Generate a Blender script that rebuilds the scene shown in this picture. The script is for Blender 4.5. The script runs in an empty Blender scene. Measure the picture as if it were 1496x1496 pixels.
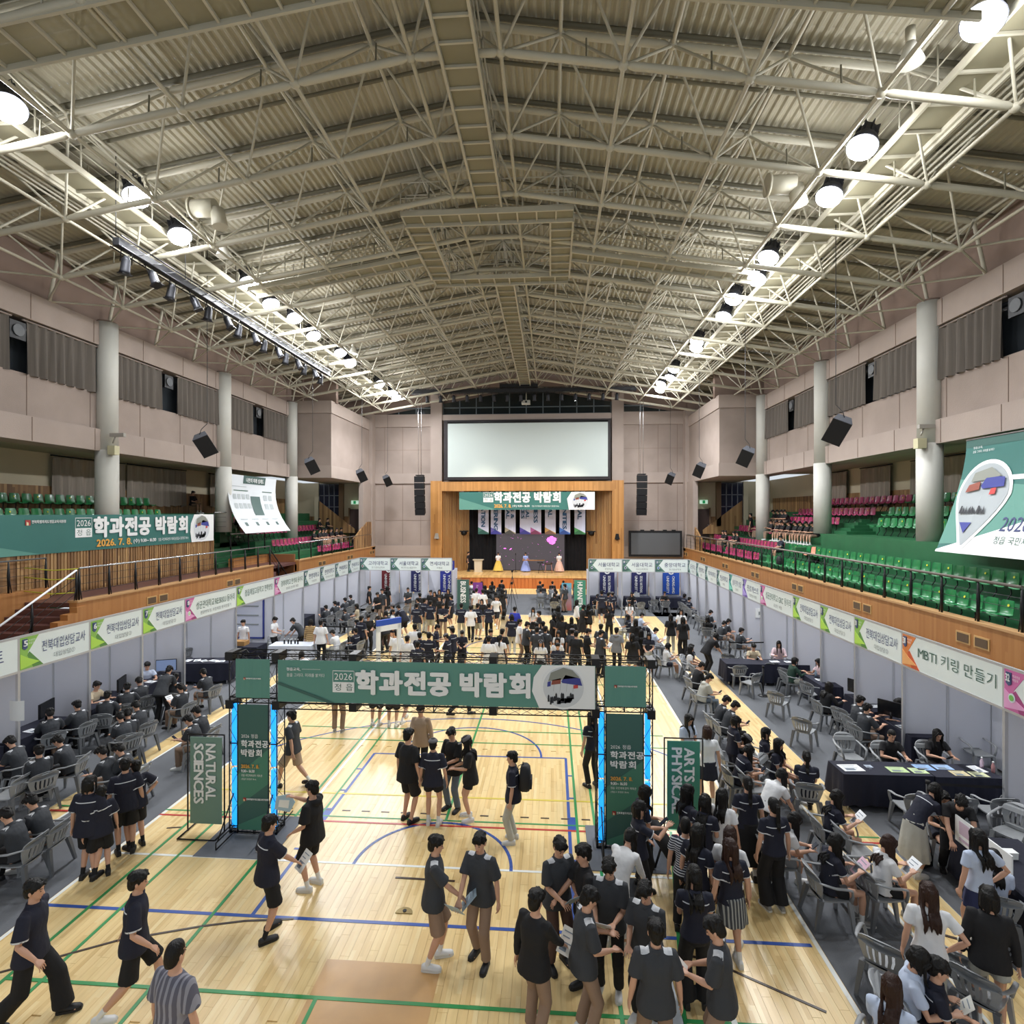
import bpy, bmesh, math, random
from mathutils import Vector, Matrix, noise
SC = bpy.context.scene
COL = SC.collection
PI = math.pi
# ------------------------------------------------------------------ camera, world, exposure
cam_d = bpy.data.cameras.new('camera'); cam = bpy.data.objects.new('camera', cam_d); COL.objects.link(cam)
cam.location = (0, 0, 6.0); cam.rotation_euler = (math.radians(90), 0, math.atan(57/808))
cam_d.sensor_width = 36; cam_d.lens = 808/1496*36; cam_d.shift_y = 2/1496; cam_d.clip_end = 200
SC.camera = cam
SC.view_settings.view_transform = 'Standard'; SC.view_settings.look = 'None'
SC.view_settings.gamma = 1; SC.view_settings.use_curve_mapping = False
SC.view_settings.exposure = 0.0
world = bpy.data.worlds.new('world'); SC.world = world; world.use_nodes = True
world.node_tree.nodes['Background'].inputs[0].default_value = (0.86, 0.93, 1, 1)
world.node_tree.nodes['Background'].inputs[1].default_value = 0.8
SC.cycles.max_bounces = 7; SC.cycles.diffuse_bounces = 4; SC.cycles.glossy_bounces = 3
SC.cycles.transparent_max_bounces = 6; SC.cycles.sample_clamp_indirect = 6; SC.cycles.caustics_reflective = False
LAMP_POWER = 1030
LIGHTS = [[(-11.9, 11.35, 0), (-11.65, 14.8, 0), (-11.9, 16.99, 0), (-11.65, 20.63, 0), (-11.9, 22.79, 0), (-11.65, 24.46, 0), (-11.9, 27.01, 0), (-11.65, 29.93, 0), (-11.9, 32.14, 0), (-11.65, 37.11, 0), (-11.9, 37.62, 0), (-11.65, 40.23, 0), (-11.9, 41.86, 0)], [(7.8, 10.59, 0), (7.55, 14.03, 0), (7.8, 16.15, 0), (7.55, 19.86, 0), (7.8, 21.66, 0), (7.55, 23.58, 0), (7.8, 25.68, 0), (7.55, 29.34, 0), (7.8, 30.43, 0), (7.55, 34.79, 0), (7.8, 36.95, 0), (7.55, 38.73, 0), (7.8, 40.49, 0)]]

# ------------------------------------------------------------------ materials
def srgb(h):
    if isinstance(h, str):
        c = [int(h[i:i+2], 16)/255 for i in (0, 2, 4)]
    else: c = list(h)
    return tuple((x/12.92 if x <= .04045 else ((x+.055)/1.055)**2.4) for x in c) + (1,)
MATS = {}
def mat(name, col='808080', rough=.6, metal=0, emit=None, es=1, var=0, vs=4, bump=0, bs=30, alpha=None, coat=0, stretch=None, spec=None):
    if name in MATS: return MATS[name]
    m = bpy.data.materials.new(name); MATS[name] = m; m.use_nodes = True
    nt = m.node_tree; b = nt.nodes['Principled BSDF']; L = nt.links.new
    b.inputs['Base Color'].default_value = srgb(col); b.inputs['Roughness'].default_value = rough
    b.inputs['Metallic'].default_value = metal
    if spec is not None: b.inputs['Specular IOR Level'].default_value = spec
    if coat: b.inputs['Coat Weight'].default_value = coat
    if emit: b.inputs['Emission Color'].default_value = srgb(emit); b.inputs['Emission Strength'].default_value = es
    if alpha is not None: b.inputs['Alpha'].default_value = alpha
    if var or bump:
        g = nt.nodes.new('ShaderNodeNewGeometry'); mp = nt.nodes.new('ShaderNodeMapping'); L(g.outputs['Position'], mp.inputs[0])
        if stretch: mp.inputs['Scale'].default_value = stretch
    if var:
        n = nt.nodes.new('ShaderNodeTexNoise'); n.inputs['Scale'].default_value = vs; n.inputs['Detail'].default_value = 6; L(mp.outputs[0], n.inputs['Vector'])
        r = nt.nodes.new('ShaderNodeMapRange'); r.inputs[1].default_value = .25; r.inputs[2].default_value = .75; r.inputs[3].default_value = 1-var; r.inputs[4].default_value = 1+var*.6
        L(n.outputs[0], r.inputs[0])
        v = nt.nodes.new('ShaderNodeVectorMath'); v.operation = 'SCALE'; v.inputs[0].default_value = srgb(col)[:3]; L(r.outputs[0], v.inputs['Scale']); L(v.outputs[0], b.inputs['Base Color'])
    if bump:
        n2 = nt.nodes.new('ShaderNodeTexNoise'); n2.inputs['Scale'].default_value = bs; n2.inputs['Detail'].default_value = 3; L(mp.outputs[0], n2.inputs['Vector'])
        bp = nt.nodes.new('ShaderNodeBump'); bp.inputs['Strength'].default_value = bump; bp.inputs['Distance'].default_value = .02; L(n2.outputs[0], bp.inputs['Height']); L(bp.outputs[0], b.inputs['Normal'])
    return m

def strip_wood(name, cols, wx, ly, rough=.3, axis='floor', contrast=1.0):
    """procedural boards: cell index from world position, random tone per board plus fine grain"""
    m = bpy.data.materials.new(name); MATS[name] = m; m.use_nodes = True
    nt = m.node_tree; N = nt.nodes.new; L = nt.links.new; b = nt.nodes['Principled BSDF']; b.inputs['Roughness'].default_value = rough
    g = N('ShaderNodeNewGeometry'); s = N('ShaderNodeSeparateXYZ'); L(g.outputs['Position'], s.inputs[0])
    def M(op, a, b_=None):
        n = N('ShaderNodeMath'); n.operation = op
        for i, v in enumerate((a, b_)):
            if v is None: continue
            if isinstance(v, (int, float)): n.inputs[i].default_value = v
            else: L(v, n.inputs[i])
        return n.outputs[0]
    if axis == 'floor': A, B = s.outputs[0], s.outputs[1]
    elif axis == 'wall_y': A, B = s.outputs[1], s.outputs[2]
    else: A, B = s.outputs[0], s.outputs[2]
    ix = M('FLOOR', M('DIVIDE', A, wx))
    wn0 = N('ShaderNodeTexWhiteNoise'); wn0.noise_dimensions = '1D'; L(ix, wn0.inputs['W'])
    iy = M('FLOOR', M('ADD', M('DIVIDE', B, ly), M('MULTIPLY', wn0.outputs[0], 7.3)))
    cb = N('ShaderNodeCombineXYZ'); L(ix, cb.inputs[0]); L(iy, cb.inputs[1])
    wn = N('ShaderNodeTexWhiteNoise'); wn.noise_dimensions = '2D'; L(cb.outputs[0], wn.inputs[0])
    cr = N('ShaderNodeValToRGB'); L(wn.outputs[0], cr.inputs[0])
    e = cr.color_ramp.elements
    e[0].color = srgb(cols[0]); e[1].color = srgb(cols[-1])
    for i, c in enumerate(cols[1:-1]):
        el = e.new((i+1)/(len(cols)-1)); el.color = srgb(c)
    mp = N('ShaderNodeMapping'); L(g.outputs['Position'], mp.inputs[0]); mp.inputs['Scale'].default_value = (60, 2.5, 2.5) if axis == 'floor' else ((2.5, 60, 2.5) if axis == 'wall_y' else (60, 2.5, 2.5))
    nz = N('ShaderNodeTexNoise'); L(mp.outputs[0], nz.inputs[0]); nz.inputs['Scale'].default_value = 1; nz.inputs['Detail'].default_value = 3
    n3 = N('ShaderNodeTexNoise'); n3.inputs['Scale'].default_value = .6; n3.inputs['Detail'].default_value = 2; L(g.outputs['Position'], n3.inputs[0])
    f = M('ADD', M('MULTIPLY', nz.outputs[0], .22*contrast), M('ADD', .78, M('MULTIPLY', n3.outputs[0], .16)))
    v = N('ShaderNodeVectorMath'); v.operation = 'SCALE'; L(cr.outputs[0], v.inputs[0]); L(f, v.inputs['Scale']); L(v.outputs[0], b.inputs['Base Color'])
    return m

# ------------------------------------------------------------------ mesh helpers
class MB:
    """collects shapes (world coordinates) and links them as one mesh object"""
    def __init__(s): s.v = []; s.f = []; s.mi = []; s.sm = []
    def face(s, pts, mi=0, sm=False):
        n = len(s.v); s.v += [tuple(p) for p in pts]; s.f.append(tuple(range(n, n+len(pts)))); s.mi.append(mi); s.sm.append(sm); return s
    def box(s, x0, x1, y0, y1, z0, z1, mi=0, M=None):
        n = len(s.v)
        P = [(x, y, z) for z in (z0, z1) for y in (y0, y1) for x in (x0, x1)]
        if M is not None: P = [tuple(M @ Vector(p)) for p in P]
        s.v += P
        for q in ((0, 2, 3, 1), (4, 5, 7, 6), (0, 1, 5, 4), (2, 6, 7, 3), (0, 4, 6, 2), (1, 3, 7, 5)):
            s.f.append(tuple(n+i for i in q)); s.mi.append(mi); s.sm.append(False)
        return s
    def loft(s, rings, mi=0, sm=True, cap=True, closed=True):
        n = len(s.v); k = len(rings[0])
        for r in rings: s.v += [tuple(p) for p in r]
        for i in range(len(rings)-1):
            for j in range(k if closed else k-1):
                a = n+i*k+j; b = n+i*k+(j+1) % k
                s.f.append((a, b, b+k, a+k)); s.mi.append(mi); s.sm.append(sm)
        if cap and closed:
            s.f.append(tuple(n+j for j in range(k))[::-1]); s.mi.append(mi); s.sm.append(False)
            s.f.append(tuple(n+(len(rings)-1)*k+j for j in range(k))); s.mi.append(mi); s.sm.append(False)
        return s
    def tube(s, pts, r, n=8, mi=0, sm=True, flat=1.0, cap=True):
        pts = [Vector(p) for p in pts]; k = len(pts)
        rs = r if isinstance(r, (list, tuple)) else [r]*k
        rings = []; prev = None
        for i, p in enumerate(pts):
            if i == 0: d = pts[1]-p
            elif i == k-1: d = p-pts[i-1]
            else: d = (pts[i+1]-p).normalized() + (p-pts[i-1]).normalized()
            d = d.normalized() if d.length > 1e-9 else Vector((0, 0, 1))
            if prev is None:
                a = Vector((1, 0, 0)) if abs(d.x) < .8 else Vector((0, 1, 0))
                a = (a-d*a.dot(d)).normalized()
            else:
                a = (prev-d*prev.dot(d)); a = a.normalized() if a.length > 1e-6 else prev
            prev = a; b = d.cross(a)
            rings.append([p+a*(math.cos(t)*rs[i])+b*(math.sin(t)*rs[i]*flat) for t in [2*PI*(j+.5)/n for j in range(n)]])
        return s.loft(rings, mi, sm, cap)
    def poly_prism(s, pts2, o, u, v, th, mi=0):
        """flat shape with thickness: pts2 in plane axes u, v from origin o"""
        o, u, v = Vector(o), Vector(u), Vector(v); w = u.cross(v).normalized()*th
        A = [o+u*a+v*b for a, b in pts2]; B = [p+w for p in A]; n = len(s.v); k = len(A)
        s.v += [tuple(p) for p in A+B]
        s.f.append(tuple(range(n+k-1, n-1, -1))); s.f.append(tuple(range(n+k, n+2*k))); s.mi += [mi, mi]; s.sm += [False, False]
        for j in range(k):
            a, b = n+j, n+(j+1) % k; s.f.append((a, b, b+k, a+k)); s.mi.append(mi); s.sm.append(False)
        return s
    def ell(s, c, rx, ry, rz, nu=10, nv=7, mi=0, M=None):
        rings = []
        for i in range(nv+1):
            t = PI*i/nv; t = min(max(t, .08), PI-.08)
            r = [Vector((rx*math.sin(t)*math.cos(2*PI*j/nu), ry*math.sin(t)*math.sin(2*PI*j/nu), -rz*math.cos(t))) for j in range(nu)]
            if M is not None: r = [M @ p for p in r]
            rings.append([p+Vector(c) for p in r])
        return s.loft(rings, mi)
    def mesh(s, name, mats):
        me = bpy.data.meshes.new(name); me.from_pydata(s.v, [], s.f)
        me.polygons.foreach_set('material_index', s.mi); me.polygons.foreach_set('use_smooth', s.sm)
        for m in (mats if isinstance(mats, (list, tuple)) else [mats]): me.materials.append(m)
        me.update(); return me
    def build(s, name, mats, parent=None, kind=None, world=True):
        o = bpy.data.objects.new(name, s.mesh(name, mats)); COL.objects.link(o)
        if parent is not None: attach(o, parent, world)
        if kind: o['kind'] = kind
        return o
def attach(o, parent, world=True):
    o.parent = parent
    if world:
        m = Matrix.Identity(4); p = parent
        while p is not None:
            m = (p.matrix_parent_inverse @ p.matrix_basis) @ m if p.parent else p.matrix_basis @ m; p = p.parent
        o.matrix_parent_inverse = m.inverted()
def obj(name, me, parent=None, M=None, world=False):
    o = bpy.data.objects.new(name, me); COL.objects.link(o)
    if parent is not None: attach(o, parent, world)
    if M is not None: o.matrix_basis = M
    return o
def tag(o, label=None, cat=None, group=None, kind=None):
    if label: o['label'] = label
    if cat: o['category'] = cat
    if group: o['group'] = group
    if kind: o['kind'] = kind
    return o
def thing(name, label, cat, loc=(0, 0, 0), rz=0, group=None, kind=None):
    o = bpy.data.objects.new(name, None); COL.objects.link(o); o.empty_display_size = .2
    o.location = loc; o.rotation_euler = (0, 0, rz)
    return tag(o, label, cat, group, kind)
def kids(o): return KIDS.get(o.name, ())
def dup(root, loc, rz=0, label=None, group=None, scale=None):
    r = root.copy(); COL.objects.link(r); r.location = loc; r.rotation_euler = (0, 0, rz)
    if label: r['label'] = label
    if group: r['group'] = group
    if scale: r.scale = (scale,)*3
    out = [r]
    for ch in list(root.children):
        c = ch.copy(); COL.objects.link(c); c.parent = r; out.append(c)
        for g in list(ch.children):
            d = g.copy(); COL.objects.link(d); d.parent = c
    return r
WORK = bpy.data.scenes.new('work')
def baked(o):
    """mesh of an object with its modifiers applied, worked out in a small side scene"""
    WORK.collection.objects.link(o); vl = WORK.view_layers[0]
    with bpy.context.temp_override(scene=WORK, view_layer=vl):
        dgr = bpy.context.evaluated_depsgraph_get(); me = bpy.data.meshes.new_from_object(o.evaluated_get(dgr))
    bpy.data.objects.remove(o); return me
TXT = {}; GLYPH = {}
CHARS = sorted(set('학과전공 박람회 정읍 교육, 꿈을 그리다. 미래를 밝히다 정읍 국민체육센터 체육관 (정읍시 충정로 78-4) (수) 9:30~ 16:30 2026. 7. 8. 나만의 미래 설계도 '
    '전북특별자치도정읍교육지원청 전북대입상담교사 대입상담 ① ② ③ 소프트 코드랩 성균관대학교 동아리 전공멘토링, 과잠체험 뱃지만들기 정읍제일고등학교 진학상담 경희대학교 한의대 동아리 한의학 체험 '
    '한양대학교 기계공학부 미디어커뮤니케이션학과 연세대학교 간호학과 언더우드학부 마음톡톡 키링 만들기 응원단 체험 진로캐스트 진로방송국체험 심리·진학 상담 전북대 전남대학교 의예과 이화여자대학교 약학부 법학 약학대학 '
    '고려대학교 전기전자공학부 서울대학교 에너지시스템공학부 경영학과 지리교육학과 중앙대학교 광고홍보학과 '
    '& - : . , ( ) ~') - {' '} | {chr(k) for k in list(range(48, 58)) + list(range(65, 91)) + list(range(97, 123))})
def load_glyphs():
    """every character once, one per line, in a single text curve; then cut apart into flat glyph outlines"""
    c = bpy.data.curves.new('lettering', 'FONT'); c.body = '\n'.join(CHARS); c.resolution_u = 2; c.space_line = 3
    me = baked(bpy.data.objects.new('lettering', c)); V = [tuple(v.co[:2]) for v in me.vertices]; sp = None
    first = min(range(len(V)), key=lambda k: -V[k][1]); per = {}
    for p in me.polygons:
        y = sum(V[q][1] for q in p.vertices)/len(p.vertices); per.setdefault(int(round((.35-y)/3)), []).append(tuple(p.vertices))
    for k, ch in enumerate(CHARS):
        fs = per.get(k, []); idx = {}; vs = []; out = []
        for f in fs:
            for q in f:
                if q not in idx: idx[q] = len(vs); vs.append((V[q][0], V[q][1]+3*k))
            out.append(tuple(idx[q] for q in f))
        if vs: x0 = min(v[0] for v in vs); x1 = max(v[0] for v in vs); GLYPH[ch] = (vs, out, x0, x1)
    bpy.data.meshes.remove(me); bpy.data.curves.remove(c)
def text_mesh(body, bold=.0, space=1.0):
    if body in TXT: return TXT[body]
    if not GLYPH: load_glyphs()
    vs, fs, x = [], [], 0.0
    for ch in body:
        if ch not in GLYPH: x += .3; continue
        gv, gf, a, b = GLYPH[ch]; n = len(vs); d = x-a
        if ord(ch) > 0x1000: d = x+(.92-(b-a))/2-a; x += .95
        else: x += (b-a)+.07
        vs += [(p[0]+d, p[1]) for p in gv]; fs += [tuple(n+q for q in f) for f in gf]
    x0 = min(v[0] for v in vs); x1 = max(v[0] for v in vs); y0 = min(v[1] for v in vs); y1 = max(v[1] for v in vs)
    TXT[body] = (vs, fs, x0, x1, y0, y1); return TXT[body]
def letters(mb, body, o, u, v, w, h, bold=.0, mi=0, off=.009, space=1.0, left=False):
    """lay lettering into the box w x h whose lower-left corner is o; u, v are unit axes; the letters stand off the surface"""
    vs, fs, x0, x1, y0, y1 = text_mesh(body)
    o, u, v = Vector(o), Vector(u), Vector(v); n = u.cross(v).normalized()
    sx = w/(x1-x0); sy = h/(y1-y0)
    for k, (p, q) in enumerate(((0, 0),) if bold <= .012 else ((-1, -.7), (1, .7), (-1, .7), (1, -.7), (0, -1), (0, 1), (-1, 0), (1, 0), (0, 0))):
        base = len(mb.v); d = n*(off+.0012*k)+u*(p*bold*sx)+v*(q*bold*sy)
        for a, b in vs: mb.v.append(tuple(o+u*((a-x0)*sx)+v*((b-y0)*sy)+d))
        for f in fs: mb.f.append(tuple(base+i for i in f)); mb.mi.append(mi); mb.sm.append(False)
    return mb
ORD = ['first', 'second', 'third', 'fourth', 'fifth', 'sixth', 'seventh', 'eighth', 'ninth', 'tenth', 'eleventh', 'twelfth', 'thirteenth', 'fourteenth', 'fifteenth', 'sixteenth', 'seventeenth', 'eighteenth', 'nineteenth', 'twentieth']
def nth(i):
    if i < 20: return ORD[i]
    n = i+1; return '%d%s' % (n, {1: 'st', 2: 'nd', 3: 'rd'}.get(n % 10 if n % 100 not in (11, 12, 13) else 0, 'th'))
rnd = random.Random(7)

# ------------------------------------------------------------------ common materials
CREAM = mat('roof_steel', 'b3ae9c', .5, var=.06, vs=2)
TANM = mat('roof_deck_paint', 'aca692', .65, var=.08, vs=.7)
CONC = mat('pink_concrete', '9d8f86', .9, var=.2, vs=.5, bump=.25, bs=25)
CONC2 = mat('pink_concrete_bright', 'a5978e', .9, var=.10, vs=.7, bump=.25, bs=25)
UPWALL = mat('brown_upper_wall', '826f64', .9, var=.1, vs=.8)
COLM = mat('column_paint', 'c6c5bd', .55, var=.05, vs=1.5)
CRM = mat('cream_wall', 'c4b99f', .8, var=.05, vs=1)
GREENF = mat('green_floor_paint', '2a6440', .45, var=.18, vs=2)
REDF = mat('dark_red_floor', '5b3a36', .4, var=.1, vs=2)
BLK = mat('black_metal', '141416', .45, .3)
BLKM = mat('black_matte', '0f0f12', .8)
STEEL = mat('stainless', 'c0c2c4', .25, .9)
ALU = mat('aluminium_profile', 'c3c5c9', .35, .5)
PANEL = mat('booth_panel', 'd6d8e1', .6, var=.03, vs=1)
WHITE = mat('white_print', 'eef1f0', .6)
NAVYC = mat('navy_cloth', '15182b', .85, bump=.3, bs=8)
WOODF = strip_wood('maple_floor', ['d9b87c', 'e7c78b', 'eed298', 'e8ca8e', 'f0d8a2'], .062, .95, .33)
WOODP = strip_wood('fascia_wood', ['a66f3d', 'ad7743', 'b37e49'], .09, 3.3, .5, 'wall_y', .5)
WOODPX = strip_wood('stage_wood', ['b07a3f', 'bd8748', 'c99253'], .12, 3.3, .45, 'wall_x', .6)
SLATY = strip_wood('slat_wall', ['7d5c3c', 'a07a4f', '6e4f34', 'b79263', '8a6540'], .11, 5, .5, 'wall_y', .8)
SLATX = strip_wood('slat_wall_far', ['7d5c3c', 'a07a4f', '6e4f34', 'b79263', '8a6540'], .16, 5, .5, 'wall_x', .8)
CARPET = mat('grey_carpet', '696c71', .97, var=.10, vs=1.4, bump=.5, bs=140)
CX = -2.05
# ------------------------------------------------------------------ floor
fl = MB().box(-15.0, 10.9, -1, 46.5, -.3, -.012).build('floor', WOODF, kind='structure')
YB = 13.2
PW, PL = .124, 1.24
pl_mesh = MB().box(.0015, PW-.0015, .0015, PL-.0015, -.02, 0).mesh('plank', WOODF)
cells = []
for i in range(int(-9.7/PW), int(6.3/PW)):
    for j in range(int(5.6/PL)-1, int(YB/PL)+1):
        y = (j+((i*37) % 10)/10)*PL
        if y < 5.2: continue
        if (-9.6 < (i+.5)*PW < -7.85) or (3.8 < (i+.5)*PW < 5.1): continue
        cells.append((i*PW, y))
cells.sort(key=lambda c: (c[1]**2+(c[0]+2)**2*.4))
for x, y in cells[:300]:
    o = obj('plank', pl_mesh, fl); o.location = (x, y, 0)
mb = MB()
for x, y in cells[300:]: mb.box(x+.0015, x+PW-.0015, y+.0015, y+PL-.0015, -.02, 0)
mb.build('plank', WOODF, fl, kind='stuff')
MB().box(-10.25, 6.2, YB+.8, 46.5, -.012, -.001).build('far_boards', WOODF, fl)
# carpets, each a laid strip
def carpet(x0, x1, y0, y1, label):
    tag(MB().box(x0, x1, y0, y1, -.005, .006).build('carpet_runner', CARPET), label, 'carpet')
carpet(-9.63, -7.78, 3.5, 32.0, 'dark grey carpet runner between two wooden strips on the counselling side')
carpet(3.72, 5.1, 3.5, 32.0, 'dark grey carpet runner under the row of waiting chairs beside the court')
carpet(-14.7, -10.2, 3.5, 34.0, 'wide dark grey carpet under the booths below the stair side balcony')
carpet(6.08, 10.65, 3.5, 34.0, 'wide dark grey carpet under the booths facing the numbered counselling desks')
carpet(-14.7, 10.65, 32.7, 41.0, 'dark grey carpet spread across the hall in front of the stage')
MATM = mat('grey_mat', '6b6e74', .9, var=.08)
tag(MB().box(-6.25, -4.85, 9.25, 10.6, 0, .012).build('floor_mat', MATM), 'grey mat under the left tower of the entrance arch', 'mat')
tag(MB().box(.65, 2.0, 9.35, 10.7, 0, .012).build('floor_mat', MATM), 'grey mat under the right tower of the entrance arch', 'mat')
# court lines
LN = {'g': mat('green_line', '2f8f4e', .4), 'b': mat('blue_line', '2a4f9e', .4), 'w': mat('white_line', 'e8eae6', .4), 'r': mat('red_line', 'b8342c', .4), 'y': mat('yellow_line', 'd8c34c', .4), 'k': mat('black_line', '3a2a20', .4), 'patch': mat('worn_floor_patch', 'c89c66', .35, var=.1, vs=3)}
cnt = {}
def line(c, pts, w=.05, closed=False):
    mb = MB(); z0, z1 = .0005, .004 + .0007*len(cnt)
    cnt[len(cnt)] = 1; z1 = .0035+.00006*len(cnt)
    P = [Vector((p[0], p[1], 0)) for p in pts]
    for a, b in zip(P, P[1:]):
        d = (b-a).normalized(); n = Vector((-d.y, d.x, 0))*w/2; e = d*(w*.1)
        q = [a-e-n, b+e-n, b+e+n, a-e+n]
        mb.loft([[Vector((p.x, p.y, z0)) for p in q], [Vector((p.x, p.y, z1)) for p in q]], sm=False)
    o = mb.build('line_marking', LN[c], fl); return o
def arc(cx, cy, r, a0, a1, n=40): return [(cx+r*math.cos(math.radians(a0+(a1-a0)*i/n)), cy+r*math.sin(math.radians(a0+(a1-a0)*i/n))) for i in range(n+1)]
for x in (-7.74, 3.68): line('w', [(x, 4), (x, 32.6)], .06)
line('w', [(-9.66, 4), (-9.66, 33)], .05); line('w', [(-10.22, 4), (-10.22, 33)], .05); line('w', [(5.14, 4), (5.14, 33)], .05); line('w', [(6.1, 4), (6.1, 33)], .05)
line('w', [(-7.7, 32.65), (3.68, 32.65)], .06); line('w', [(-5, 36.3), (1.5, 36.3)], .05)
line('w', [(-7.7, 9.26), (3.68, 9.26)], .05)
line('b', [(-7.7, 7.95), (3.6, 7.95)], .06)
line('b', [(-4.45, 7.95), (-4.4, 13.55)], .06); line('b', [(.34, 7.95), (.36, 13.6)], .06); line('b', [(-4.4, 13.55), (.36, 13.6)], .05)
line('b', arc(-2.02, 13.6, 1.78, 0, 180), .05)
line('b', arc(-2.02, 9.25, 1.35, 0, 180), .055)
line('b', arc(-2.02, 9.3, 6.75, 20, 160, 60), .05)
for y in (9.6, 11.7, 12.7):
    line('b', [(.36, y), (.50, y)], .05); line('b', [(-4.42, y), (-4.58, y)], .05)
line('b', [(.43, 10.5), (.43, 10.95)], .17); line('b', [(-4.52, 10.5), (-4.52, 10.95)], .17)
line('r', [(-10.1, 10.5), (6.05, 10.5)], .05); line('g', [(-10.1, 10.68), (6.05, 10.68)], .04)
line('y', [(-7.7, 11.55), (3.68, 11.6)], .05)
for k in range(28):
    x = -7.4+k*.40
    if k % 1 == 0: line('k', [(x, 10.9), (x+.16, 10.9)], .035)
for x in (-7.02, -6.52): line('g', [(x, 4.5), (x, 10.68)], .05)
for x in (-5.05, .84, .5): line('g', [(x, 4.5), (x, 17.6)], .05)
line('g', [(-4.57, 10.7), (-4.57, 15.15)], .04)
line('w', [(-4.93, 10.7), (-4.93, 26)], .06)
line('g', [(-2.05, 10.7), (-2.05, 17.6)], .05); line('g', [(-2.9, 4.5), (-2.9, 6.65)], .05)
line('g', [(-7.02, 6.66), (3.6, 6.66)], .05)
for y in (14.36, 15.15, 17.6): line('g', [(-7.0, y), (3.0, y)], .04)
line('g', [(1.2, 4.5), (2.25, 10.6)], .05)
line('w', [(1.6, 10.7), (1.6, 26)], .06); line('w', [(2.2, 4.5), (2.1, 9.2)], .07)
line('k', [(-7.7, 6.45), (-6.7, 7.0), (-6.08, 7.35), (-5.05, 7.7), (-4.5, 7.84), (-3.8, 7.93)], .035)
line('k', [(.4, 7.93), (2.1, 7.6), (3.3, 6.9)], .035)
line('k', [(-2.55, 8.95), (-1.57, 8.93)], .04)
line('k', [(5.4, 8.35), (5.75, 8.2)], .045); line('k', [(-7.3, 10.05), (-7.05, 10.1)], .03)
for y in (19.5, 22, 24.5, 27): line('g' if y != 22 else 'b', [(-7.7, y), (3.68, y)], .04)
line('b', arc(-2.0, 24.5, 1.8, 0, 360, 50), .05)
MB().box(-3.0, -1.45, 5.5, 7.25, .0002, .003).build('worn_patch', LN['patch'], fl)
pd = thing('floor_socket_cover', 'small brass half round floor plate beside the blue baseline', 'floor plate', (-2.2, 8.2, 0))
MB().loft([[Vector((p[0], p[1], z)) for p in arc(-2.2, 8.15, .13, 0, 180, 12)] for z in (.0, .012)], sm=False).build('plate', mat('brass_plate', '8f7c50', .4, .6), pd)
MB().tube([(-2.2, 8.2, .012), (-2.2, 8.2, .02)], .03, 10).build('lock', BLK, pd)

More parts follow.
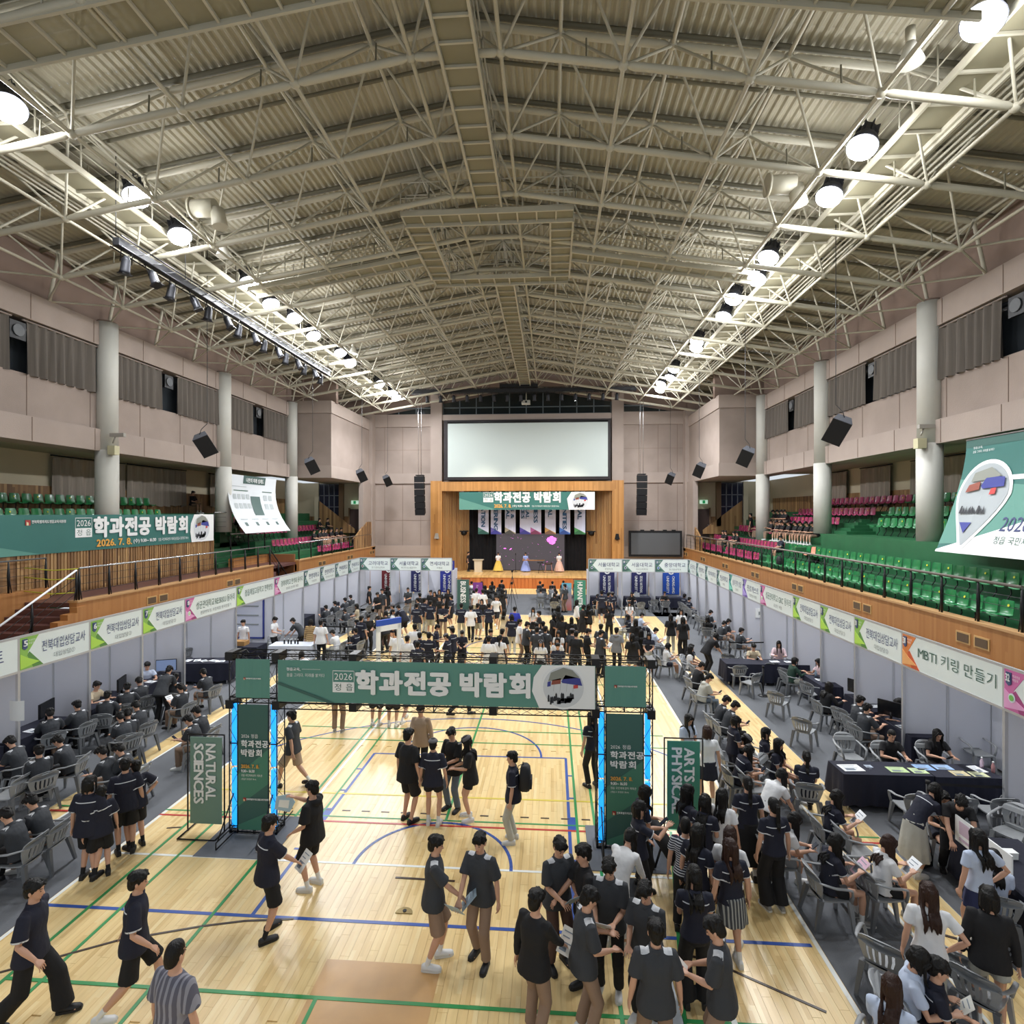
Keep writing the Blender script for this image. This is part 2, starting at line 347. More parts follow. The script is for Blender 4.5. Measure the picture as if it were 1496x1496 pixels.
# ------------------------------------------------------------------ side walls, upper structure
def wallbox(name, x0, x1, y0, y1, z0, z1, m, kind='structure', parent=None):
    o = MB().box(x0, x1, y0, y1, z0, z1).build(name, m, parent, kind if parent is None else None); return o
COLY = [20.85, 28.7, 36.55, 13.0]
for side, sg in (('left', -1), ('right', 1)):
    X = lambda d: CX+sg*d                      # distance from the hall's centre line
    def bx(name, d0, d1, y0, y1, z0, z1, m, parent=None):
        a, b = sorted((X(d0), X(d1))); return wallbox(name, a, b, y0, y1, z0, z1, m, parent=parent)
    w = bx('wall_%s' % side, 15.75, 16.15, 0, 37.0, 9.3, 10.75, CONC)
    bx('band', 15.55, 16.6, 0, 37.0, 8.45, 9.3, CONC2, w)
    bx('upper_beam', 15.6, 16.6, 0, 37.0, 12.6, 13.5, CONC2, w)
    bx('roof_wall', 16.0, 16.5, 0, 46.0, 13.5, 15.9, UPWALL, w)
    for k in range(14):                        # vertical joints of the concrete face
        y = 2.0+k*2.6
        bx('joint', 15.735, 15.76, y, y+.02, 9.3, 10.7, UPWALL, w)
        bx('joint', 15.585, 15.61, y, y+.02, 12.62, 13.48, UPWALL, w)
        bx('joint', 15.535, 15.56, y, y+.02, 8.47, 9.28, UPWALL, w)
    bx('ceiling_soffit', 15.6, 19.6, 0, 37.2, 8.55, 8.7, mat('soffit_white', 'a9a391', .8)).name = 'ceiling_%s_soffit' % side
    # back wall of the stand
    bk = bx('wall_%s_rear' % side, 19.2, 19.5, 0, 46.0, 5.0, 8.6, CRM)
    bx('wood_dado', 19.12, 19.2, 0, 44, 5.6, 7.15, SLATY, bk)
    # windows behind the curtains
    wn = bx('window_%d' % (1 if sg < 0 else 2), 16.2, 16.25, 0, 37, 10.75, 12.6, mat('dark_glass', '3c4146', .15))
    for k in range(16): bx('mullion', 16.12, 16.2, 1+k*2.3, 1.06+k*2.3, 10.75, 12.6, BLK, wn)
    # corner block over the far seats
    cb = bx('wall_%s_block' % side, 13.05, 16.6, 37.1, 46.0, 9.3, 13.0, CONC)
    bx('band', 12.98, 16.6, 36.98, 46.0, 8.45, 9.3, CONC2, cb); bx('upper_beam', 12.98, 16.6, 36.98, 46, 12.9, 13.75, CONC2, cb)
    bx('roof_wall', 15.2, 16.0, 37.4, 46, 13.7, 15.6, UPWALL, cb); bx('roof_wall', 12.9, 16.0, 37.6, 38.0, 13.7, 16.0, UPWALL, cb)
    # room under the block: end wall, window, door
    ew = bx('wall_%s_end' % side, 13.2, 19.4, 44.6, 44.9, 3.0, 8.5, CRM)
    bx('wood_dado', 13.2, 19.4, 44.5, 44.6, 3.0, 5.75, SLATX, ew)
    bx('side_return', 12.85, 13.2, 43.0, 46.0, 3.0, 8.5, CONC2, ew)
    wd = bx('window_%d' % (3 if sg < 0 else 4), 15.3, 17.0, 44.35, 44.4, 5.6, 8.4, mat('dark_glass_blue', '20263a', .1))
    for k in range(5): bx('mullion', 15.3+k*.425-.03, 15.3+k*.425+.03, 44.28, 44.36, 5.6, 8.4, mat('window_frame_grey', '6d7079', .4), wd)
    for k in range(4): bx('mullion', 15.3, 17.0, 44.28, 44.36, 5.6+k*.93-.03, 5.6+k*.93+.03, mat('window_frame_grey'), wd)
    bx('window_frame', 17.0, 17.35, 44.2, 44.5, 5.0, 8.5, CRM, wd); bx('window_frame', 14.95, 15.3, 44.2, 44.5, 5.0, 8.5, mat('brown_trim', '6f573e', .6), wd)
    dr = bx('door_%d' % (1 if sg < 0 else 2), 13.55, 14.45, 44.4, 44.52, 4.0, 6.35, mat('brown_door', '3a2a25', .5))
    bx('door_handle', 14.32, 14.38, 44.34, 44.42, 5.0, 5.12, STEEL, dr)
    bx('door_frame', 14.45, 14.55, 44.36, 44.54, 4.0, 6.45, mat('brown_trim'), dr); bx('door_frame', 13.45, 13.55, 44.36, 44.54, 4.0, 6.45, mat('brown_trim'), dr)
    ex = thing('exit_sign', 'green and white exit sign over the brown door on the %s balcony' % side, 'sign', (X(14.0), 44.4, 6.8))
    a, b = sorted((X(13.7), X(14.3)))
    MB().box(a, b, 44.3, 44.4, 6.75, 7.05).build('sign_box', mat('exit_white', 'd9efe0', .5, emit='c8f0d8', es=.6), ex)
    MB().box(a+.2, b-.2, 44.28, 44.3, 6.78, 7.02).build('running_figure', mat('exit_green', '2f8a5a', .5, emit='1f9a5a', es=.5), ex)
    # columns
    for k, y in enumerate(COLY):
        c = thing('column', 'round grey column of the %s stand, %s' % (side, ['beside the hanging banner' if sg > 0 else 'rising behind the long green banner', 'in the middle of the stand', 'farthest, by the corner block', 'nearest the gallery'][k]), 'column', (X(15.6), y, 5.0))
        z0 = 5.0 if k < 2 or k == 3 else 4.3
        MB().tube([(X(15.6), y, z0), (X(15.6), y, 8.5)], .405, 28).build('lower_shaft', COLM, c)
        MB().tube([(X(15.6), y, 8.5), (X(15.6), y, 13.55)], .38, 28).build('upper_shaft', COLM, c)
        MB().tube([(X(15.6), y, 13.55), (X(15.6), y, 13.62)], .33, 20).build('cap_plate', UPWALL, c)
        c['kind'] = 'structure'
    # balcony fascia and tiers
    F = 12.75
    segs = [(0, 46)] if sg > 0 else [(16.3, 28.6), (31.6, 46)]
    fs = None
    for a, b in segs:
        o = bx('wall_%s_fascia' % side, F, F+.25, a, b, 0, 3.2, WOODP)
        bx('cap_rail', F-.03, F+.3, a, b, 3.2, 3.26, mat('cap_wood', 'b98f60', .5), o)
        for k in range(int(a/5)+1, int(b/5)+1):
            y = k*5-.7
            if y < a or y > b-1.4: continue
            for q in (0, .62):
                bx('vent', F-.02, F+.02, y+q, y+q+.5, 2.62, 2.92, mat('vent_frame', 'c09a63', .5), o)
                bx('vent', F-.03, F, y+q+.05, y+q+.45, 2.66, 2.88, mat('vent_dark', '5a4630', .7), o)
st = MB()
R = lambda d0, d1, y0, y1, z0, z1: st.box(CX+d0, CX+d1, y0, y1, z0, z1)
# right stand: green concrete tiers
R(12.9, 13.9, 0, 44.5, 2.6, 3.0); R(13.9, 15.2, 0, 44.5, 2.6, 3.6); R(15.2, 19.3, 0, 28.0, 2.6, 5.0); R(15.2, 16.3, 28, 44.5, 2.6, 4.35)
R(16.3, 19.3, 28, 44.5, 2.6, 5.0); R(17.2, 19.3, 0, 44.5, 5.0, 5.5); R(18.2, 19.3, 0, 44.5, 5.5, 6.1)
for k in range(4): R(15.0-.3*k, 15.3, 27.4+.28*k, 28.6, 3.6+.18*k, 3.78+.18*k)
for k in range(5): R(15.9+.3*k, 17.5, 27.0+.25*k, 28.2, 5.0, 5.15+.14*k)
st.build('floor_right_stand', GREENF, kind='structure')
st = MB(); R = lambda d0, d1, y0, y1, z0, z1: st.box(CX-d1, CX-d0, y0, y1, z0, z1)
R(15.5, 19.3, 0, 27.2, 2.6, 5.05); R(16.9, 19.3, 0, 44.5, 5.05, 5.4); R(17.9, 19.3, 0, 44.5, 5.4, 6.0)
R(12.9, 13.9, 31.6, 44.5, 2.6, 3.0); R(13.9, 15.2, 31.6, 44.5, 2.6, 3.6); R(15.2, 16.3, 31.2, 44.5, 2.6, 4.35); R(16.3, 19.3, 29.5, 44.5, 2.6, 5.0)
for k in range(8): R(15.0, 16.9, 27.3+.28*k, 31.6, 3.2, 3.35+.0*k) if k == 0 else R(15.3+.2*k, 19.3, 27.2+.2*k, 31.6, 3.2, 3.2+.23*k)
st.build('floor_left_stand', GREENF, kind='structure')
wk = MB().box(CX-15.2, CX-12.95, 16.6, 31.6, 3.0, 3.14).build('floor_left_walkway', REDF, kind='structure')
# slatted parapet behind the walkway (vertical wood slats, each a board)
par = MB().box(CX-15.55, CX-15.2, 0, 27.2, 3.0, 5.9).build('wall_left_parapet', SLATY, kind='structure')
slat = MB().box(-.012, .012, -.045, .045, 3.15, 4.7).mesh('slat', SLATY)
for k in range(78):
    o = obj('slat', slat, par); o.location = (CX-15.185, 16.75+k*.135, 0)
# stair at the near end of the walkway + wooden side wall
stl = MB().box(CX-15.1, CX-14.8, 0, 17.5, 0, 3.5).build('wall_left_stair_side', WOODP, kind='structure')
ss = thing('stair', 'dark red stair with wooden sides coming down from the balcony walkway', 'stair', (-15.8, 15, 0), kind='structure')
for k in range(9):
    MB().box(CX-14.8, CX-12.75, 16.6-.34*(k+1)+.02, 16.6-.34*k, 0, 3.14-.175*(k+1)).build('step', REDF if k else REDF, ss)
    MB().box(CX-12.95, CX-12.7, 16.6-.34*(k+1), 16.6-.34*k, 0, 3.24-.175*(k+1)).build('step', WOODP, ss)
s2 = thing('stair', 'wooden sided stair opening in the fascia near the far red seats', 'stair', (-15.8, 30, 0), kind='structure')
for k in range(10):
    MB().box(CX-14.6, CX-12.75, 28.6+.3*k, 28.6+.3*(k+1)-.02, 0, 3.1-.25*(k+1)).build('step', REDF, s2)
MB().box(CX-14.9, CX-14.6, 28.0, 31.7, 0, 3.6).build('side_wall', WOODP, s2)
MB().box(CX-14.9, CX-13.0, 31.5, 31.65, 0, 3.6).build('side_wall', mat('brown_fascia_dark', '8a5a36', .6), s2)  # cross wall in a plain, darker brown
# far wooden sloping parapets beside the corner blocks
for sg, nm in ((-1, 'left'), (1, 'right')):
    mb = MB(); o0 = Vector((CX+sg*12.95, 41.2, 3.2))
    q = [(0, 0), (4.4, 0), (4.4, 2.1), (2.6, 2.1), (0, .95)]
    mb.poly_prism(q, o0, (0, 1, 0), (0, 0, 1), .12 if sg < 0 else .12)
    mb.build('wall_%s_end_parapet' % nm, SLATY, kind='structure')
    mb = MB().poly_prism([(0, 0), (3.0, 0), (3.0, .3), (0, 2.6)], Vector((CX+sg*16.9, 44.2, 4.4)), (-sg, 0, 0), (0, 0, 1), .1).build('wall_%s_ramp_parapet' % nm, SLATX, kind='structure')

# ------------------------------------------------------------------ back wall with stage
YBK = 45.8
bw = MB()
for sg in (-1, 1):
    a, b = sorted((CX+sg*7.95, CX+sg*13.2))
    bw.box(a, b, YBK, YBK+.4, 0, 14.2)
bw.box(-10.1, 5.9, YBK+.05, YBK+.4, 8.4, 14.15)
bw = bw.build('wall_back', CONC, kind='structure')
for sg in (-1, 1):
    a, b = sorted((CX+sg*7.95, CX+sg*13.2))
    for z0, z1, t in ((13.25, 14.3, .12), (8.5, 9.35, .10), (2.4, 3.3, .08)):
        MB().box(a, b, YBK-t, YBK, z0, z1).build('band', CONC2, bw)
    MB().box(a, b, YBK-.02, YBK+.01, 8.42, 8.5).build('joint', UPWALL, bw)
    for k in range(3):
        x = a+(b-a)*(k+.8)/3.4
        MB().box(x, x+.03, YBK-.015, YBK, 3.3, 8.5).build('joint', UPWALL, bw); MB().box(x, x+.03, YBK-.015, YBK, 9.35, 13.25).build('joint', UPWALL, bw)
    for z in (5.4, 11.3): MB().box(a, b, YBK-.012, YBK, z, z+.025).build('joint', UPWALL, bw)
    a, b = sorted((CX+sg*7.0, CX+sg*7.95)); MB().box(a, b, YBK-.35, YBK+.3, 8.7, 16.0).build('pilaster', CONC2, bw)
    MB().box(a, b, YBK-.36, YBK+.3, 0, 8.7).build('pilaster', WOODPX, bw)
    a, b = sorted((CX+sg*12.75, CX+sg*13.4)); MB().box(a, b, YBK-.8, YBK+.3, 3, 14.3).build('pilaster', CONC2, bw)
MB().box(-9.1, 5.0, YBK-.25, YBK+.2, 13.75, 14.2).build('ledge', CONC2, bw)
MB().box(-9.1, 5.0, YBK-.45, YBK+.2, 7.85, 8.62).build('proscenium_beam', WOODPX, bw)
# gable over the windows
g = MB(); zr = lambda x: 18.15-.165*abs(x-CX)
g.face([(-18.5, YBK+.35, 14), (14.4, YBK+.35, 14), (14.4, YBK+.35, zr(14.4)), (CX, YBK+.35, zr(CX)), (-18.5, YBK+.35, zr(-18.5))])
g.box(-17.8, -15.1, YBK-.3, YBK+.3, 0, 15.5).box(11.0, 13.7, YBK-.3, YBK+.3, 0, 15.5)
g.build('wall_back_gable', UPWALL, kind='structure')
GL = mat('night_glass', '1b2224', .12); FR = mat('grey_window_frame', '59646a', .5)
for k, (x0, x1, za, zb) in enumerate(((-9.0, 4.9, 1, 1), (-14.3, -9.8, 0, 1), (5.85, 10.3, 1, 0))):
    zt = lambda x: 16.35-.17*abs(x-CX)
    wn = MB().poly_prism([(0, 14.2), (x1-x0, 14.2), (x1-x0, max(14.24, zt(x1))), (max(0, min(x1-x0, CX-x0)), max(zt(x0), zt(x1), zt(CX) if x0 < CX < x1 else 0)), (0, max(14.24, zt(x0)))] if x0 < CX < x1 else [(0, 14.2), (x1-x0, 14.2), (x1-x0, max(14.24, zt(x1)-.0)), (0, max(14.24, zt(x0)))], (x0, YBK+.1, 0), (1, 0, 0), (0, 0, 1), .05).build('window_%d' % (5+k), GL, kind='structure')
    n = int((x1-x0)/1.35)
    for i in range(n+1):
        x = x0+(x1-x0)*i/n; MB().box(x-.04, x+.04, YBK-.0, YBK+.1, 14.2, max(14.25, zt(x))).build('mullion', FR, wn)
    MB().box(x0 if k != 1 else -12.5, x1 if k != 2 else 8.5, YBK, YBK+.1, 14.78, 14.86).build('mullion', FR, wn)
    for z in (14.2,): MB().box(x0, x1, YBK-.02, YBK+.1, z, z+.07).build('mullion', FR, wn)
# stage
SLATS = strip_wood('stage_side_slats', ['a87a48', 'ba8b54', 'c49a64', '9c6f40'], .17, 9, .5, 'wall_x', .7)
for sg in (-1, 1):
    m = MB(); xa, xb = CX+sg*7.0, CX+sg*5.1
    m.poly_prism([(0, 0), (1, 0), (1, 6.9), (0, 6.9)], (xa, YBK, 1.0), (xb-xa, 2.6, 0), (0, 0, 1), .08*sg)
    w = m.build('wall_stage_%s' % ('left' if sg < 0 else 'right'), SLATS, kind='structure')
    for k in range(16):
        t = (k+.5)/16; x = xa+(xb-xa)*t; y = YBK+2.6*t-.06
        MB().box(x-.035, x+.035, y-.05, y+.02, 1.0, 7.9).build('slat', SLATS, w)
sf = MB().box(-9.0, 4.9, 44.05, 52, .85, 1.03).build('floor_stage', strip_wood('stage_boards', ['c39c62', 'd3ab70', 'dcb67c'], .12, 2.2, .35), kind='structure')
sk = strip_wood('stage_skirt', ['a85f2c', 'b96b33', 'c4753a'], .3, 3, .5, 'wall_x', .5)
MB().box(-7.2, 4.9, 44.1, 44.3, 0, .85).build('skirt', sk, sf)
for k in range(40): MB().box(-7.15+k*.3, -6.92+k*.3, 44.07, 44.1, .03, .82).build('panel', sk, sf)
for k in range(4): MB().box(-9.0, -7.25, 44.1-.28*k, 44.35-.28*k+.1, 0, .83-.2*k).build('step', MATS['stage_boards'], sf)
CURT = mat('black_curtain', '0b0a0e', .95, bump=.6, bs=3)
def drape(x0, x1, y, z0, z1, amp=.07, per=.32, n=None):
    mb = MB(); n = n or int((x1-x0)/per*6); ra = []; rb = []
    for i in range(n+1):
        x = x0+(x1-x0)*i/n; yy = y+amp*math.sin(x/per*2*PI)+amp*.5*math.sin(x/per*1.3+1)
        ra.append(Vector((x, yy, z0))); rb.append(Vector((x, yy, z1)))
    return mb.loft([ra, rb], sm=True, cap=False, closed=False)
tag(drape(-7.4, -4.6, 48.3, 1.03, 8.2).build('stage_curtain', CURT), 'black curtain left of the stage screen', 'curtain')
tag(drape(1.0, 3.6, 48.3, 1.03, 8.2).build('stage_curtain', CURT), 'black curtain right of the stage screen', 'curtain')
MB().box(-7.8, 4.0, 49.2, 49.4, 1.0, 8.4).build('wall_stage_back', BLKM, kind='structure')
MB().box(-7.8, 4.0, 45.9, 49.4, 8.0, 8.2).build('ceiling_stage', BLKM, kind='structure')

# ------------------------------------------------------------------ roof
def zb(x): return 15.88-.165*max(0, abs(x-CX)-.975)
def zt_(x): return 15.88+1.82-.165*abs(x-CX)
deck = MB()
PR = [(0, 0), (.05, .045), (.11, .045), (.16, 0)]
for sg in (-1, 1):
    n = int(16.6/.21); ra = []
    for k in range(n):
        for dx, dz in PR:
            x = CX+sg*(k*.21+dx); ra.append((x, zt_(x)+.33+dz))
    ys = [-1.0+1.95*i for i in range(25)]
    for i in range(len(ys)-1):
        deck.loft([[Vector((x, ys[i], z-.0)) for x, z in ra], [Vector((x, ys[i+1]+.02, z+.012)) for x, z in ra]], sm=False, cap=False, closed=False)
deck = deck.build('ceiling_roof_deck', TANM, kind='structure')
sf_ = thing('roof_space_frame', 'cream painted tubular steel space frame holding up the roof', 'roof frame', (CX, 20, 15.5), kind='structure')
def unit(n, taper=None, name='t', m=CREAM, r=1.0):
    mb = MB()
    if taper: mb.tube([(0, 0, 0), (0, 0, .035), (0, 0, .075), (0, 0, .925), (0, 0, .965), (0, 0, 1)], [r*.55, r*.6, r, r, r*.6, r*.55], n)
    else: mb.tube([(0, 0, 0), (0, 0, 1)], r, n, cap=False)
    return mb.mesh(name, m)
U_CH = unit(10, True, 'chord'); U_TB = unit(6, False, 'brace'); DK = mat('roof_purlin_dark', '6e6a58', .6); U_PU = unit(6, False, 'purlin', DK)
def bar(me, a, b, r, name):
    a, b = Vector(a), Vector(b); d = b-a; L = d.length
    q = Vector((0, 0, 1)).rotation_difference(d.normalized())
    o = obj(name, me, sf_, world=True); o.matrix_basis = Matrix.Translation(a) @ q.to_matrix().to_4x4() @ Matrix.Diagonal((r, r, L, 1)); return o
NX = [.975+2.6*k for k in range(6)]; BX = sorted([CX-d for d in NX]+[CX+d for d in NX])
TX = sorted([CX]+[CX+s*(2.275+2.6*k) for k in range(5) for s in (-1, 1)]+[CX+15.3, CX-15.3])
YJ = [11.8+2.625*j for j in range(-4, 13)]
used = {'b': 0, 'd': 0}
rest = MB()
node = MB()
for j, y in enumerate(YJ):
    for i in range(len(BX)-1):
        bar(U_CH, (BX[i], y, zb(BX[i])), (BX[i+1], y, zb(BX[i+1])), .085, 'bottom_chord')
    for i, x in enumerate(BX):
        node.ell((x, y, zb(x)), .12, .12, .1, 8, 5)
        if j < len(YJ)-1:
            bar(U_TB, (x, y, zb(x)), (x, YJ[j+1], zb(x)), .05, 'tie_bar')
yt = [y+1.31 for y in YJ]
dg = []
for j, y in enumerate(yt):
    for i in range(len(TX)-1):
        bar(U_CH, (TX[i], y, zt_(TX[i])), (TX[i+1], y, zt_(TX[i+1])), .09, 'top_chord')
    for i, x in enumerate(TX):
        node.ell((x, y, zt_(x)), .12, .12, .1, 8, 5)
        if j < len(yt)-1: rest.tube([(x, y, zt_(x)), (x, yt[j+1], zt_(x))], .05, 6, cap=False)
        near = [b for b in BX if abs(b-x) < 1.5] if abs(x-CX) < 15 else [BX[0] if x < CX else BX[-1]]
        for b in near:
            for yy in (y-1.31, y+1.31):
                if yy < 44.5: dg.append(((x, y, zt_(x)), (b, yy, zb(b))))
dg.sort(key=lambda t: (abs(t[0][1]-13)))
for a, b in dg[:290]: bar(U_TB, a, b, .034, 'diagonal_brace')
for a, b in dg[290:]: rest.tube([a, b], .034, 5, cap=False)
# purlins above the top chords, with the short dark hanging rods
for y in yt:
    for s in (-1, 1):
        bar(U_PU, (CX, y+.02, zt_(CX)+.25), (CX+s*16.2, y+.02, zt_(CX+16.2)+.25), .07, 'purlin')
        bar(U_PU, (CX, y+1.33, zt_(CX)+.25), (CX+s*16.2, y+1.33, zt_(CX+16.2)+.25), .05, 'purlin')
for j in range(4, 10):
    for i in range(len(BX)-1):
        x = BX[i]*.3+BX[i+1]*.7; z = zb(x); y = YJ[j]
        o = bar(U_PU, (x, y, z+.08), (x, y+.02, z+.5), .02, 'hanger_rod'); 
# struts to the side walls
for y in YJ:
    for s in (-1, 1):
        x = CX+s*13.975
        rest.tube([(x, y, zb(x)), (CX+s*15.7, y+1.31, 13.5)], .034, 5, cap=False).tube([(x, y, zb(x)), (CX+s*15.7, y-1.31, 13.5)], .034, 5, cap=False)
        rest.tube([(CX+s*15.3, y+1.31, zt_(CX+15.3)), (CX+s*15.65, y+1.31, 13.5)], .06, 6, cap=False)
o = rest.build('frame_brace', CREAM, sf_, kind='stuff'); o = node.build('node_joint', CREAM, sf_, kind='stuff')
# catwalks
GRT = mat('grating', '9a947a', .7, alpha=.55)
def catwalk(a, b, w, label, rail=True, rung=.62):
    a, b = Vector(a), Vector(b); d = (b-a); L = d.length; d.normalize(); s = Vector((-d.y, d.x, 0)).normalized()*w/2; up = Vector((0, 0, 1))
    t = thing('catwalk', label, 'catwalk', a, kind='structure')
    for q in (-1, 1):
        m = MB(); c0, c1 = a+s*q, b+s*q; e = s.normalized()*.03
        m.loft([[p-e-up*.08, p+e-up*.08, p+e+up*.08, p-e+up*.08] for p in (c0, c1)], sm=False).build('side_channel', CREAM, t)
        if rail:
            m = MB().tube([c0+up*1.0, c1+up*1.0], .022, 6).tube([c0+up*.5, c1+up*.5], .016, 6)
            for k in range(int(L/1.3)+1): p = c0+d*min(L, k*1.3); m.tube([p, p+up*1.0], .02, 5)
            m.build('guard_rail', CREAM, t)
    m = MB()
    for k in range(int(L/rung)+1):
        p = a+d*min(L, k*rung); m.loft([[q-d*.025-up*.03, q+d*.025-up*.03, q+d*.025+up*.03, q-d*.025+up*.03] for q in (p-s, p+s)], sm=False)
    m.build('rung', CREAM, t)
    m = MB().loft([[p-s+up*.04, p+s+up*.04, p+s+up*.055, p-s+up*.055] for p in (a, b)], sm=False); m.build('grating_deck', GRT, t)
    return t
Z0 = 15.72
catwalk((CX+.1, 2, Z0), (CX+.1, 17.4, Z0), .78, 'ridge catwalk running from the gallery to the middle loop')
catwalk((CX+.1, 22.9, Z0), (CX+.1, 43, Z0), .78, 'ridge catwalk running from the middle loop to the stage')
for y, w in ((17.75, 'nearer'), (22.6, 'farther')): catwalk((CX-2.75, y, Z0-.15), (CX+2.75, y, Z0-.15), .7, '%s crosswise catwalk closing the middle loop' % w)
for s, w in ((-1, 'left'), (1, 'right')):
    catwalk((CX+s*2.4, 18.1, Z0-.15), (CX+s*2.4, 22.3, Z0-.15), .75, '%s side walk of the middle loop under the ridge' % w)
    catwalk((CX+s*2.8, 20.5, Z0-.2), (CX+s*9.4, 20.5, Z0-1.25), .7, 'sloping catwalk from the middle loop to the %s lamp row' % w)
    catwalk((CX+s*.5, 9.6, Z0+.05), (CX+s*9.4, 9.6, Z0-1.2), .85, 'sloping catwalk near the gallery towards the %s lamp row' % w)
    catwalk((CX+s*10.75, 2, 15.0), (CX+s*10.75, 42, 15.0), .95, 'long catwalk carrying the %s row of floodlights' % w, rung=.9)
    # ducts and cable trays beside the long catwalks
    tr = thing('cable_tray', 'cable tray with pipes beside the %s lamp catwalk' % w, 'cable tray', (CX+s*11.7, 20, 15.1), kind='structure')
    for k in range(4): MB().tube([(CX+s*(11.45+.16*k), 3, 14.95-.02*k), (CX+s*(11.45+.16*k), 42, 14.95-.02*k)], .035, 6).build('pipe', CREAM, tr)
    MB().box(CX+s*11.3-.03, CX+s*11.3+.03, 3, 42, 14.85, 15.0).build('tray', CREAM, tr)
# floodlights
LENS = mat('lamp_lens', 'ffffff', .4, emit='f4f6ff', es=28)
RING = mat('lamp_glow_ring', 'd6dcec', .4, emit='dfe6ff', es=3)
HOUS = mat('lamp_housing', '2a2b30', .5, .4)
def make_flood():
    t = thing('floodlight', '', 'lamp')
    MB().tube([(0, 0, .62), (0, 0, .42), (0, 0, .22), (0, 0, .02)], [.16, .18, .30, .36], 20, sm=True).build('housing', HOUS, t, world=False)
    m = MB()
    for k in range(8):
        a = 2*PI*k/8; m.box(-.012, .012, .17, .26, .3, .62, M=Matrix.Rotation(a, 4, 'Z'))
    m.build('cooling_fin', HOUS, t, world=False)
    MB().tube([(0, 0, .03), (0, 0, -.05), (0, 0, -.13), (0, 0, -.17)], [.34, .32, .22, .08], 24).build('lens', LENS, t, world=False)
    MB().tube([(-.2, 0, .3), (-.2, 0, .78), (.2, 0, .78), (.2, 0, .3)], .02, 6).build('yoke', HOUS, t, world=False)
    return t
fl0 = make_flood(); firstf = True
for si, side in enumerate(('left', 'right')):
    pts = LIGHTS[si]
    for k, (x, y, tw) in enumerate(pts):
        lab = '%s glowing floodlight from the gallery in the lamp row on the %s side' % (nth(k), side)
        if firstf: o = fl0; firstf = False; o.location = (x, y, 14.9)
        else: o = dup(fl0, (x, y, 14.9))
        o['label'] = lab; o['group'] = 'floodlights under the roof'; o.rotation_euler = (math.radians(-12), math.radians(-22 if side == 'left' else 22), 0)
        ld = bpy.data.lights.new('flood_beam', 'SPOT'); ld.energy = LAMP_POWER; ld.color = (.95, .97, 1); ld.shadow_soft_size = .3; ld.spot_size = math.radians(156); ld.spot_blend = .5
        lo = bpy.data.objects.new('flood_beam', ld); COL.objects.link(lo); lo.location = (x, y, 14.62); lo.rotation_euler = (0, math.radians(-20 if side == 'left' else 20), 0)
        l2 = bpy.data.lights.new('roof_fill', 'POINT'); l2.energy = LAMP_POWER*.22; l2.color = (.95, .97, 1); l2.shadow_soft_size = .35  # extra point light added below each floodlight to brighten the roof
        lo = bpy.data.objects.new('roof_fill', l2); COL.objects.link(lo); lo.location = (x, y, 14.5)
# unlit round lamps
for k, (x, y) in enumerate(((CX-9.2, 18.3), (CX+9.0, 21.0), (CX+9.1, 11.4), (CX-8.9, 30.0))):
    t = thing('reflector_lamp', ['unlit white reflector lamp by the second glowing floodlight on the stair side', 'unlit white reflector lamp between the lit lamps over the counselling desks', 'unlit pale reflector lamp turned sideways near the gallery', 'unlit white reflector lamp far along the stair side row'][k], 'lamp', (x, y, 14.9))
    MB().tube([(x, y, 15.25), (x, y, 15.1), (x, y, 14.85)], [.09, .14, .24], 16).build('reflector', mat('reflector_white', 'd8d6cc', .4), t)
    MB().tube([(x, y, 15.25), (x, y, 15.55)], .09, 10).build('neck', CREAM, t)
for s, w in ((-1, 'left'), (1, 'right')):
    t = thing('ventilator', 'cream pipe ventilator with two round drums by the %s lamp row' % w, 'ventilator', (CX+s*8.7, 16.5, 15.2))
    x = CX+s*8.7
    MB().tube([(x-.35, 16.5, 15.5), (x+.35, 16.5, 15.5)], .26, 16).build('drum', CREAM, t); MB().tube([(x-.42, 16.5, 15.5), (x-.36, 16.5, 15.5)], .32, 16).build('flange', CREAM, t)
    MB().tube([(x+.4, 16.5, 15.45), (x+.5, 16.5, 14.9)], [.2, .24], 12).build('outlet', CREAM, t)
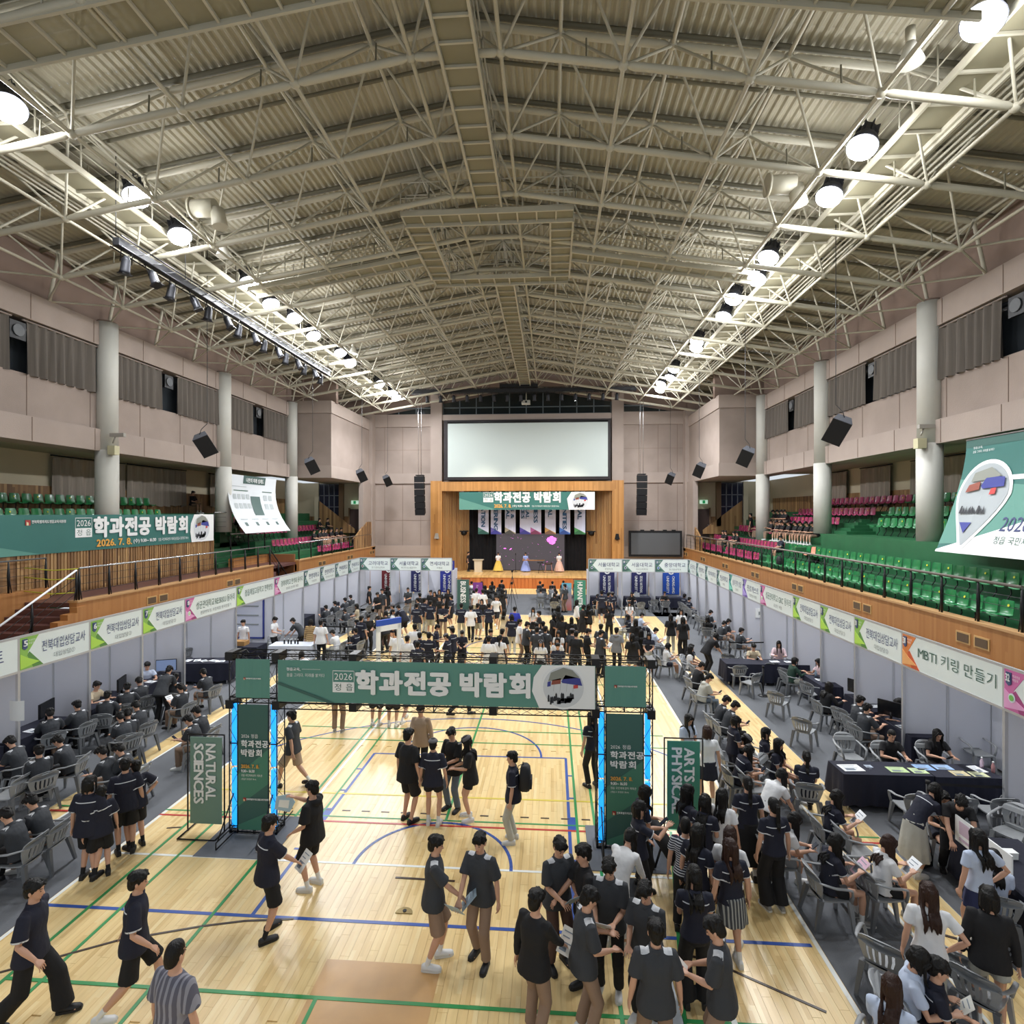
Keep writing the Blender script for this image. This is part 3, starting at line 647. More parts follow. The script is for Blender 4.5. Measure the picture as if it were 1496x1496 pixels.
# stage lights on black truss: left long bar and front bar
def par_can(x, y, z, rx, rz, label, group, lit=False):
    t = thing('spotlight', label, 'spotlight', (x, y, z), rz, group)
    t.rotation_euler = (rx, 0, rz)
    MB().tube([(0, 0, .0), (0, 0, -.12), (0, 0, -.42), (0, 0, -.5)], [.07, .12, .13, .16], 12).build('can', HOUS, t, world=False)
    MB().tube([(-.16, 0, -.2), (-.16, 0, .16), (.16, 0, .16), (.16, 0, -.2)], .018, 5).build('yoke', BLK, t, world=False)
    MB().box(-.14, .14, -.14, .14, -.53, -.5).build('barn_door', BLK, t, world=False)
    if lit: MB().tube([(0, 0, -.52), (0, 0, -.54)], .11, 12).build('lens', LENS, t, world=False)
    return t
def black_truss(a, b, label, h=.3):
    a, b = Vector(a), Vector(b); d = b-a; L = d.length; d.normalize(); s = Vector((-d.y, d.x, 0)).normalized()*.16; up = Vector((0, 0, h/2))
    t = thing('lighting_bar', label, 'lighting truss', a)
    for q in ((s+up), (s-up), (-s+up), (-s-up)): MB().tube([a+q, b+q], .025, 6).build('rail', BLK, t)
    MB().loft([[p-s*.6-up*.7, p+s*.6-up*.7, p+s*.6+up*.7, p-s*.6+up*.7] for p in (a, b)], sm=False).build('cable_box', mat('black_box_metal', '1d1e22', .5), t)
    m = MB()
    n = int(L/.6)
    for k in range(n):
        p = a+d*(k*.6); q = a+d*((k+1)*.6); m.tube([p+s-up, q+s+up], .012, 5).tube([p-s-up, q-s+up], .012, 5)
    m.build('lattice', BLK, t)
    for k in range(int(L/3)+1): p = a+d*k*3; MB().tube([p+up, Vector((p.x, p.y, zt_(p.x)+.3))], .012, 5).build('hanger', BLK, t)
    return t
xa = CX-10.3
black_truss((xa, 14.9, 13.75), (xa, 30.0, 13.75), 'long black lighting bar hung under the roof on the stair side')
for k in range(15):
    par_can(xa, 15.3+k*.98, 13.5, math.radians(-25 if k % 2 else 10), math.radians(90 + (k*13) % 40-20), '%s black spotlight from the gallery on the long side lighting bar' % nth(k), 'spotlights on the side lighting bar')
black_truss((-10.6, 41.5, 15.25), (6.3, 41.5, 15.25), 'wide black lighting bar hung in front of the stage under the roof', .35)
black_truss((-3.9, 41.9, 15.7), (-1.0, 41.9, 15.7), 'short black lighting bar above the stage lighting bar', .3)
for k in range(15):
    par_can(-9.4+k*1.02, 41.5, 14.96, math.radians(20), 0, '%s black spotlight from the left on the stage lighting bar' % nth(k), 'spotlights on the stage lighting bar', lit=(k == 11))
pj = thing('projector', 'white ceiling projector hanging before the gable windows', 'projector', (-1.9, 42.5, 14.6))
MB().box(-2.25, -1.6, 42.2, 42.8, 14.4, 14.65).build('body', mat('projector_white', 'c8c8c2', .4), pj); MB().tube([(-1.9, 42.5, 14.65), (-1.9, 42.5, 15.6)], .04, 8).build('pole', CREAM, pj)
MB().tube([(-1.9, 42.19, 14.52), (-1.9, 42.1, 14.52)], .08, 12).build('lens', BLK, pj)
# hanging black loudspeakers
for sg, side, ys in ((-1, 'left', (20.0, 29.3, 37.2, 43.2)), (1, 'right', (17.9, 26.0, 33.9, 42.0))):
    for k, y in enumerate(ys):
        x = CX+sg*10.95
        t = thing('loudspeaker', '%s hanging black loudspeaker from the gallery on the %s side' % (nth(k), side), 'loudspeaker', (x, y, 8.6), 0, 'hanging side loudspeakers')
        M = Matrix.Translation((x, y, 8.6)) @ Matrix.Rotation(math.radians(35*-sg), 4, 'Z') @ Matrix.Rotation(math.radians(28), 4, 'X') @ Matrix.Rotation(math.radians(30*sg), 4, 'Y')
        MB().loft([[M @ Vector(p) for p in ((-.28*q, d, -.4), (.28*q, d, -.4), (.28*q, d, .4), (-.28*q, d, .4))] for q, d in ((1, -.22), (.7, .25))], sm=False).build('cabinet', mat('speaker_side', '3c3e44', .6), t)
        MB().box(-.27, .27, -.235, -.22, -.39, .39, M=M).build('grille', BLKM, t)
        top = M @ Vector((0, .1, .4)); MB().tube([top, top+Vector((0, .1, .2)), (x, y+.1, 9.4), (x, y+.1, 16.2)], .012, 5).build('suspension_cable', BLK, t)
for x, lab in ((-10.2, 'left'), (6.85, 'right')):
    t = thing('line_array', 'tall black line array loudspeaker hanging to the %s of the projection screen' % lab, 'loudspeaker', (x, 42.5, 7.5))
    for k in range(6):
        a = math.radians(3+k*2.2); M = Matrix.Translation((x, 42.5+.01*k*k, 8.65-.5*k)) @ Matrix.Rotation(a, 4, 'X')
        MB().loft([[M @ Vector(p) for p in ((-.38*q, d, -.235*q), (.38*q, d, -.235*q), (.38*q, d, .235*q), (-.38*q, d, .235*q))] for q, d in ((1, -.3), (.85, .35))], sm=False).build('speaker_cabinet', BLKM, t)
        MB().box(-.4, -.37, -.2, .1, -.02, .02, M=M).build('rigging_pin', STEEL, t)
    MB().box(x-.3, x+.3, 42.3, 42.8, 8.92, 9.0).build('bumper', BLK, t)
    MB().tube([(x-.12, 42.5, 9), (x-.12, 42.5, 16.6)], .015, 5).tube([(x+.12, 42.5, 9), (x+.12, 42.5, 16.6)], .015, 5).build('suspension_cable', STEEL, t)
for sg, y in ((-1, 20.85), (1, 20.85)):
    x = CX+sg*15.1
    t = thing('security_camera', 'security camera and small beige box on the %s' % ('column behind the long green banner' if sg < 0 else 'column beside the hanging banner'), 'camera', (x, y-.3, 8.8))
    MB().box(x-.08, x+.5, y-.38, y-.24, 9.0, 9.14, M=None).build('housing', mat('camera_grey', 'a09c94', .5), t); MB().tube([(x+.1, y-.3, 9.0), (x-.1*sg*0, y-.3, 8.75)], .03, 6).build('bracket', mat('camera_grey'), t)
    MB().box(x-.15, x+.15, y-.4, y-.15, 8.3, 8.65).build('junction_box', mat('beige_box', 'c4bf9c', .5), t)
# curtains on the high windows and behind the seats
CU = mat('grey_brown_curtain', '645d56', .9, var=.25, vs=3, stretch=(1, 6, .15))
def drape_y(x, y0, y1, z0, z1, amp=.11, per=.42, slack=0):
    mb = MB(); n = int((y1-y0)/per*7); ra = []; rb = []
    for i in range(n+1):
        y = y0+(y1-y0)*i/n; xx = x+amp*math.sin(y/per*2*PI+math.sin(y*1.7)*2)
        ra.append(Vector((xx, y, z0+slack*math.sin(i*.9)))); rb.append(Vector((x+(xx-x)*.5, y, z1)))
    return mb.loft([ra, rb], sm=True, cap=False, closed=False)
for sg, side in ((-1, 'left'), (1, 'right')):
    bays = {-1: [(13.4, 16.9, 10.7), (17.5, 20.45, 10.7), (21.3, 24.0, 10.72), (25.1, 28.35, 10.72), (29.1, 31.9, 10.72), (33.0, 36.2, 10.72)], 1: [(13.4, 16.6, 10.7), (17.7, 20.45, 10.7), (21.3, 24.3, 10.75), (25.1, 28.35, 10.75), (29.1, 31.9, 10.72), (33.0, 36.2, 10.72)]}[sg]
    for k, (a, b, z) in enumerate(bays):
        x = CX+sg*15.68
        t = thing('window_curtain', '%s grey pleated curtain from the gallery along the high %s windows' % (nth(k), side), 'curtain', (x, a, z), 0, 'high window curtains')
        drape_y(x, a, b, z, 12.5).build('pleated_cloth', CU, t)
        MB().tube([(x, a-.1, 12.52), (x, b+.1, 12.52)], .035, 6).build('curtain_rod', mat('pelmet', '8f8279', .8), t)
    for y in (17.2, 24.5, 32.4):
        x = CX+sg*15.7; t = thing('exhaust_fan', '%s black exhaust fan between the high curtains on the %s side' % (nth((17.2, 24.5, 32.4).index(y)), side), 'fan', (x, y, 12.1))
        MB().box(x-.06, x+.06, y-.28, y+.28, 11.8, 12.4).build('fan_box', BLK, t); MB().tube([(x-sg*.06, y, 12.1), (x-sg*.1, y, 12.1)], .2, 14).build('fan_guard', mat('fan_grey', '4d5053', .5), t)
    rb = {-1: [(22.0, 25.9), (26.2, 30.5), (32.8, 35.5)], 1: [(15.5, 20.4), (21.5, 27.3), (28.9, 31.6), (33.0, 35.2), (35.6, 36.8)]}[sg]
    for k, (a, b) in enumerate(rb):
        x = CX+sg*19.0; t = thing('rear_curtain', '%s grey curtain from the gallery behind the top seats on the %s side' % (nth(k), side), 'curtain', (x, a, 6.3), 0, 'curtains behind the top seats')
        drape_y(x, a, b, 6.4, 8.4, .11, .6, .05).build('pleated_cloth', mat('rear_curtain_cloth', '9b9084', .9, var=.25, vs=3, stretch=(1, 6, .15)), t); MB().tube([(x, a-.1, 8.46), (x, b+.1, 8.46)], .03, 6).build('curtain_rod', BLK, t)

# ------------------------------------------------------------------ stadium seats
SG = mat('green_seat', '1c7440', .3, coat=.25); SGD = mat('green_seat_dark', '1c6f3c', .3, coat=.3); SR = mat('red_seat', '98305a', .3, coat=.3); SO = mat('salmon_seat', 'e59a80', .4)
YEL = mat('yellow_sticker', 'd9d43a', .5)
def seat_mesh(m):
    prof = [(.21, .40, .0), (.22, .43, .0), (.10, .415, -.01), (-.06, .40, -.015), (-.14, .41, .0), (-.185, .47, .02), (-.20, .60, .02), (-.215, .74, .02), (-.225, .79, .015)]
    wd = [.185, .195, .205, .205, .2, .205, .21, .20, .17]
    ri = []; 
    for (y, z, c), w in zip(prof, wd):
        ri.append([Vector((w*t, y+(abs(t)**3)*c*2.2*(1 if z > .45 else 0), z+(abs(t)**3)*.03*(1 if z < .45 else 0))) for t in (-1, -.8, -.4, 0, .4, .8, 1)])
    mb = MB().loft(ri, cap=False, closed=False)
    off = [[p+Vector((0, -.012 if p.z > .45 else 0, -.014 if p.z < .47 else 0)) for p in r] for r in ri]
    mb.loft(off, cap=False, closed=False)
    for k in (0, len(ri)-1): mb.loft([ri[k], off[k]], cap=False, closed=False)
    for s in (0, -1): mb.loft([[r[s] for r in ri], [r[s] for r in off]], cap=False, closed=False)
    return mb.mesh('seat_shell', m)
SM = {c: seat_mesh(m) for c, m in (('green', SG), ('pink', SR), ('salmon', SO))}
brk = MB().tube([(0, -.1, .40), (0, -.12, .2), (0, -.02, .05), (0, -.02, 0)], .018, 5).tube([(-.2, -.05, .39), (.2, -.05, .39)], .016, 5).mesh('bracket', BLK)
stk = MB().tube([(0, -.193, .66), (0, -.188, .661)], .035, 8).mesh('number_sticker', YEL)
def seat(x, y, z, rz, c, label, group, st=False):
    t = thing('stadium_seat', label, 'seat', (x, y, z), rz, group)
    obj('seat_shell', SM[c], t); obj('bracket', brk, t)
    if st: obj('number_sticker', stk, t)
def seat_row(d, z, y0, y1, sg, cf, row, skip=()):
    n = int((y1-y0)/.5); side = 'right' if sg > 0 else 'left'
    cn = {}
    for k in range(n):
        y = y0+k*.5
        if any(a <= y <= b for a, b in skip): continue
        c = cf(y); i = cn.get(c, 0); cn[c] = i+1; st = (k*7 % 5 < 2) and c != 'salmon'
        lab = ('%s %s seat from the near end, %s row' % (nth(i), c, row)) if c != 'salmon' else 'single salmon coloured seat among green seats in the second row behind the rail'
        seat(CX+sg*d, y, z, math.radians(90*sg), c, lab, 'stadium seats, %s row' % row, st)
rg = lambda yb, sal=None: (lambda y: 'salmon' if sal and abs(y-sal) < .2 else ('green' if y < yb else 'pink'))
seat_row(13.45, 3.0, 14.9, 44.0, 1, rg(30.5), 'front lower right stand', [(30.9, 31.4), (37.6, 38.1)])
seat_row(14.45, 3.6, 14.5, 44.0, 1, rg(30.3, 27.5), 'second lower right stand', [(30.4, 30.7)])
seat_row(15.75, 4.35, 31.2, 42.5, 1, lambda y: 'pink', 'third far right stand', [(35.8, 37.3)])
seat_row(16.8, 5.0, 17.2, 27.0, 1, rg(99), 'third upper right stand'); seat_row(16.8, 5.0, 30.0, 37.0, 1, rg(28), 'third upper far right stand')
seat_row(17.7, 5.5, 17.4, 37.0, 1, rg(28.4), 'fourth right stand', [(27.3, 28.3)])
seat_row(18.7, 6.1, 17.8, 36.5, 1, rg(26.9), 'top right stand')
seat_row(17.3, 5.4, 16.2, 27.0, -1, rg(99), 'front left stand behind the banner')
seat_row(18.5, 6.0, 16.0, 27.5, -1, rg(99), 'top left stand behind the banner')
seat_row(13.5, 3.0, 36.5, 42.6, -1, lambda y: 'pink', 'front far left stand')
seat_row(14.6, 3.6, 32.5, 42.0, -1, lambda y: 'pink', 'second far left stand')
seat_row(15.7, 4.35, 29.5, 41.5, -1, lambda y: 'green' if y < 31 else 'pink', 'third far left stand', [(35.8, 37.3)])
seat_row(16.7, 5.0, 29.4, 33, -1, lambda y: 'pink', 'fourth far left stand')
# ------------------------------------------------------------------ railings
def railing(pts, z, h, label, posts=1.2, top=STEEL, r=.03, name='railing'):
    t = thing(name, label, 'railing', (pts[0][0], pts[0][1], z))
    P = [Vector((p[0], p[1], (p[2] if len(p) > 2 else z))) for p in pts]
    MB().tube([p+Vector((0, 0, h)) for p in P], r, 8).build('handrail', top, t)
    for a, b in zip(P, P[1:]):
        L = (b-a).length; n = max(1, int(round(L/posts)))
        m = MB()
        for q in (.25, .5, .75): m.tube([a+Vector((0, 0, h*q)), b+Vector((0, 0, h*q))], .009, 4, cap=False)
        m.build('cross_bar', BLK, t)
        for k in range(n+1):
            p = a+(b-a)*(k/n); u = (b-a).normalized()
            MB().tube([p, p+Vector((0, 0, h*.55))+u*.0, p+Vector((0, 0, h))], [.03, .045, .02], 6).tube([p+u*.1, p+u*.02+Vector((0, 0, h*.5))], .015, 5).build('post', BLK, t)
    return t
railing([(CX+12.85, 13.5), (CX+12.85, 45.0)], 3.26, 1.04, 'long black balcony railing with grey top rail in front of the right stand', 1.3, mat('rail_brown', '6f675d', .4), .04)
railing([(CX-12.85, 16.5), (CX-12.85, 28.4)], 3.26, 1.0, 'steel topped railing along the balcony walkway below the long banner', 1.15)
railing([(CX-12.85, 16.4, 3.26), (CX-12.85, 13.4, 1.7)], 3.26, .95, 'white sloping handrail going down the balcony stair', 1.5, mat('white_rail', 'e6e8ea', .3))
railing([(CX-12.85, 31.8), (CX-12.85, 45.0)], 3.26, 1.0, 'steel railing before the pink seats of the far stair side stand', 1.6)
railing([(CX-14.85, 11), (CX-14.85, 17.4)], 3.5, 1.0, 'steel railing on top of the wooden stair side wall', 1.4)
railing([(CX-15.3, 27.4), (CX-15.3, 29.6)], 5.05, 1.0, 'short steel railing at the end of the long banner', 1.2)
railing([(CX-14.9, 28.2), (CX-14.9, 31.7)], 3.9, 1.0, 'railing above the wooden stair opening', 1.6)
railing([(CX-12.9, 28.5, 3.2), (CX-12.9, 31.3, .9)], 3.2, .9, 'dark railing going down into the stair opening', 1.2, BLK)
tp = thing('barrier_tape', 'yellow barrier tape tied across the top of the stair', 'tape', (CX-14, 16.5, 3.3))
for z in (3.5, 3.95, 4.25): MB().tube([(CX-14.8, 16.6, z), (CX-13.8, 16.55, z-.07), (CX-12.85, 16.5, z)], .02, 4).build('strand', mat('yellow_tape', 'c9c93c', .5), tp)
# ------------------------------------------------------------------ banners
GRN = mat('banner_teal', '356f68', .6, var=.05, vs=1); GRN2 = mat('banner_green_light', '5a8f82', .6); GRND = mat('banner_teal_dark', '3a625b', .6)
TW = mat('banner_white', 'edefee', .6); TO = mat('banner_orange', 'e3a94e', .6); TNV = mat('text_navy', '3a4370', .6); TG = mat('text_green', '47685a', .6); TGR = mat('text_grey', '8b9293', .6)
PHG = [mat('photo_pale', 'cfd3d6', .6), mat('photo_blue', '39408e', .6), mat('photo_brown', '8c4a3a', .6), mat('photo_dark', '2b2d33', .6), mat('photo_grey', '8a8d84', .6), mat('photo_red', 'c4413f', .6)]
def photo_disc(t, c, u, v, r, name='printed_photo', drop=False):
    """small printed picture of a fair hall: pale booths, blue and brown signs, dark visitors"""
    c, u, v = Vector(c), Vector(u), Vector(v); n = u.cross(v).normalized()
    def shape(rr): 
        P = []
        for k in range(36):
            a = 2*PI*k/36; x, y = rr*math.cos(a), rr*math.sin(a)
            if drop and y < 0: x = x*(1-.72*(-y/rr)**1.3)-.15*y; y *= 1.45
            P.append((x, y))
        return P
    MB().poly_prism(shape(r*1.1), c+n*.004, u, v, .004).build('white_ring', TW, t)
    MB().poly_prism(shape(r), c+n*.009, u, v, .004).build(name, PHG[0], t)
    def inside(x, y): return x*x+y*y < (r*.97)**2
    m = MB(); o = c+n*.016
    R_ = random.Random(3)
    def quad(pts, mi): m.poly_prism([(a*r, b*r) for a, b in pts], o, u, v, .002, mi)
    quad([(-.62, .72), (.0, .98), (.45, .86), (.8, .5), (.1, .42), (-.75, .3)], 4)
    quad([(-.1, .3), (.1, .62), (.82, .46), (.93, .1), (-.05, .22)], 1)
    quad([(-.6, .12), (-.55, .36), (-.12, .46), (-.14, .18)], 2); quad([(-.8, .02), (-.78, .26), (-.62, .3), (-.63, .05)], 1)
    quad([(.5, -.05), (.5, .12), (.72, .16), (.72, -.02)], 5)
    for k in range(14):
        x = -.72+k*.09+R_.uniform(-.02, .02); y = -.55+R_.uniform(-.12, .12); w = R_.uniform(.04, .07); h = R_.uniform(.12, .22)
        quad([(x-w, y-h), (x+w, y-h), (x+w*.8, y+h*.6), (x, y+h), (x-w*.8, y+h*.6)], 3)
    quad([(-.3, -.8), (.35, -.75), (.5, -.5), (-.1, -.55)], 3)
    for k in range(4): quad([(-.5+.32*k, -.2), (-.49+.32*k, -.2), (-.45+.32*k, .2), (-.46+.32*k, .2)], 4)
    m.build('printed_scene', PHG, t)
def title(t, o, u, v, w, h, box=True, sub=None, bold=.045):
    """2026 / 정읍 box followed by the heavy title, laid in a w x h field"""
    o, u, v = Vector(o), Vector(u), Vector(v); n = u.cross(v).normalized()
    bw_ = h*1.02 if box else 0
    if box:
        m = MB()
        for a, b, c, d in ((0, bw_, h*.97, h), (0, h*.02, h*.45, h), (bw_-h*.02, bw_, h*.45, h)): m.poly_prism([(a, c), (b, c), (b, d), (a, d)], o+n*.004, u, v, .003)
        m.poly_prism([(0, 0), (bw_, 0), (bw_, h*.47), (0, h*.47)], o+n*.004, u, v, .003)
        m.build('date_box', TW, t)
        m = MB(); letters(m, '2026', o+u*h*.09+v*h*.57, u, v, h*.84, h*.31, .0); m.build('lettering', TW, t)
        m = MB(); letters(m, '정', o+u*h*.1+v*h*.08, u, v, h*.3, h*.32); letters(m, '읍', o+u*h*.64+v*h*.08, u, v, h*.3, h*.32, off=.012); m.build('lettering', TG, t)
        mv = m
    m = MB(); x = bw_+h*.12
    ww = w-x; letters(m, '학과전공', o+u*x-v*h*.02, u, v, ww*.545, h*1.03, bold, off=.02); letters(m, '박람회', o+u*(x+ww*.61)-v*h*.02, u, v, ww*.39, h*1.03, bold, off=.02)
    m.build('title_lettering', TW, t)
def logo(t, o, u, v, w):
    o, u, v = Vector(o), Vector(u), Vector(v)
    m = MB(); h = w*.12
    m.poly_prism([(0, 0), (h, 0), (h, h), (0, h)], o, u, v, .004, 0).poly_prism([(h*.2, .0), (h*.6, 0), (h*.6, h*.5), (h*.2, h*.7)], o+u.cross(v)*.006, u, v, .004, 1)
    m.build('emblem', [mat('emblem_red', 'a03030', .6), mat('emblem_cream', 'ead9b0', .6)], t)
    m = MB(); letters(m, '전북특별자치도정읍교육지원청', o+u*h*1.2+v*h*.35, u, v, w-h*1.2, h*.6, .02); m.box(0, 0, 0, 0, 0, 0); m.build('lettering', TW, t)
X_, Y_, Zv = Vector((1, 0, 0)), Vector((0, 1, 0)), Vector((0, 0, 1))
def cloth_banner(t, o, u, v, w, h, m=None, name='cloth', sag=.01, nu=16, th=.006):
    o, u, v = Vector(o), Vector(u), Vector(v); n = u.cross(v).normalized(); A = []; mb = MB()
    for k in range(nu+1):
        d = n*(sag*math.sin(k*1.7)); A.append([o+u*(w*k/nu)+d-n*th, o+u*(w*k/nu)+d, o+u*(w*k/nu)+v*h+d*.3, o+u*(w*k/nu)+v*h+d*.3-n*th])
    mb.loft(A, sm=False); return mb.build(name, m or GRN, t)
def diag(t, o, u, v, pts, m, off=.003): 
    o, u, v = Vector(o), Vector(u), Vector(v); MB().poly_prism(pts, o+u.cross(v).normalized()*off, u, v, .002).build('colour_field', m, t)
# long banner on the left parapet: faces +x, reads along +y -> u = +y? viewer looks from +x side toward -x, so right of the viewer is +y
bx_ = CX-15.14; y0b, y1b, z0b, z1b = 14.6, 27.1, 4.62, 5.95
t = thing('long_banner', 'long teal banner on the wooden balcony parapet with the white fair title', 'banner', (bx_, 20, 4.6))
U = Y_; V = Zv; O = Vector((bx_, y0b, z0b)); W = y1b-y0b
cloth_banner(t, O, U, V, W, 1.33)
diag(t, O+Vector((.012, 0, 0)), U, V, [(0, 0), (2.9, 0), (1.6, .28), (0, .5)], GRN2)
title(t, O+U*4.25+V*.5+Vector((.012, 0, 0)), U, V, 6.15, .72)
m = MB(); letters(m, '2026. 7. 8.', O+U*5.2+V*.12, U, V, 1.75, .26, .03, off=.02); m.build('lettering', TO, t)
m = MB(); letters(m, '(수) 9:30~ 16:30', O+U*7.05+V*.13, U, V, 1.3, .2, .02, off=.02); letters(m, '정읍 국민체육센터 체육관(정읍시 충정로 78-4)', O+U*8.5+V*.14, U, V, 2.0, .16, .01, off=.02); m.build('lettering', TW, t)
logo(t, O+U*2.35+V*.98+Vector((.012, 0, 0)), U, V, 1.5)
MB().poly_prism([(W-1.75, 0), (W-.02, 0), (W-.02, 1.33), (W-1.55, 1.33), (W-1.8, .9), (W-1.85, .5)], O+Vector((.014, 0, 0)), U, V, .003).build('white_field', TW, t)
photo_disc(t, O+U*(W-1.0)+V*.67+Vector((.018, 0, 0)), U, V, .62)
# stage banner
t = thing('stage_banner', 'teal title banner hung across the top of the stage opening', 'banner', (-2, 45.2, 6.3))
O = Vector((-7.55, 45.2, 6.3)); U = X_
cloth_banner(t, O, U, V, 11.1, 1.45)
diag(t, O+Vector((0, -.012, 0)), U, V, [(0, 0), (3.1, 0), (0, .95)], GRN2)
title(t, O+U*2.0+V*.62+Vector((0, -.012, 0)), U, V, 6.3, .8)
m = MB(); letters(m, '2026. 7. 8.', O+U*2.9+V*.16, U, V, 1.4, .28, .03, off=.02); m.build('lettering', TO, t)
m = MB(); letters(m, '(수) 9:30~ 16:30', O+U*4.4+V*.18, U, V, 1.4, .22, .02, off=.02); letters(m, '정읍 국민체육센터 체육관(정읍시 충정로 78-4)', O+U*6.0+V*.2, U, V, 2.2, .16, .01, off=.02); m.build('lettering', TW, t)
MB().poly_prism([(9.0, 0), (11.08, 0), (11.08, 1.44), (9.2, 1.44), (8.85, .9)], O+Vector((0, -.014, 0)), U, V, .003).build('white_field', TW, t)
photo_disc(t, O+U*9.9+V*.72+Vector((0, -.018, 0)), U, V, .66)
# hanging subject banners over the stage
LIL = mat('banner_lilac', 'dadef6', .6)
for k, (u0, word, c1, c2) in enumerate(((-6.3, 'EDUCATION', '4f7f74', '2f5f58'), (-5.2, 'ENGINEERING', '6a62b0', '3f3f9a'), (-3.97, 'ARTS &\nPHYSICAL', 'a9a08c', '4c4c4c'), (-2.68, 'NATURAL\nSCIENCES', '5a4aa8', '3a3a8a'), (-1.76, 'BUSINESS', 'b05f9a', '7a3a5a'), (-.52, 'SOCIAL', 'c79a5a', '7a5a4a'), (.72, 'HUMANITIES', '4f7fd0', '2f4f9a'), (2.0, 'MEDICAL', '4f9a5a', '2f6a44'))):
    t = thing('vertical_banner', 'lilac vertical banner over the stage with the word %s' % word.replace('\n', ' '), 'banner', (u0, 47.6, 4.2), 0, 'subject banners over the stage')
    O = Vector((u0, 47.6, 4.2)); w = .92
    cloth_banner(t, O, X_, Zv, w, 3.9, LIL, sag=.006)
    MB().poly_prism([(0, 0), (w, 0), (w, .12), (0, .6)], O+Vector((0, -.012, 0)), X_, Zv, .003).build('colour_wedge', mat('bn'+c1, c1, .6), t)
    MB().poly_prism([(0, 0), (w, 0), (w*.45, .38), (0, .14)], O+Vector((0, -.018, 0)), X_, Zv, .003).build('colour_wedge', mat('bn'+c2, c2, .6), t)
    m = MB(); n = word.count('\n')+1; ln = word.split('\n')
    for i, wd_ in enumerate(ln):
        x = w*(.30 if n == 1 else (.56 if i == 0 else .12)); lw = w*(.36 if n == 1 else .3); L_ = len(wd_)*.36; zb_ = {'EDUCATION': .65, 'ENGINEERING': .35, 'BUSINESS': 1.0, 'SOCIAL': 1.5, 'HUMANITIES': .45, 'MEDICAL': 1.3}.get(word, 1.35)
        letters(m, wd_, O+Vector((x, -.012, zb_))+Zv*L_, -Zv, X_, L_, lw, .03, off=.012)
    m.build('lettering', mat('banner_word_blue', '2e5b86', .6), t)
# projection screen, LED screens
t = thing('projection_screen', 'wide white projection screen in a dark frame above the stage', 'screen', (-2, 45.5, 8.75))
MB().box(-8.85, 4.82, 45.3, 45.5, 8.72, 13.7).build('frame', mat('screen_frame', '1f1518', .6), t); MB().box(-8.52, 4.6, 45.26, 45.32, 9.0, 13.42).build('screen_cloth', mat('screen_white', 'c3cdc9', .8), t)
MB().tube([(-8.5, 45.2, 13.5), (4.6, 45.2, 13.5)], .07, 10).build('roller', BLK, t)
for z in (8.85, 13.6):
    MB().box(-8.85, 4.82, 45.24, 45.3, z-.08, z+.06).build('frame_rail', mat('screen_frame'), t)
def led_material():
    m = bpy.data.materials.new('stage_video'); m.use_nodes = True; nt = m.node_tree; b = nt.nodes['Principled BSDF']; N = nt.nodes.new; L = nt.links.new
    g = N('ShaderNodeNewGeometry'); v = N('ShaderNodeTexVoronoi'); v.inputs['Scale'].default_value = 2.2; L(g.outputs['Position'], v.inputs['Vector'])
    r = N('ShaderNodeMapRange'); r.inputs[1].default_value = .10; r.inputs[2].default_value = .02; L(v.outputs['Distance'], r.inputs[0])
    mx = N('ShaderNodeMix'); mx.data_type = 'RGBA'; mx.inputs[6].default_value = srgb('5a5258'); mx.inputs[7].default_value = srgb('c070b8'); L(r.outputs[0], mx.inputs[0])
    b.inputs['Base Color'].default_value = (.01, .01, .01, 1); b.inputs['Roughness'].default_value = .6; L(mx.outputs[2], b.inputs['Emission Color']); b.inputs['Emission Strength'].default_value = .75
    return m
t = thing('stage_led_screen', 'large stage video screen showing pink petals and a glowing flower', 'screen', (-1.8, 48.0, 1.03))
MB().box(-4.75, 1.15, 47.95, 48.1, 1.08, 4.25).build('display', led_material(), t); MB().box(-4.85, 1.25, 48.1, 48.2, 1.03, 4.3).build('cabinet', BLKM, t)
m = MB(); R_ = random.Random(5)
PK = mat('petal_glow', 'e070d8', .5, emit='f06ce0', es=1.8)
for cx, cz, s in ((-.15, 3.72, .22), (.12, 3.55, .24), (.05, 3.85, .2), (.28, 3.75, .18), (-.02, 3.5, .15)):
    m.poly_prism([(s*math.cos(2*PI*k/14)*(1+.15*math.sin(3*k)), s*math.sin(2*PI*k/14)) for k in range(14)], (cx, 47.93, cz), X_, Zv, .003)
for k in range(26):
    cx, cz, s = R_.uniform(-4.4, .9), R_.uniform(1.4, 4.0), R_.uniform(.02, .05); a = R_.uniform(0, 3)
    m.poly_prism([(s*2*math.cos(a), s*2*math.sin(a)), (-s*.4*math.sin(a), s*.4*math.cos(a)), (-s*2*math.cos(a), -s*2*math.sin(a))], (cx, 47.93, cz), X_, Zv, .003)
for cx, cz, a in ((-4.0, 2.95, 0), (-3.5, 2.9, .6)): m.poly_prism([(.14*math.cos(a), .14*math.sin(a)), (-.05*math.sin(a), .05*math.cos(a)), (-.14*math.cos(a), -.14*math.sin(a)), (.05*math.sin(a), -.05*math.cos(a))], (cx, 47.93, cz), X_, Zv, .003)
m.build('petal_image', PK, t)
t = thing('wall_display', 'switched off grey video display on the back wall beside the stage', 'screen', (8.4, 45.4, 2.5))
MB().box(6.28, 10.5, 45.25, 45.45, 2.5, 4.6).build('frame', BLKM, t); MB().box(6.46, 10.32, 45.2, 45.26, 2.68, 4.42).build('display', mat('display_grey', '5a5d60', .35), t)
for x in (7.2, 8.0, 9.0, 9.7): MB().box(x, x+.3, 45.25, 45.45, 4.6, 4.68).build('hanging_lug', BLK, t)
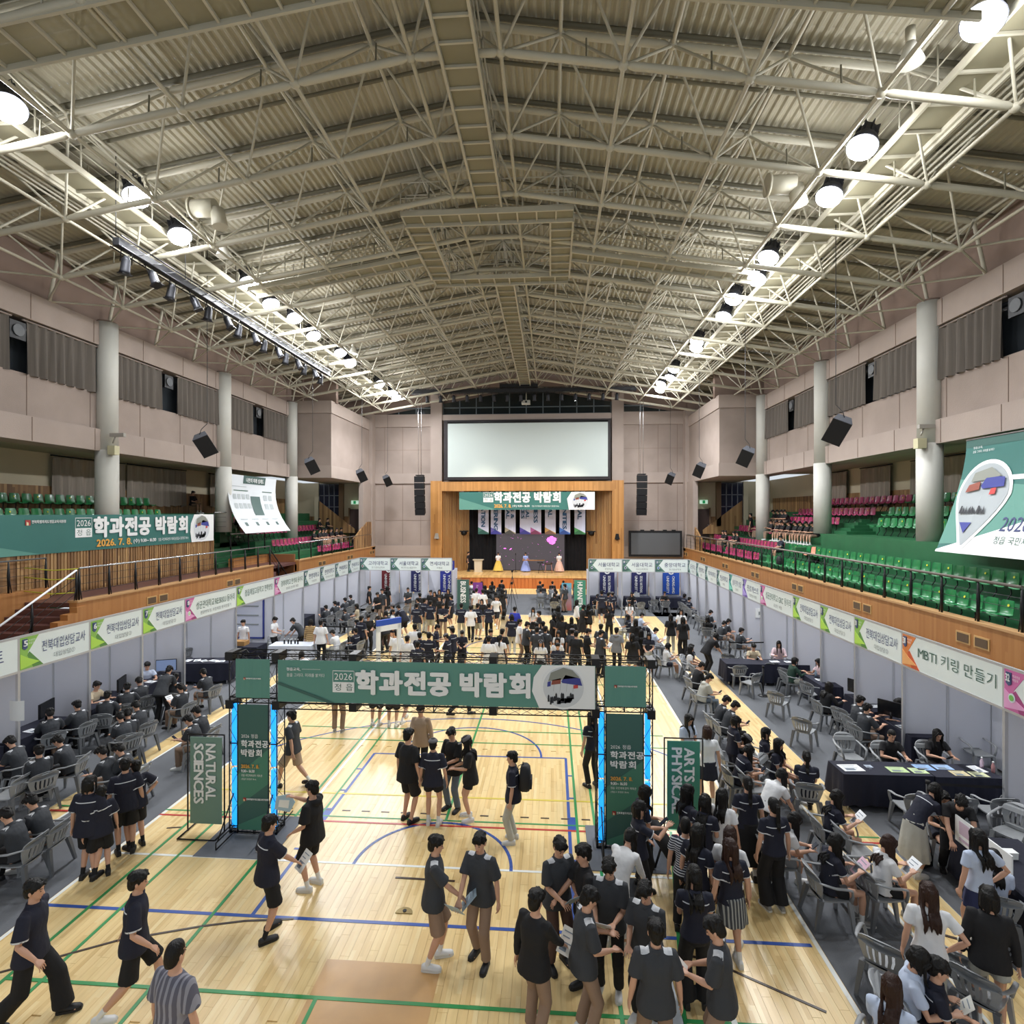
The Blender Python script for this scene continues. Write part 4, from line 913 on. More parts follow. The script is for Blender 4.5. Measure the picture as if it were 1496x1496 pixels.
for sg, w in ((-1, 'left'), (1, 'right')):
    t = thing('dome_lamp', 'small black dome lamp on the wooden wall %s of the stage' % w, 'lamp', (CX+sg*5.4, 47.5, 4.4)); MB().ell((CX+sg*5.5, 47.6, 4.3), .28, .28, .22, 12, 8).build('dome', BLK, t); MB().box(CX+sg*5.5-.4, CX+sg*5.5+.4, 47.3, 47.9, 4.42, 4.5).build('bracket', BLK, t)
    t = thing('wall_loudspeaker', 'small loudspeaker on the wooden pillar %s of the stage' % w, 'loudspeaker', (CX+sg*7.4, 45.2, 4.1))
    MB().loft([[(CX+sg*7.4+q*.2, 45.4, 3.9), (CX+sg*7.4+q*.2, 45.2, 3.9), (CX+sg*7.4+q*.1, 45.2, 4.35), (CX+sg*7.4+q*.1, 45.4, 4.35)] for q in (-1, 1)], sm=False).build('body', BLK if sg > 0 else mat('camera_grey'), t); MB().box(CX+sg*7.4-.03, CX+sg*7.4+.03, 45.38, 45.46, 3.8, 3.95).build('bracket', BLK, t)
# poster hung on the left stand: white information sheet, leaning out at the bottom
t = thing('hanging_poster', 'big white information poster curling outward over the far left seats', 'poster', (-17, 30, 4.6))
cols = []
for k in range(9):
    q = k/8; cols.append((-17.4+1.45*q**2.2, 8.15-3.3*q+.1*q*q))
m = MB(); m.loft([[Vector((x, 28.8-.9*i/8, z)), Vector((x, 34.0-1.1*i/8, z))] for i, (x, z) in enumerate(cols)], cap=False, closed=False, sm=True)
m.loft([[Vector((x-.01, 28.8-.9*i/8, z-.005)), Vector((x-.01, 34.0-1.1*i/8, z-.005))] for i, (x, z) in enumerate(cols)], cap=False, closed=False, sm=True)
m.build('sheet', mat('poster_white', 'd4d9dd', .6), t)
def pz(q): return Vector((-17.4+1.45*q**2.2, 0, 8.15-3.3*q+.1*q*q))
def onp(a, q, d=.02): p = pz(q); y = 28.8-.9*q+a*(5.2-.2*q); return Vector((p.x+d, y, p.z+d*.3))
def patch(a0, a1, q0, q1, mt, name='printed_block', n=3):
    m = MB(); m.loft([[onp(a0, q0+(q1-q0)*i/n), onp(a1, q0+(q1-q0)*i/n)] for i in range(n+1)], cap=False, closed=False); return m.build(name, mt, t)
DKG = mat('poster_slate', '48605c', .6); LG = mat('poster_grey', 'aeb6b8', .6)
patch(.28, .74, 0, .14, DKG); patch(.42, .62, .36, .70, DKG)
for r in range(2):
    for k in range(4): patch(.08+k*.085, .14+k*.085, .33+r*.16, .42+r*.16, LG)
    for k in range(2): patch(.70+k*.11, .78+k*.11, .33+r*.16, .43+r*.16, LG)
for k in range(4): patch(.12+k*.22, .17+k*.22, .82, .88, DKG); patch(.08+k*.22, .22+k*.22, .76, .775, LG, n=1)
for k in range(7): patch(.44, .60, .385+k*.045, .40+k*.045, WHITE, n=1); 
patch(.05, .35, .19, .2, LG, n=1); patch(.1, .38, .26, .275, TG, n=1); patch(.68, .9, .26, .275, TG, n=1)
m = MB(); letters(m, '나만의 미래 설계도', onp(.33, .12, .04), Y_, Vector((0, 0, 1)), 1.9, .26, .02); m.build('lettering', TW, t)
# big teal banner at the right edge, hung from the band over the right stand
t = thing('hanging_banner', 'huge teal and white fair banner with a teardrop photo hung over the right stand', 'banner', (13.1, 16, 5))
xr0, xr1 = CX+15.2, CX+14.25
PB = lambda a, q, d=.0: Vector((xr0+(xr1-xr0)*q**1.6-d, 18.5-a*7.5, 8.3-3.5*q))
def grid(q0f, q1f, mt, name, d=0, na=16, nq=8, a1=1.0, a0=0.0):
    m = MB(); R0 = []
    for j in range(nq+1):
        row = []
        for i in range(na+1):
            a = a0+(a1-a0)*i/na; q0, q1 = q0f(a), q1f(a); row.append(PB(a, q0+(q1-q0)*j/nq, d))
        R0.append(row)
    m.loft(R0, cap=False, closed=False); return m.build(name, mt, t)
grid(lambda a: 0, lambda a: 1, GRN, 'cloth', 0)
grid(lambda a: 0, lambda a: 1, GRND, 'cloth_back', -.02)
grid(lambda a: .35+.25*a, lambda a: .93-.1*a, GRN2, 'colour_field', .012, a1=.45)
grid(lambda a: .98-.3*min(1, a*2.2)-.03*a, lambda a: 1.0, TW, 'white_field', .02)
grid(lambda a: 0, lambda a: .07, GRND, 'colour_field', .014)
m = MB(); ce = (.147, .50)
def tear(k, sc):
    an = 2*PI*k/40; x, y = .122*sc*math.cos(an), .27*sc*math.sin(an)
    if y < 0: x = x*(1-.75*(-y/(.27*sc))**1.3)+y*.06; y *= 1.6
    return (ce[0]+x, ce[1]-y)
for sc, mt, d, nm in ((1.12, TW, .03, 'white_ring'), (1.0, mat('photo_mid', 'a4abae', .6), .045, 'printed_photo')):
    m = MB(); P = [PB(*tear(k, sc), d) for k in range(40)]; c0 = PB(*ce, d)
    for k in range(40): m.face([c0, P[(k+1) % 40], P[k]])
    m.build(nm, mt, t)
def pq(pts, mi): MPH.face([PB(ce[0]+a*.115, ce[1]-b*.26, .09) for a, b in pts], mi)
MPH = MB()
pq([(-.5, .75), (.2, .9), (.7, .6), (.2, .5), (-.6, .45)], 4); pq([(-.1, .3), (.1, .62), (.85, .55), (.9, .25), (0, .2)], 1); pq([(-.75, .1), (-.65, .35), (-.15, .45), (-.15, .18)], 2)
pq([(.35, .0), (.38, .2), (.6, .22), (.6, .02)], 5)
for k in range(9): x = -.75+k*.13; pq([(x, -.6), (x+.12, -.62), (x+.1, -.35-.1*(k % 3)), (x+.03, -.35-.1*(k % 2))], 3)
pq([(-.55, -.9), (-.2, -1.25), (.0, -.9)], 1)
MPH.build('printed_scene', PHG, t)
def let_on(body, a, q, w, h, mt, bold=.02):
    vs, fs, x0, x1, y0, y1 = text_mesh(body, bold); m = MB()
    m.v = [tuple(PB(a+(p[0]-x0)/(x1-x0)*w, q-(p[1]-y0)/(y1-y0)*h, .03)) for p in vs]; m.f = list(fs); m.mi = [0]*len(fs); m.sm = [False]*len(fs); m.build('lettering', mt, t)
let_on('2026. 7. 8.', .285, .80, .27, .115, TNV, .0); let_on('정읍 국민체육센터 체육관', .28, .90, .33, .06, TG)
let_on('정읍교육,', .045, .09, .05, .022, TW); let_on('꿈을 그리다. 미래를 밝히다', .045, .125, .11, .022, TW)
grid(lambda a: .345, lambda a: .385, TW, 'white_line', .014, a0=.26, a1=1.0)
MB().tube([PB(0, 0), PB(1, 0)], .03, 6).build('hanging_rod', STEEL, t)

# ------------------------------------------------------------------ exhibition booths
BC = {'g': ('8fbf5a', 'b5e05a', '5f8f4a'), 't': ('5a8076', '44685f', '6f9488'), 'p': ('d070a8', 'e7a5d0', 'a84a80'), 'o': ('e0864a', 'f0b070', 'd0603a'), 'c': ('4aa89a', '7fd0c0', '3a8a7c'), 'v': ('8f7ac8', 'b0a0e0', '6a55a8')}
def fascia(t, O, U, w, col, main, sub, num, crest=None):
    """white fascia board h .72 whose printed side is U x up"""
    V = Zv; O = Vector(O); U = Vector(U); n = U.cross(V).normalized(); h = .74
    fb = MB().poly_prism([(.01, 0), (w-.01, 0), (w-.01, h), (.01, h)], O-n*.03, U, V, .035).build('fascia_board', mat('fascia_white', 'e6efec', .5), t)
    MB().poly_prism([(0, h), (w, h), (w, h+.05), (0, h+.05)], O-n*.04, U, V, .055).poly_prism([(0, -.05), (w, -.05), (w, 0), (0, 0)], O-n*.04, U, V, .055).build('fascia_rail', ALU, t)
    t = fb
    a, b, c = BC[col]; s = min(1, w/2)
    MB().poly_prism([(.02, 0), (.36*s, .0), (.22*s, h*.5), (.5*s, h), (.02, h)], O, U, V, .012).build('colour_field', mat('bc'+a, a, .5), t)
    MB().poly_prism([(.02, .02), (.52*s, .1), (.2*s, h*.34), (.02, h*.5)], O+n*.008, U, V, .012).build('colour_field', mat('bc'+b, b, .5), t)
    MB().poly_prism([(.35*s, 0), (.62*s, 0), (.26*s, h*.52), (.2*s, h*.42)], O+n*.004, U, V, .010).build('colour_field', mat('bc'+c, c, .5), t)
    MB().poly_prism([(.07, h*.66), (.13, h*.6), (.19, h*.66), (.19, h*.94), (.07, h*.94)], O+n*.02, U, V, .008).build('number_shield', mat('shield_navy', '46557c', .5), t)
    m = MB(); letters(m, str(num), O+U*.085+V*h*.72+n*.03, U, V, .09, .13, .03); letters(m, '학과전공', O+U*.22+V*h*.84+n*.02, U, V, .16, .05); letters(m, '박람회', O+U*.22+V*h*.75+n*.02, U, V, .12, .05); m.build('lettering', TW, t)
    if crest is not None:
        MB().poly_prism([(.2+.075*math.cos(k*PI/6), .24+.085*math.sin(k*PI/6)) for k in range(12)], O+n*.022, U, V, .006).build('crest', mat('crest_pale', 'dfe6ea', .5), t)
        MB().poly_prism([(.2+.05*math.cos(k*PI/6), .24+.055*math.sin(k*PI/6)) for k in range(12)], O+n*.03, U, V, .006).build('crest', mat('cr'+crest, crest, .5), t)
    x0 = .58*s; ww = w-x0-.16
    m = MB(); q = min(1, ww/(.24*len(main))); mw = min(ww, .27*len(main)); letters(m, main, O+U*(x0+(ww-mw)/2)+V*h*.40+n*.012, U, V, mw, h*.36 if w < 2.5 or len(main) > 9 else h*.4, .012); m.build('lettering', TNV if len(main) < 10 else TG, t)
    if sub:
        m = MB(); sw = min(ww*.8, .12*len(sub)); letters(m, sub, O+U*(x0+(ww-sw)/2)+V*h*.12+n*.012, U, V, sw, h*.17, .005); m.build('lettering', TGR, t)
def booth(side, a, b, col, main, sub, num, label, crest=None, far_panel=True):
    sg = -1 if side == 'left' else 1
    xf = -12.15 if sg < 0 else 8.4; xb = xf+sg*1.98
    t = thing('exhibition_booth', label, 'booth', (xf, (a+b)/2, 0), 0, 'booths along the %s side' % side)
    for y in ((b,) if a > 10 or sg > 0 and a > 8 else (a, b)):
        MB().box(xf-.03, xf+.03, y-.03, y+.03, 0, 3.14).build('post', ALU, t)
    for k in range(2):
        x0, x1 = sorted((xf+sg*.99*k+sg*.04, xf+sg*.99*(k+1)-sg*.02)); MB().box(x0, x1, b-.012, b+.012, .06, 2.36).build('side_panel', PANEL, t)
        MB().box(xf+sg*.99*(k+1)-.025, xf+sg*.99*(k+1)+.025, b-.025, b+.025, 0, 2.38).build('post', ALU, t)
    n = int(round((b-a)/1.0))
    for k in range(n): MB().box(*sorted((xb-.012, xb+.012)), a+(b-a)*k/n+.03, a+(b-a)*(k+1)/n-.03, .06, 2.36).build('back_panel', PANEL, t)
    MB().box(*sorted((xf, xb)), b-.02, b+.02, 2.36, 2.40).box(*sorted((xf, xb)), b-.02, b+.02, .02, .06).build('panel_rail', ALU, t)
    if sg < 0: fascia(t, (xf+.02, a, 2.4), Y_, b-a, col, main, sub, num, crest)
    else: fascia(t, (xf-.02, b, 2.4), -Y_, b-a, col, main, sub, num, crest)
    return t
LB = [(9.86, 11.81, 't', '소프트', '코드랩', 4, 'booth at the picture edge whose sign shows one large dark syllable', None),
 (11.81, 13.76, 'g', '전북대입상담교사', '대입상담①', 5, 'booth with green sign and black monitor, next to the picture edge booth', None),
 (13.76, 15.64, 'g', '전북대입상담교사', '대입상담②', 6, 'booth with green sign where the beige shirted teacher sits', None),
 (15.64, 17.55, 'g', '전북대입상담교사', '대입상담③', 7, 'booth with green sign and a lit monitor, next to the first pink sign', None),
 (17.55, 20.57, 'p', '성균관대학교 RE:SKKU 동아리', '전공멘토링, 과잠체험 뱃지만들기', 8, 'wide booth with a pink cornered sign next to the booth numbered 7', 'c9e0b0'),
 (20.57, 23.5, 'g', '정읍제일고등학교 진학상담', '', 9, 'wide booth with green cornered sign and a blue framed poster inside', None),
 (23.5, 26.4, 'p', '경희대학교 한의대 동아리', '경희대 한의학 체험', 10, 'wide booth with pink rabbit cornered sign behind the white table', 'f0a0b8'),
 (26.4, 28.33, 't', '한양대학교', '기계공학부', 11, 'first teal cornered booth after the pink signs on the stair side', '5a7a9a'),
 (28.33, 30.36, 't', '한양대학교', '미디어커뮤니케이션학과', 12, 'second teal cornered booth after the pink signs on the stair side', '5a7a9a'),
 (30.36, 32.36, 't', '연세대학교', '간호학과', 13, 'third teal cornered booth after the pink signs on the stair side', '3a5a9a'),
 (32.36, 34.38, 't', '연세대학교', '언더우드학부', 14, 'corner booth with teal sign where the stair side row meets the far row', '3a5a9a')]
for a, b, c, mn, sb, nu, lab, cr in LB: booth('left', a, b, c, mn, sb, nu, lab, cr)
RB = [(7.9, 10.87, 'p', '마음톡톡', '', 32, 'booth under the pink sign numbered 32 at the picture edge', '7ac060'),
 (10.87, 13.84, 'o', 'MBTI 키링 만들기', '', 31, 'wide booth under the orange cornered key ring workshop sign', None),
 (13.84, 15.92, 'g', '전북대입상담교사', '대입상담③', 30, 'booth under the green sign beside the orange cornered sign', None),
 (15.92, 17.86, 'g', '전북대입상담교사', '대입상담②', 29, 'booth under the green sign second from the orange cornered sign', None),
 (17.86, 19.81, 'g', '전북대입상담교사', '대입상담①', 28, 'booth under the green sign next to the long pink cornered sign', None),
 (19.81, 22.81, 'p', '성균관대학교 GKC 동아리', '응원단 체험', 27, 'wide booth under the long pink cornered sign on the desk side', 'c9e0b0'),
 (22.81, 24.87, 'v', '진로캐스트', '진로방송국체험', 26, 'booth with purple cornered sign and two papers on its panel', None),
 (24.87, 26.73, 'c', '심리·진학 상담', '전북대', 25, 'booth with bright turquoise cornered sign', None),
 (26.73, 28.66, 't', '전남대학교', '의예과', 24, 'dark teal cornered booth beside the turquoise one', '5a7a9a'),
 (28.66, 30.77, 't', '이화여자대학교', '약학부', 23, 'second dark teal cornered booth from the turquoise one', '5a7a9a'),
 (30.77, 32.62, 't', '한양대학교', '법학', 22, 'third dark teal cornered booth from the turquoise one', '5a7a9a'),
 (32.62, 34.55, 't', '성균관대학교', '약학대학', 21, 'corner booth with teal sign where the desk side row meets the far row', '5a7a9a')]
for a, b, c, mn, sb, nu, lab, cr in RB: booth('right', a, b, c, mn, sb, nu, lab, cr)
# far row facing the court
FB = [(-12.2, -10.2, '고려대학교', '전기전자공학부', '7a2030', 'far row booth with dark red hanging banner', 'KOREA\nUNIVERSITY', '6a1822', 'c03a3a'), (-10.2, -8.22, '서울대학교', '에너지시스템공학부', '2a2f6a', 'far row booth with navy banner, left of the one with the blue banner', 'SEOUL NATIONAL\nUNIVERSITY', '23265c', 'd8dcf0'),
 (-8.22, -6.25, '연세대학교', '의예과', '2a3a8a', 'far row booth with royal blue banner beside the BUSINESS stand', 'YONSEI\nUNIVERSITY', '24308c', 'd8dcf0'), (2.33, 4.38, '서울대학교', '경영학과', '2a2f6a', 'far row booth with navy banner beside the HUMANITIES stand', 'SEOUL NATIONAL\nUNIVERSITY', '23265c', 'd8dcf0'),
 (4.38, 6.38, '서울대학교', '지리교육학과', '2a2f6a', 'middle far row booth with navy banner, a person at a laptop inside', 'SEOUL NATIONAL\nUNIVERSITY', '23265c', 'd8dcf0'), (6.38, 8.38, '중앙대학교', '광고홍보학과', '1f4fae', 'far row booth with bright blue banner in the corner', 'CHUNG-ANG\nUNIVERSITY', '1d4fb0', 'ffffff')]
for k, (a, b, mn, sb, cc, lab, word, bc, ec) in enumerate(FB):
    yf = 34.6; yb = 36.6
    t = thing('exhibition_booth', lab, 'booth', ((a+b)/2, yf, 0), 0, 'booths of the far row')
    for x in ((b,) if k not in (0, 3) else (a, b)):
        MB().box(x-.03, x+.03, yf-.03, yf+.03, 0, 3.14).build('post', ALU, t)
        for q in range(2): MB().box(x-.012, x+.012, yf+.03+q, yf+.97+q, .06, 2.36).build('side_panel', PANEL, t)
    for q in range(2): MB().box(a+q*(b-a)/2+.03, a+(q+1)*(b-a)/2-.03, yb-.01, yb+.01, .06, 2.36).build('back_panel', PANEL, t)
    fascia(t, (a, yf-.02, 2.4), X_, b-a, 't', mn, sb, 15+k, cc)
    hb = thing('hanging_banner', '%s banner with white crest hanging inside %s' % ({'6a1822': 'dark red', '23265c': 'navy', '24308c': 'royal blue', '1d4fb0': 'bright blue'}[bc], {0: 'the first far booth', 1: 'the second far booth', 2: 'the booth beside the BUSINESS stand', 3: 'the booth beside the HUMANITIES stand', 4: 'the booth of the laptop user', 5: 'the far corner booth'}[k]), 'banner', (a+1.2, 36.4, .6))
    O = Vector((a+.85, 36.45, .75)); w = .95 if k != 5 else 1.05
    cloth_banner(hb, O, X_, Zv, w, 2.1, mat('bn'+bc, bc, .6), sag=.005)
    n_ = Vector((0, -.012, 0))
    MB().poly_prism([(w/2+.2*math.cos(q*PI/8), 1.5+.22*math.sin(q*PI/8)) for q in range(16)], O+n_, X_, Zv, .004).build('crest', TW, hb)
    MB().poly_prism([(w/2+.12*math.cos(q*PI/4), 1.5+.14*math.sin(q*PI/4)) for q in range(8)], O+n_*1.6, X_, Zv, .004).build('crest', mat('bn'+bc), hb)
    m = MB(); ln = word.split('\n')
    for i, wd_ in enumerate(ln): letters(m, wd_, O+n_+Vector((w*(.56 if i == 0 else .22), 0, 1.18)), -Zv, X_, 1.1, .16, .02, off=.01)
    letters(m, mn, O+n_+Vector((.1, 0, 1.86)), X_, Zv, w-.2, .16, .02, off=.01)
    m.build('lettering', TW, hb)
# ------------------------------------------------------------------ entrance arch of black truss
LED = mat('blue_led_tube', '2aa6f2', .4, emit='1f9cf5', es=1.25)
t = thing('entrance_arch', 'black truss entrance arch with teal banners and blue light tubes', 'arch', (-2.1, 10, 0))
LATC = {}
def truss(a, b, s1, s2, name, n=None):
    a, b, s1, s2 = Vector(a), Vector(b), Vector(s1), Vector(s2); L = (b-a).length; n = n or max(2, int(L/.28))
    m = MB()
    cs = [Vector((0, 0, 0)), s1, s1+s2, s2]
    for c in cs: m.tube([a+c, b+c], .012, 5)
    for k in range(n):
        p, q = a+(b-a)*(k/n), a+(b-a)*((k+1)/n)
        for c, d in ((0, 1), (1, 2), (2, 3), (3, 0)):
            if k % 2: m.tube([p+cs[c], q+cs[d]], .005, 3, cap=False)
            else: m.tube([p+cs[d], q+cs[c]], .005, 3, cap=False)
    for e in (a, b, (a+b)/2):
        for c, d in ((0, 1), (1, 2), (2, 3), (3, 0)): m.tube([e+cs[c], e+cs[d]], .012, 4)
    return m.build(name, BLK, t)
yA, yB = 9.98, 10.28
for x0, x1 in ((-6.02, -5.1), (.82, 1.8)):
    for xx in (x0, x1-.16):
        truss((xx, yA, 0), (xx, yA, 3.38), (.16, 0, 0), (0, .3, 0), 'tower_truss', 12)
        for za, zb2 in ((.1, 1.2), (1.26, 2.42)): MB().box(xx+.035, xx+.125, yA+.02, yA+.10, za, zb2).build('light_tube', LED, t)
    MB().box(x0+.16, x1-.16, yA+.0, yA+.012, .08, 2.42).build('tower_banner', GRND, t)
    MB().poly_prism([(.16, .5), (x1-x0-.16, .95), (x1-x0-.16, 1.6), (.16, 1.1)], (x0, yA-.001, 0), X_, Zv, .003).poly_prism([(.16, .08), (x1-x0-.16, .08), (x1-x0-.16, .42), (.16, .16)], (x0, yA-.001, .0), X_, Zv, .003).build('colour_field', mat('banner_mid', '47806b', .6), t)
    m = MB(); w = x1-x0-.4; xl = x0+.24
    letters(m, '2026 정읍', (xl, yA-.006, 1.80), X_, Zv, w*.62, .075); letters(m, '학과전공', (xl, yA-.006, 1.63), X_, Zv, w, .13, .03); letters(m, '박람회', (xl, yA-.006, 1.46), X_, Zv, w*.76, .13, .03)
    letters(m, '9:30~ 16:30', (xl, yA-.006, 1.16), X_, Zv, w*.5, .05, .02); letters(m, '정읍 국민체육센터 체육관', (xl, yA-.006, 1.08), X_, Zv, w*.78, .045, .01); letters(m, '(정읍시 충정로 78-4)', (xl, yA-.006, 1.01), X_, Zv, w*.55, .04, .01)
    m.build('lettering', TW, t)
    m = MB(); letters(m, '2026. 7. 8.', (xl, yA-.006, 1.24), X_, Zv, w*.66, .065, .03); m.build('lettering', TO, t)
    logo(t, Vector((xl+.03, yA-.006, .62)), X_, Zv, w*.95)
    # upper square banner
    cloth_banner(t, (x0+.14, yA-.03, 2.56), X_, Zv, x1-x0-.26, .72, GRN2, 'upper_banner', .008, 8)
    logo(t, Vector((x0+.3, yA-.045, 2.9)), X_, Zv, x1-x0-.58)
    # feet
    for xx in (x0+.08, x1-.08):
        m = MB()
        for z in (.02, .14): m.tube([(xx, yA-.55, z), (xx, yB+.5, z)], .012, 5)
        m.tube([(xx, yA-.55, .02), (xx, yA-.55, .14)], .012, 5).tube([(xx, yA-.5, .14), (xx, yA, .75)], .012, 5).build('foot', BLK, t)
    MB().box(x0, x1, yA-.02, yB+.02, 0, .02).build('base_plate', BLK, t)
    for z in (0.03, 2.45): truss((x0, yA+.02, z), (x1, yA+.02, z), (0, .25, 0), (0, 0, .1), 'cross_truss', 5)
truss((-6.1, yA, 3.26), (1.88, yA, 3.26), (0, .3, 0), (0, 0, .12), 'header_truss', 34)
truss((-5.1, yA, 2.36), (.82, yA, 2.36), (0, .3, 0), (0, 0, .12), 'header_truss', 26)
for x in (-6.02, -5.12, -3.65, -1.05, .8, 1.78):
    for z in (2.36, 3.26): MB().box(x-.07, x+.07, yA-.02, yA+.3, z-.02, z+.14).build('corner_block', BLK, t)
O = Vector((-5.06, yA-.04, 2.51))
cloth_banner(t, O, X_, Zv, 5.85, .77, GRN2, 'header_banner', .008, 24)
MB().poly_prism([(0, .36), (.05, .36), (1.1, 0), (.95, 0), (0, .32)], O+Vector((0, -.012, 0)), X_, Zv, .002).build('colour_field', GRND, t)
title(t, O+Vector((1.05, -.012, .2)), X_, Zv, 3.62, .4, bold=.05)
m = MB(); letters(m, '정읍교육,', O+Vector((.18, -.01, .58)), X_, Zv, .26, .06, .02, off=.012); letters(m, '꿈을 그리다. 미래를 밝히다', O+Vector((.18, -.01, .47)), X_, Zv, .72, .065, .01, off=.012); m.box(O.x+.47, O.x+.82, O.y-.024, O.y-.02, O.z+.61, O.z+.614); m.build('lettering', TW, t)
MB().poly_prism([(4.9, .77), (4.75, .55), (4.72, .3), (4.85, 0), (5.84, 0), (5.84, .77)], O+Vector((0, -.014, 0)), X_, Zv, .003).build('white_field', TW, t)
photo_disc(t, O+Vector((5.28, -.02, .385)), X_, Zv, .36)
# framed word banners on stands
def word_stand(x0, x1, y, z0, z1, words, m_, label, h=.17, L0=None, ang=0):
    t = thing('banner_stand', label, 'banner stand', ((x0+x1)/2, y, 0))
    f = MB()
    for x in (x0-.05, x1+.05): f.tube([(x, y, 0), (x, y, z1+.06)], .014, 6).tube([(x, y-.3, .02), (x, y+.3, .02)], .014, 6)
    f.tube([(x0-.05, y, z1+.05), (x1+.05, y, z1+.05)], .014, 6).tube([(x0-.05, y-.3, .02), (x1+.05, y-.3, .02)], .014, 6); f.build('frame', BLK, t)
    MB().box(x0, x1, y-.008, y+.008, z0, z1).build('printed_cloth', m_, t)
    m = MB(); w = x1-x0; n = len(words)
    for i, wd_ in enumerate(words):
        L_ = L0[i] if L0 else len(wd_)*.15; xx = x0+w*((.52 if i == 0 else .14) if n == 2 else .3)
        letters(m, wd_, (xx, y-.01, z1-.12), -Zv, X_, L_, w*(.30 if n == 2 else .42), .026, off=.01)
    m.build('lettering', TW, t)
GB = mat('stand_green', '708f82', .6); GB2 = mat('stand_green_bright', '3f8a74', .6); GB3 = mat('stand_green_dark', '3c5f58', .6)
word_stand(-6.80, -6.18, 10.0, .15, 1.78, ['NATURAL', 'SCIENCES'], GB, 'sage green stand banner reading NATURAL SCIENCES beside the left tower', L0=(1.05, 1.12))
word_stand(2.13, 2.72, 10.35, .2, 1.82, ['ARTS &', 'PHYSICAL'], GB2, 'green stand banner reading ARTS & PHYSICAL beside the right tower', L0=(.86, 1.2))
word_stand(-5.75, -5.0, 33.6, .1, 1.95, ['BUSINESS'], GB3, 'dark green stand banner reading BUSINESS near the stage', L0=(1.3,))
word_stand(1.4, 2.1, 33.8, .1, 1.95, ['HUMANITIES'], GB2, 'green stand banner reading HUMANITIES near the stage', L0=(1.55,))
def roll_up(x0, x1, y, z1, c1, c2, word, label):
    t = thing('roll_up_banner', label, 'banner stand', ((x0+x1)/2, y, 0))
    m_ = bpy.data.materials.new('gradient_'+c1); m_.use_nodes = True; nt = m_.node_tree; g = nt.nodes.new('ShaderNodeNewGeometry'); s = nt.nodes.new('ShaderNodeSeparateXYZ'); cr = nt.nodes.new('ShaderNodeValToRGB'); dv = nt.nodes.new('ShaderNodeMath'); dv.operation = 'DIVIDE'; dv.inputs[1].default_value = z1
    nt.links.new(g.outputs['Position'], s.inputs[0]); nt.links.new(s.outputs[2], dv.inputs[0]); nt.links.new(dv.outputs[0], cr.inputs[0]); cr.color_ramp.elements[0].color = srgb(c2); cr.color_ramp.elements[1].color = srgb(c1); nt.links.new(cr.outputs[0], nt.nodes['Principled BSDF'].inputs['Base Color'])
    MB().box(x0, x1, y-.006, y+.006, .08, z1).build('printed_sheet', m_, t); MB().box(x0-.02, x1+.02, y-.08, y+.08, 0, .08).build('base_case', STEEL, t)
    m = MB(); letters(m, word, (x0+(x1-x0)*.3, y-.008, z1-.15), -Zv, X_, 1.25, .16, .02, off=.01); m.build('lettering', mat('pale_pink_text', 'd8b0d8', .5), t)
roll_up(-4.85, -4.25, 34.2, 1.7, '7a3a90', 'b84a90', 'Sookmyung', 'purple to magenta roll up banner beside the BUSINESS stand')
roll_up(.65, 1.25, 33.9, 1.75, '5ab0cc', 'd06a5a', 'Singularity', 'blue to coral roll up banner beside the HUMANITIES stand')
# white photo frame panel standing in the crowd behind the arch
t = thing('photo_frame_board', 'tall white photo frame board with a blue header standing behind the arch', 'photo frame', (-5.9, 19.4, 0))
M = Matrix.Translation((-5.75, 19.3, 0)) @ Matrix.Rotation(math.radians(50), 4, 'Z')
for a in ((-.5, -.36, 0, 2.05), (.36, .5, 0, 2.05)): MB().box(a[0], a[1], -.04, .04, a[2], a[3], M=M).build('side_board', WHITE, t)
MB().box(-.5, .5, -.04, .04, 0, .55, M=M).build('lower_board', WHITE, t); MB().box(-.5, .5, -.04, .04, 1.85, 2.05, M=M).build('top_board', WHITE, t); MB().box(-.5, .5, -.045, .045, 2.05, 2.25, M=M).build('blue_header', mat('header_blue', '2f55b8', .5), t)
# blue framed poster inside the ninth booth
t = thing('framed_poster', 'pale poster with dark blue frame on the panel of the green signed wide booth', 'poster', (-13.2, 23.4, 1))
MB().box(-13.95, -12.6, 23.44, 23.47, .55, 2.5).build('poster_sheet', mat('poster_pale', 'c9cede', .5), t); MB().box(-13.98, -12.55, 23.42, 23.46, 2.45, 2.52).box(-12.62, -12.55, 23.42, 23.46, .5, 2.5).box(-13.98, -12.55, 23.42, 23.46, .5, .57).box(-13.98, -13.4, 23.42, 23.46, 2.1, 2.3).build('blue_frame', mat('frame_blue', '323f8a', .5), t)
for z in (1.9, 1.5, 1.1): MB().box(-13.8, -12.8, 23.42, 23.44, z, z+.05).build('printed_line', TGR, t)
t = thing('door_paper', 'curled white notice taped to the post between the two nearest booths', 'paper', (-12.1, 11.8, 1.2))
MB().loft([[Vector((-12.28+.36*k/6, 11.74-.05*math.sin(k*PI/6), z)) for z in (1.3, 1.75)] for k in range(7)], cap=False, closed=False).build('sheet', WHITE, t)
for k, (x, lab) in enumerate(((9.1, 'nearer the post'), (9.6, 'farther from the post'))):
    t = thing('notice_sheet', 'small pale notice on the purple signed booth panel, %s' % lab, 'paper', (x, 22.75, 1.5)); MB().box(x-.2, x+.2, 24.8, 24.83, 1.45, 1.85).build('sheet', WHITE, t); MB().box(x-.08, x+.08, 24.79, 24.8, 1.58, 1.72).build('printed_block', TGR, t)

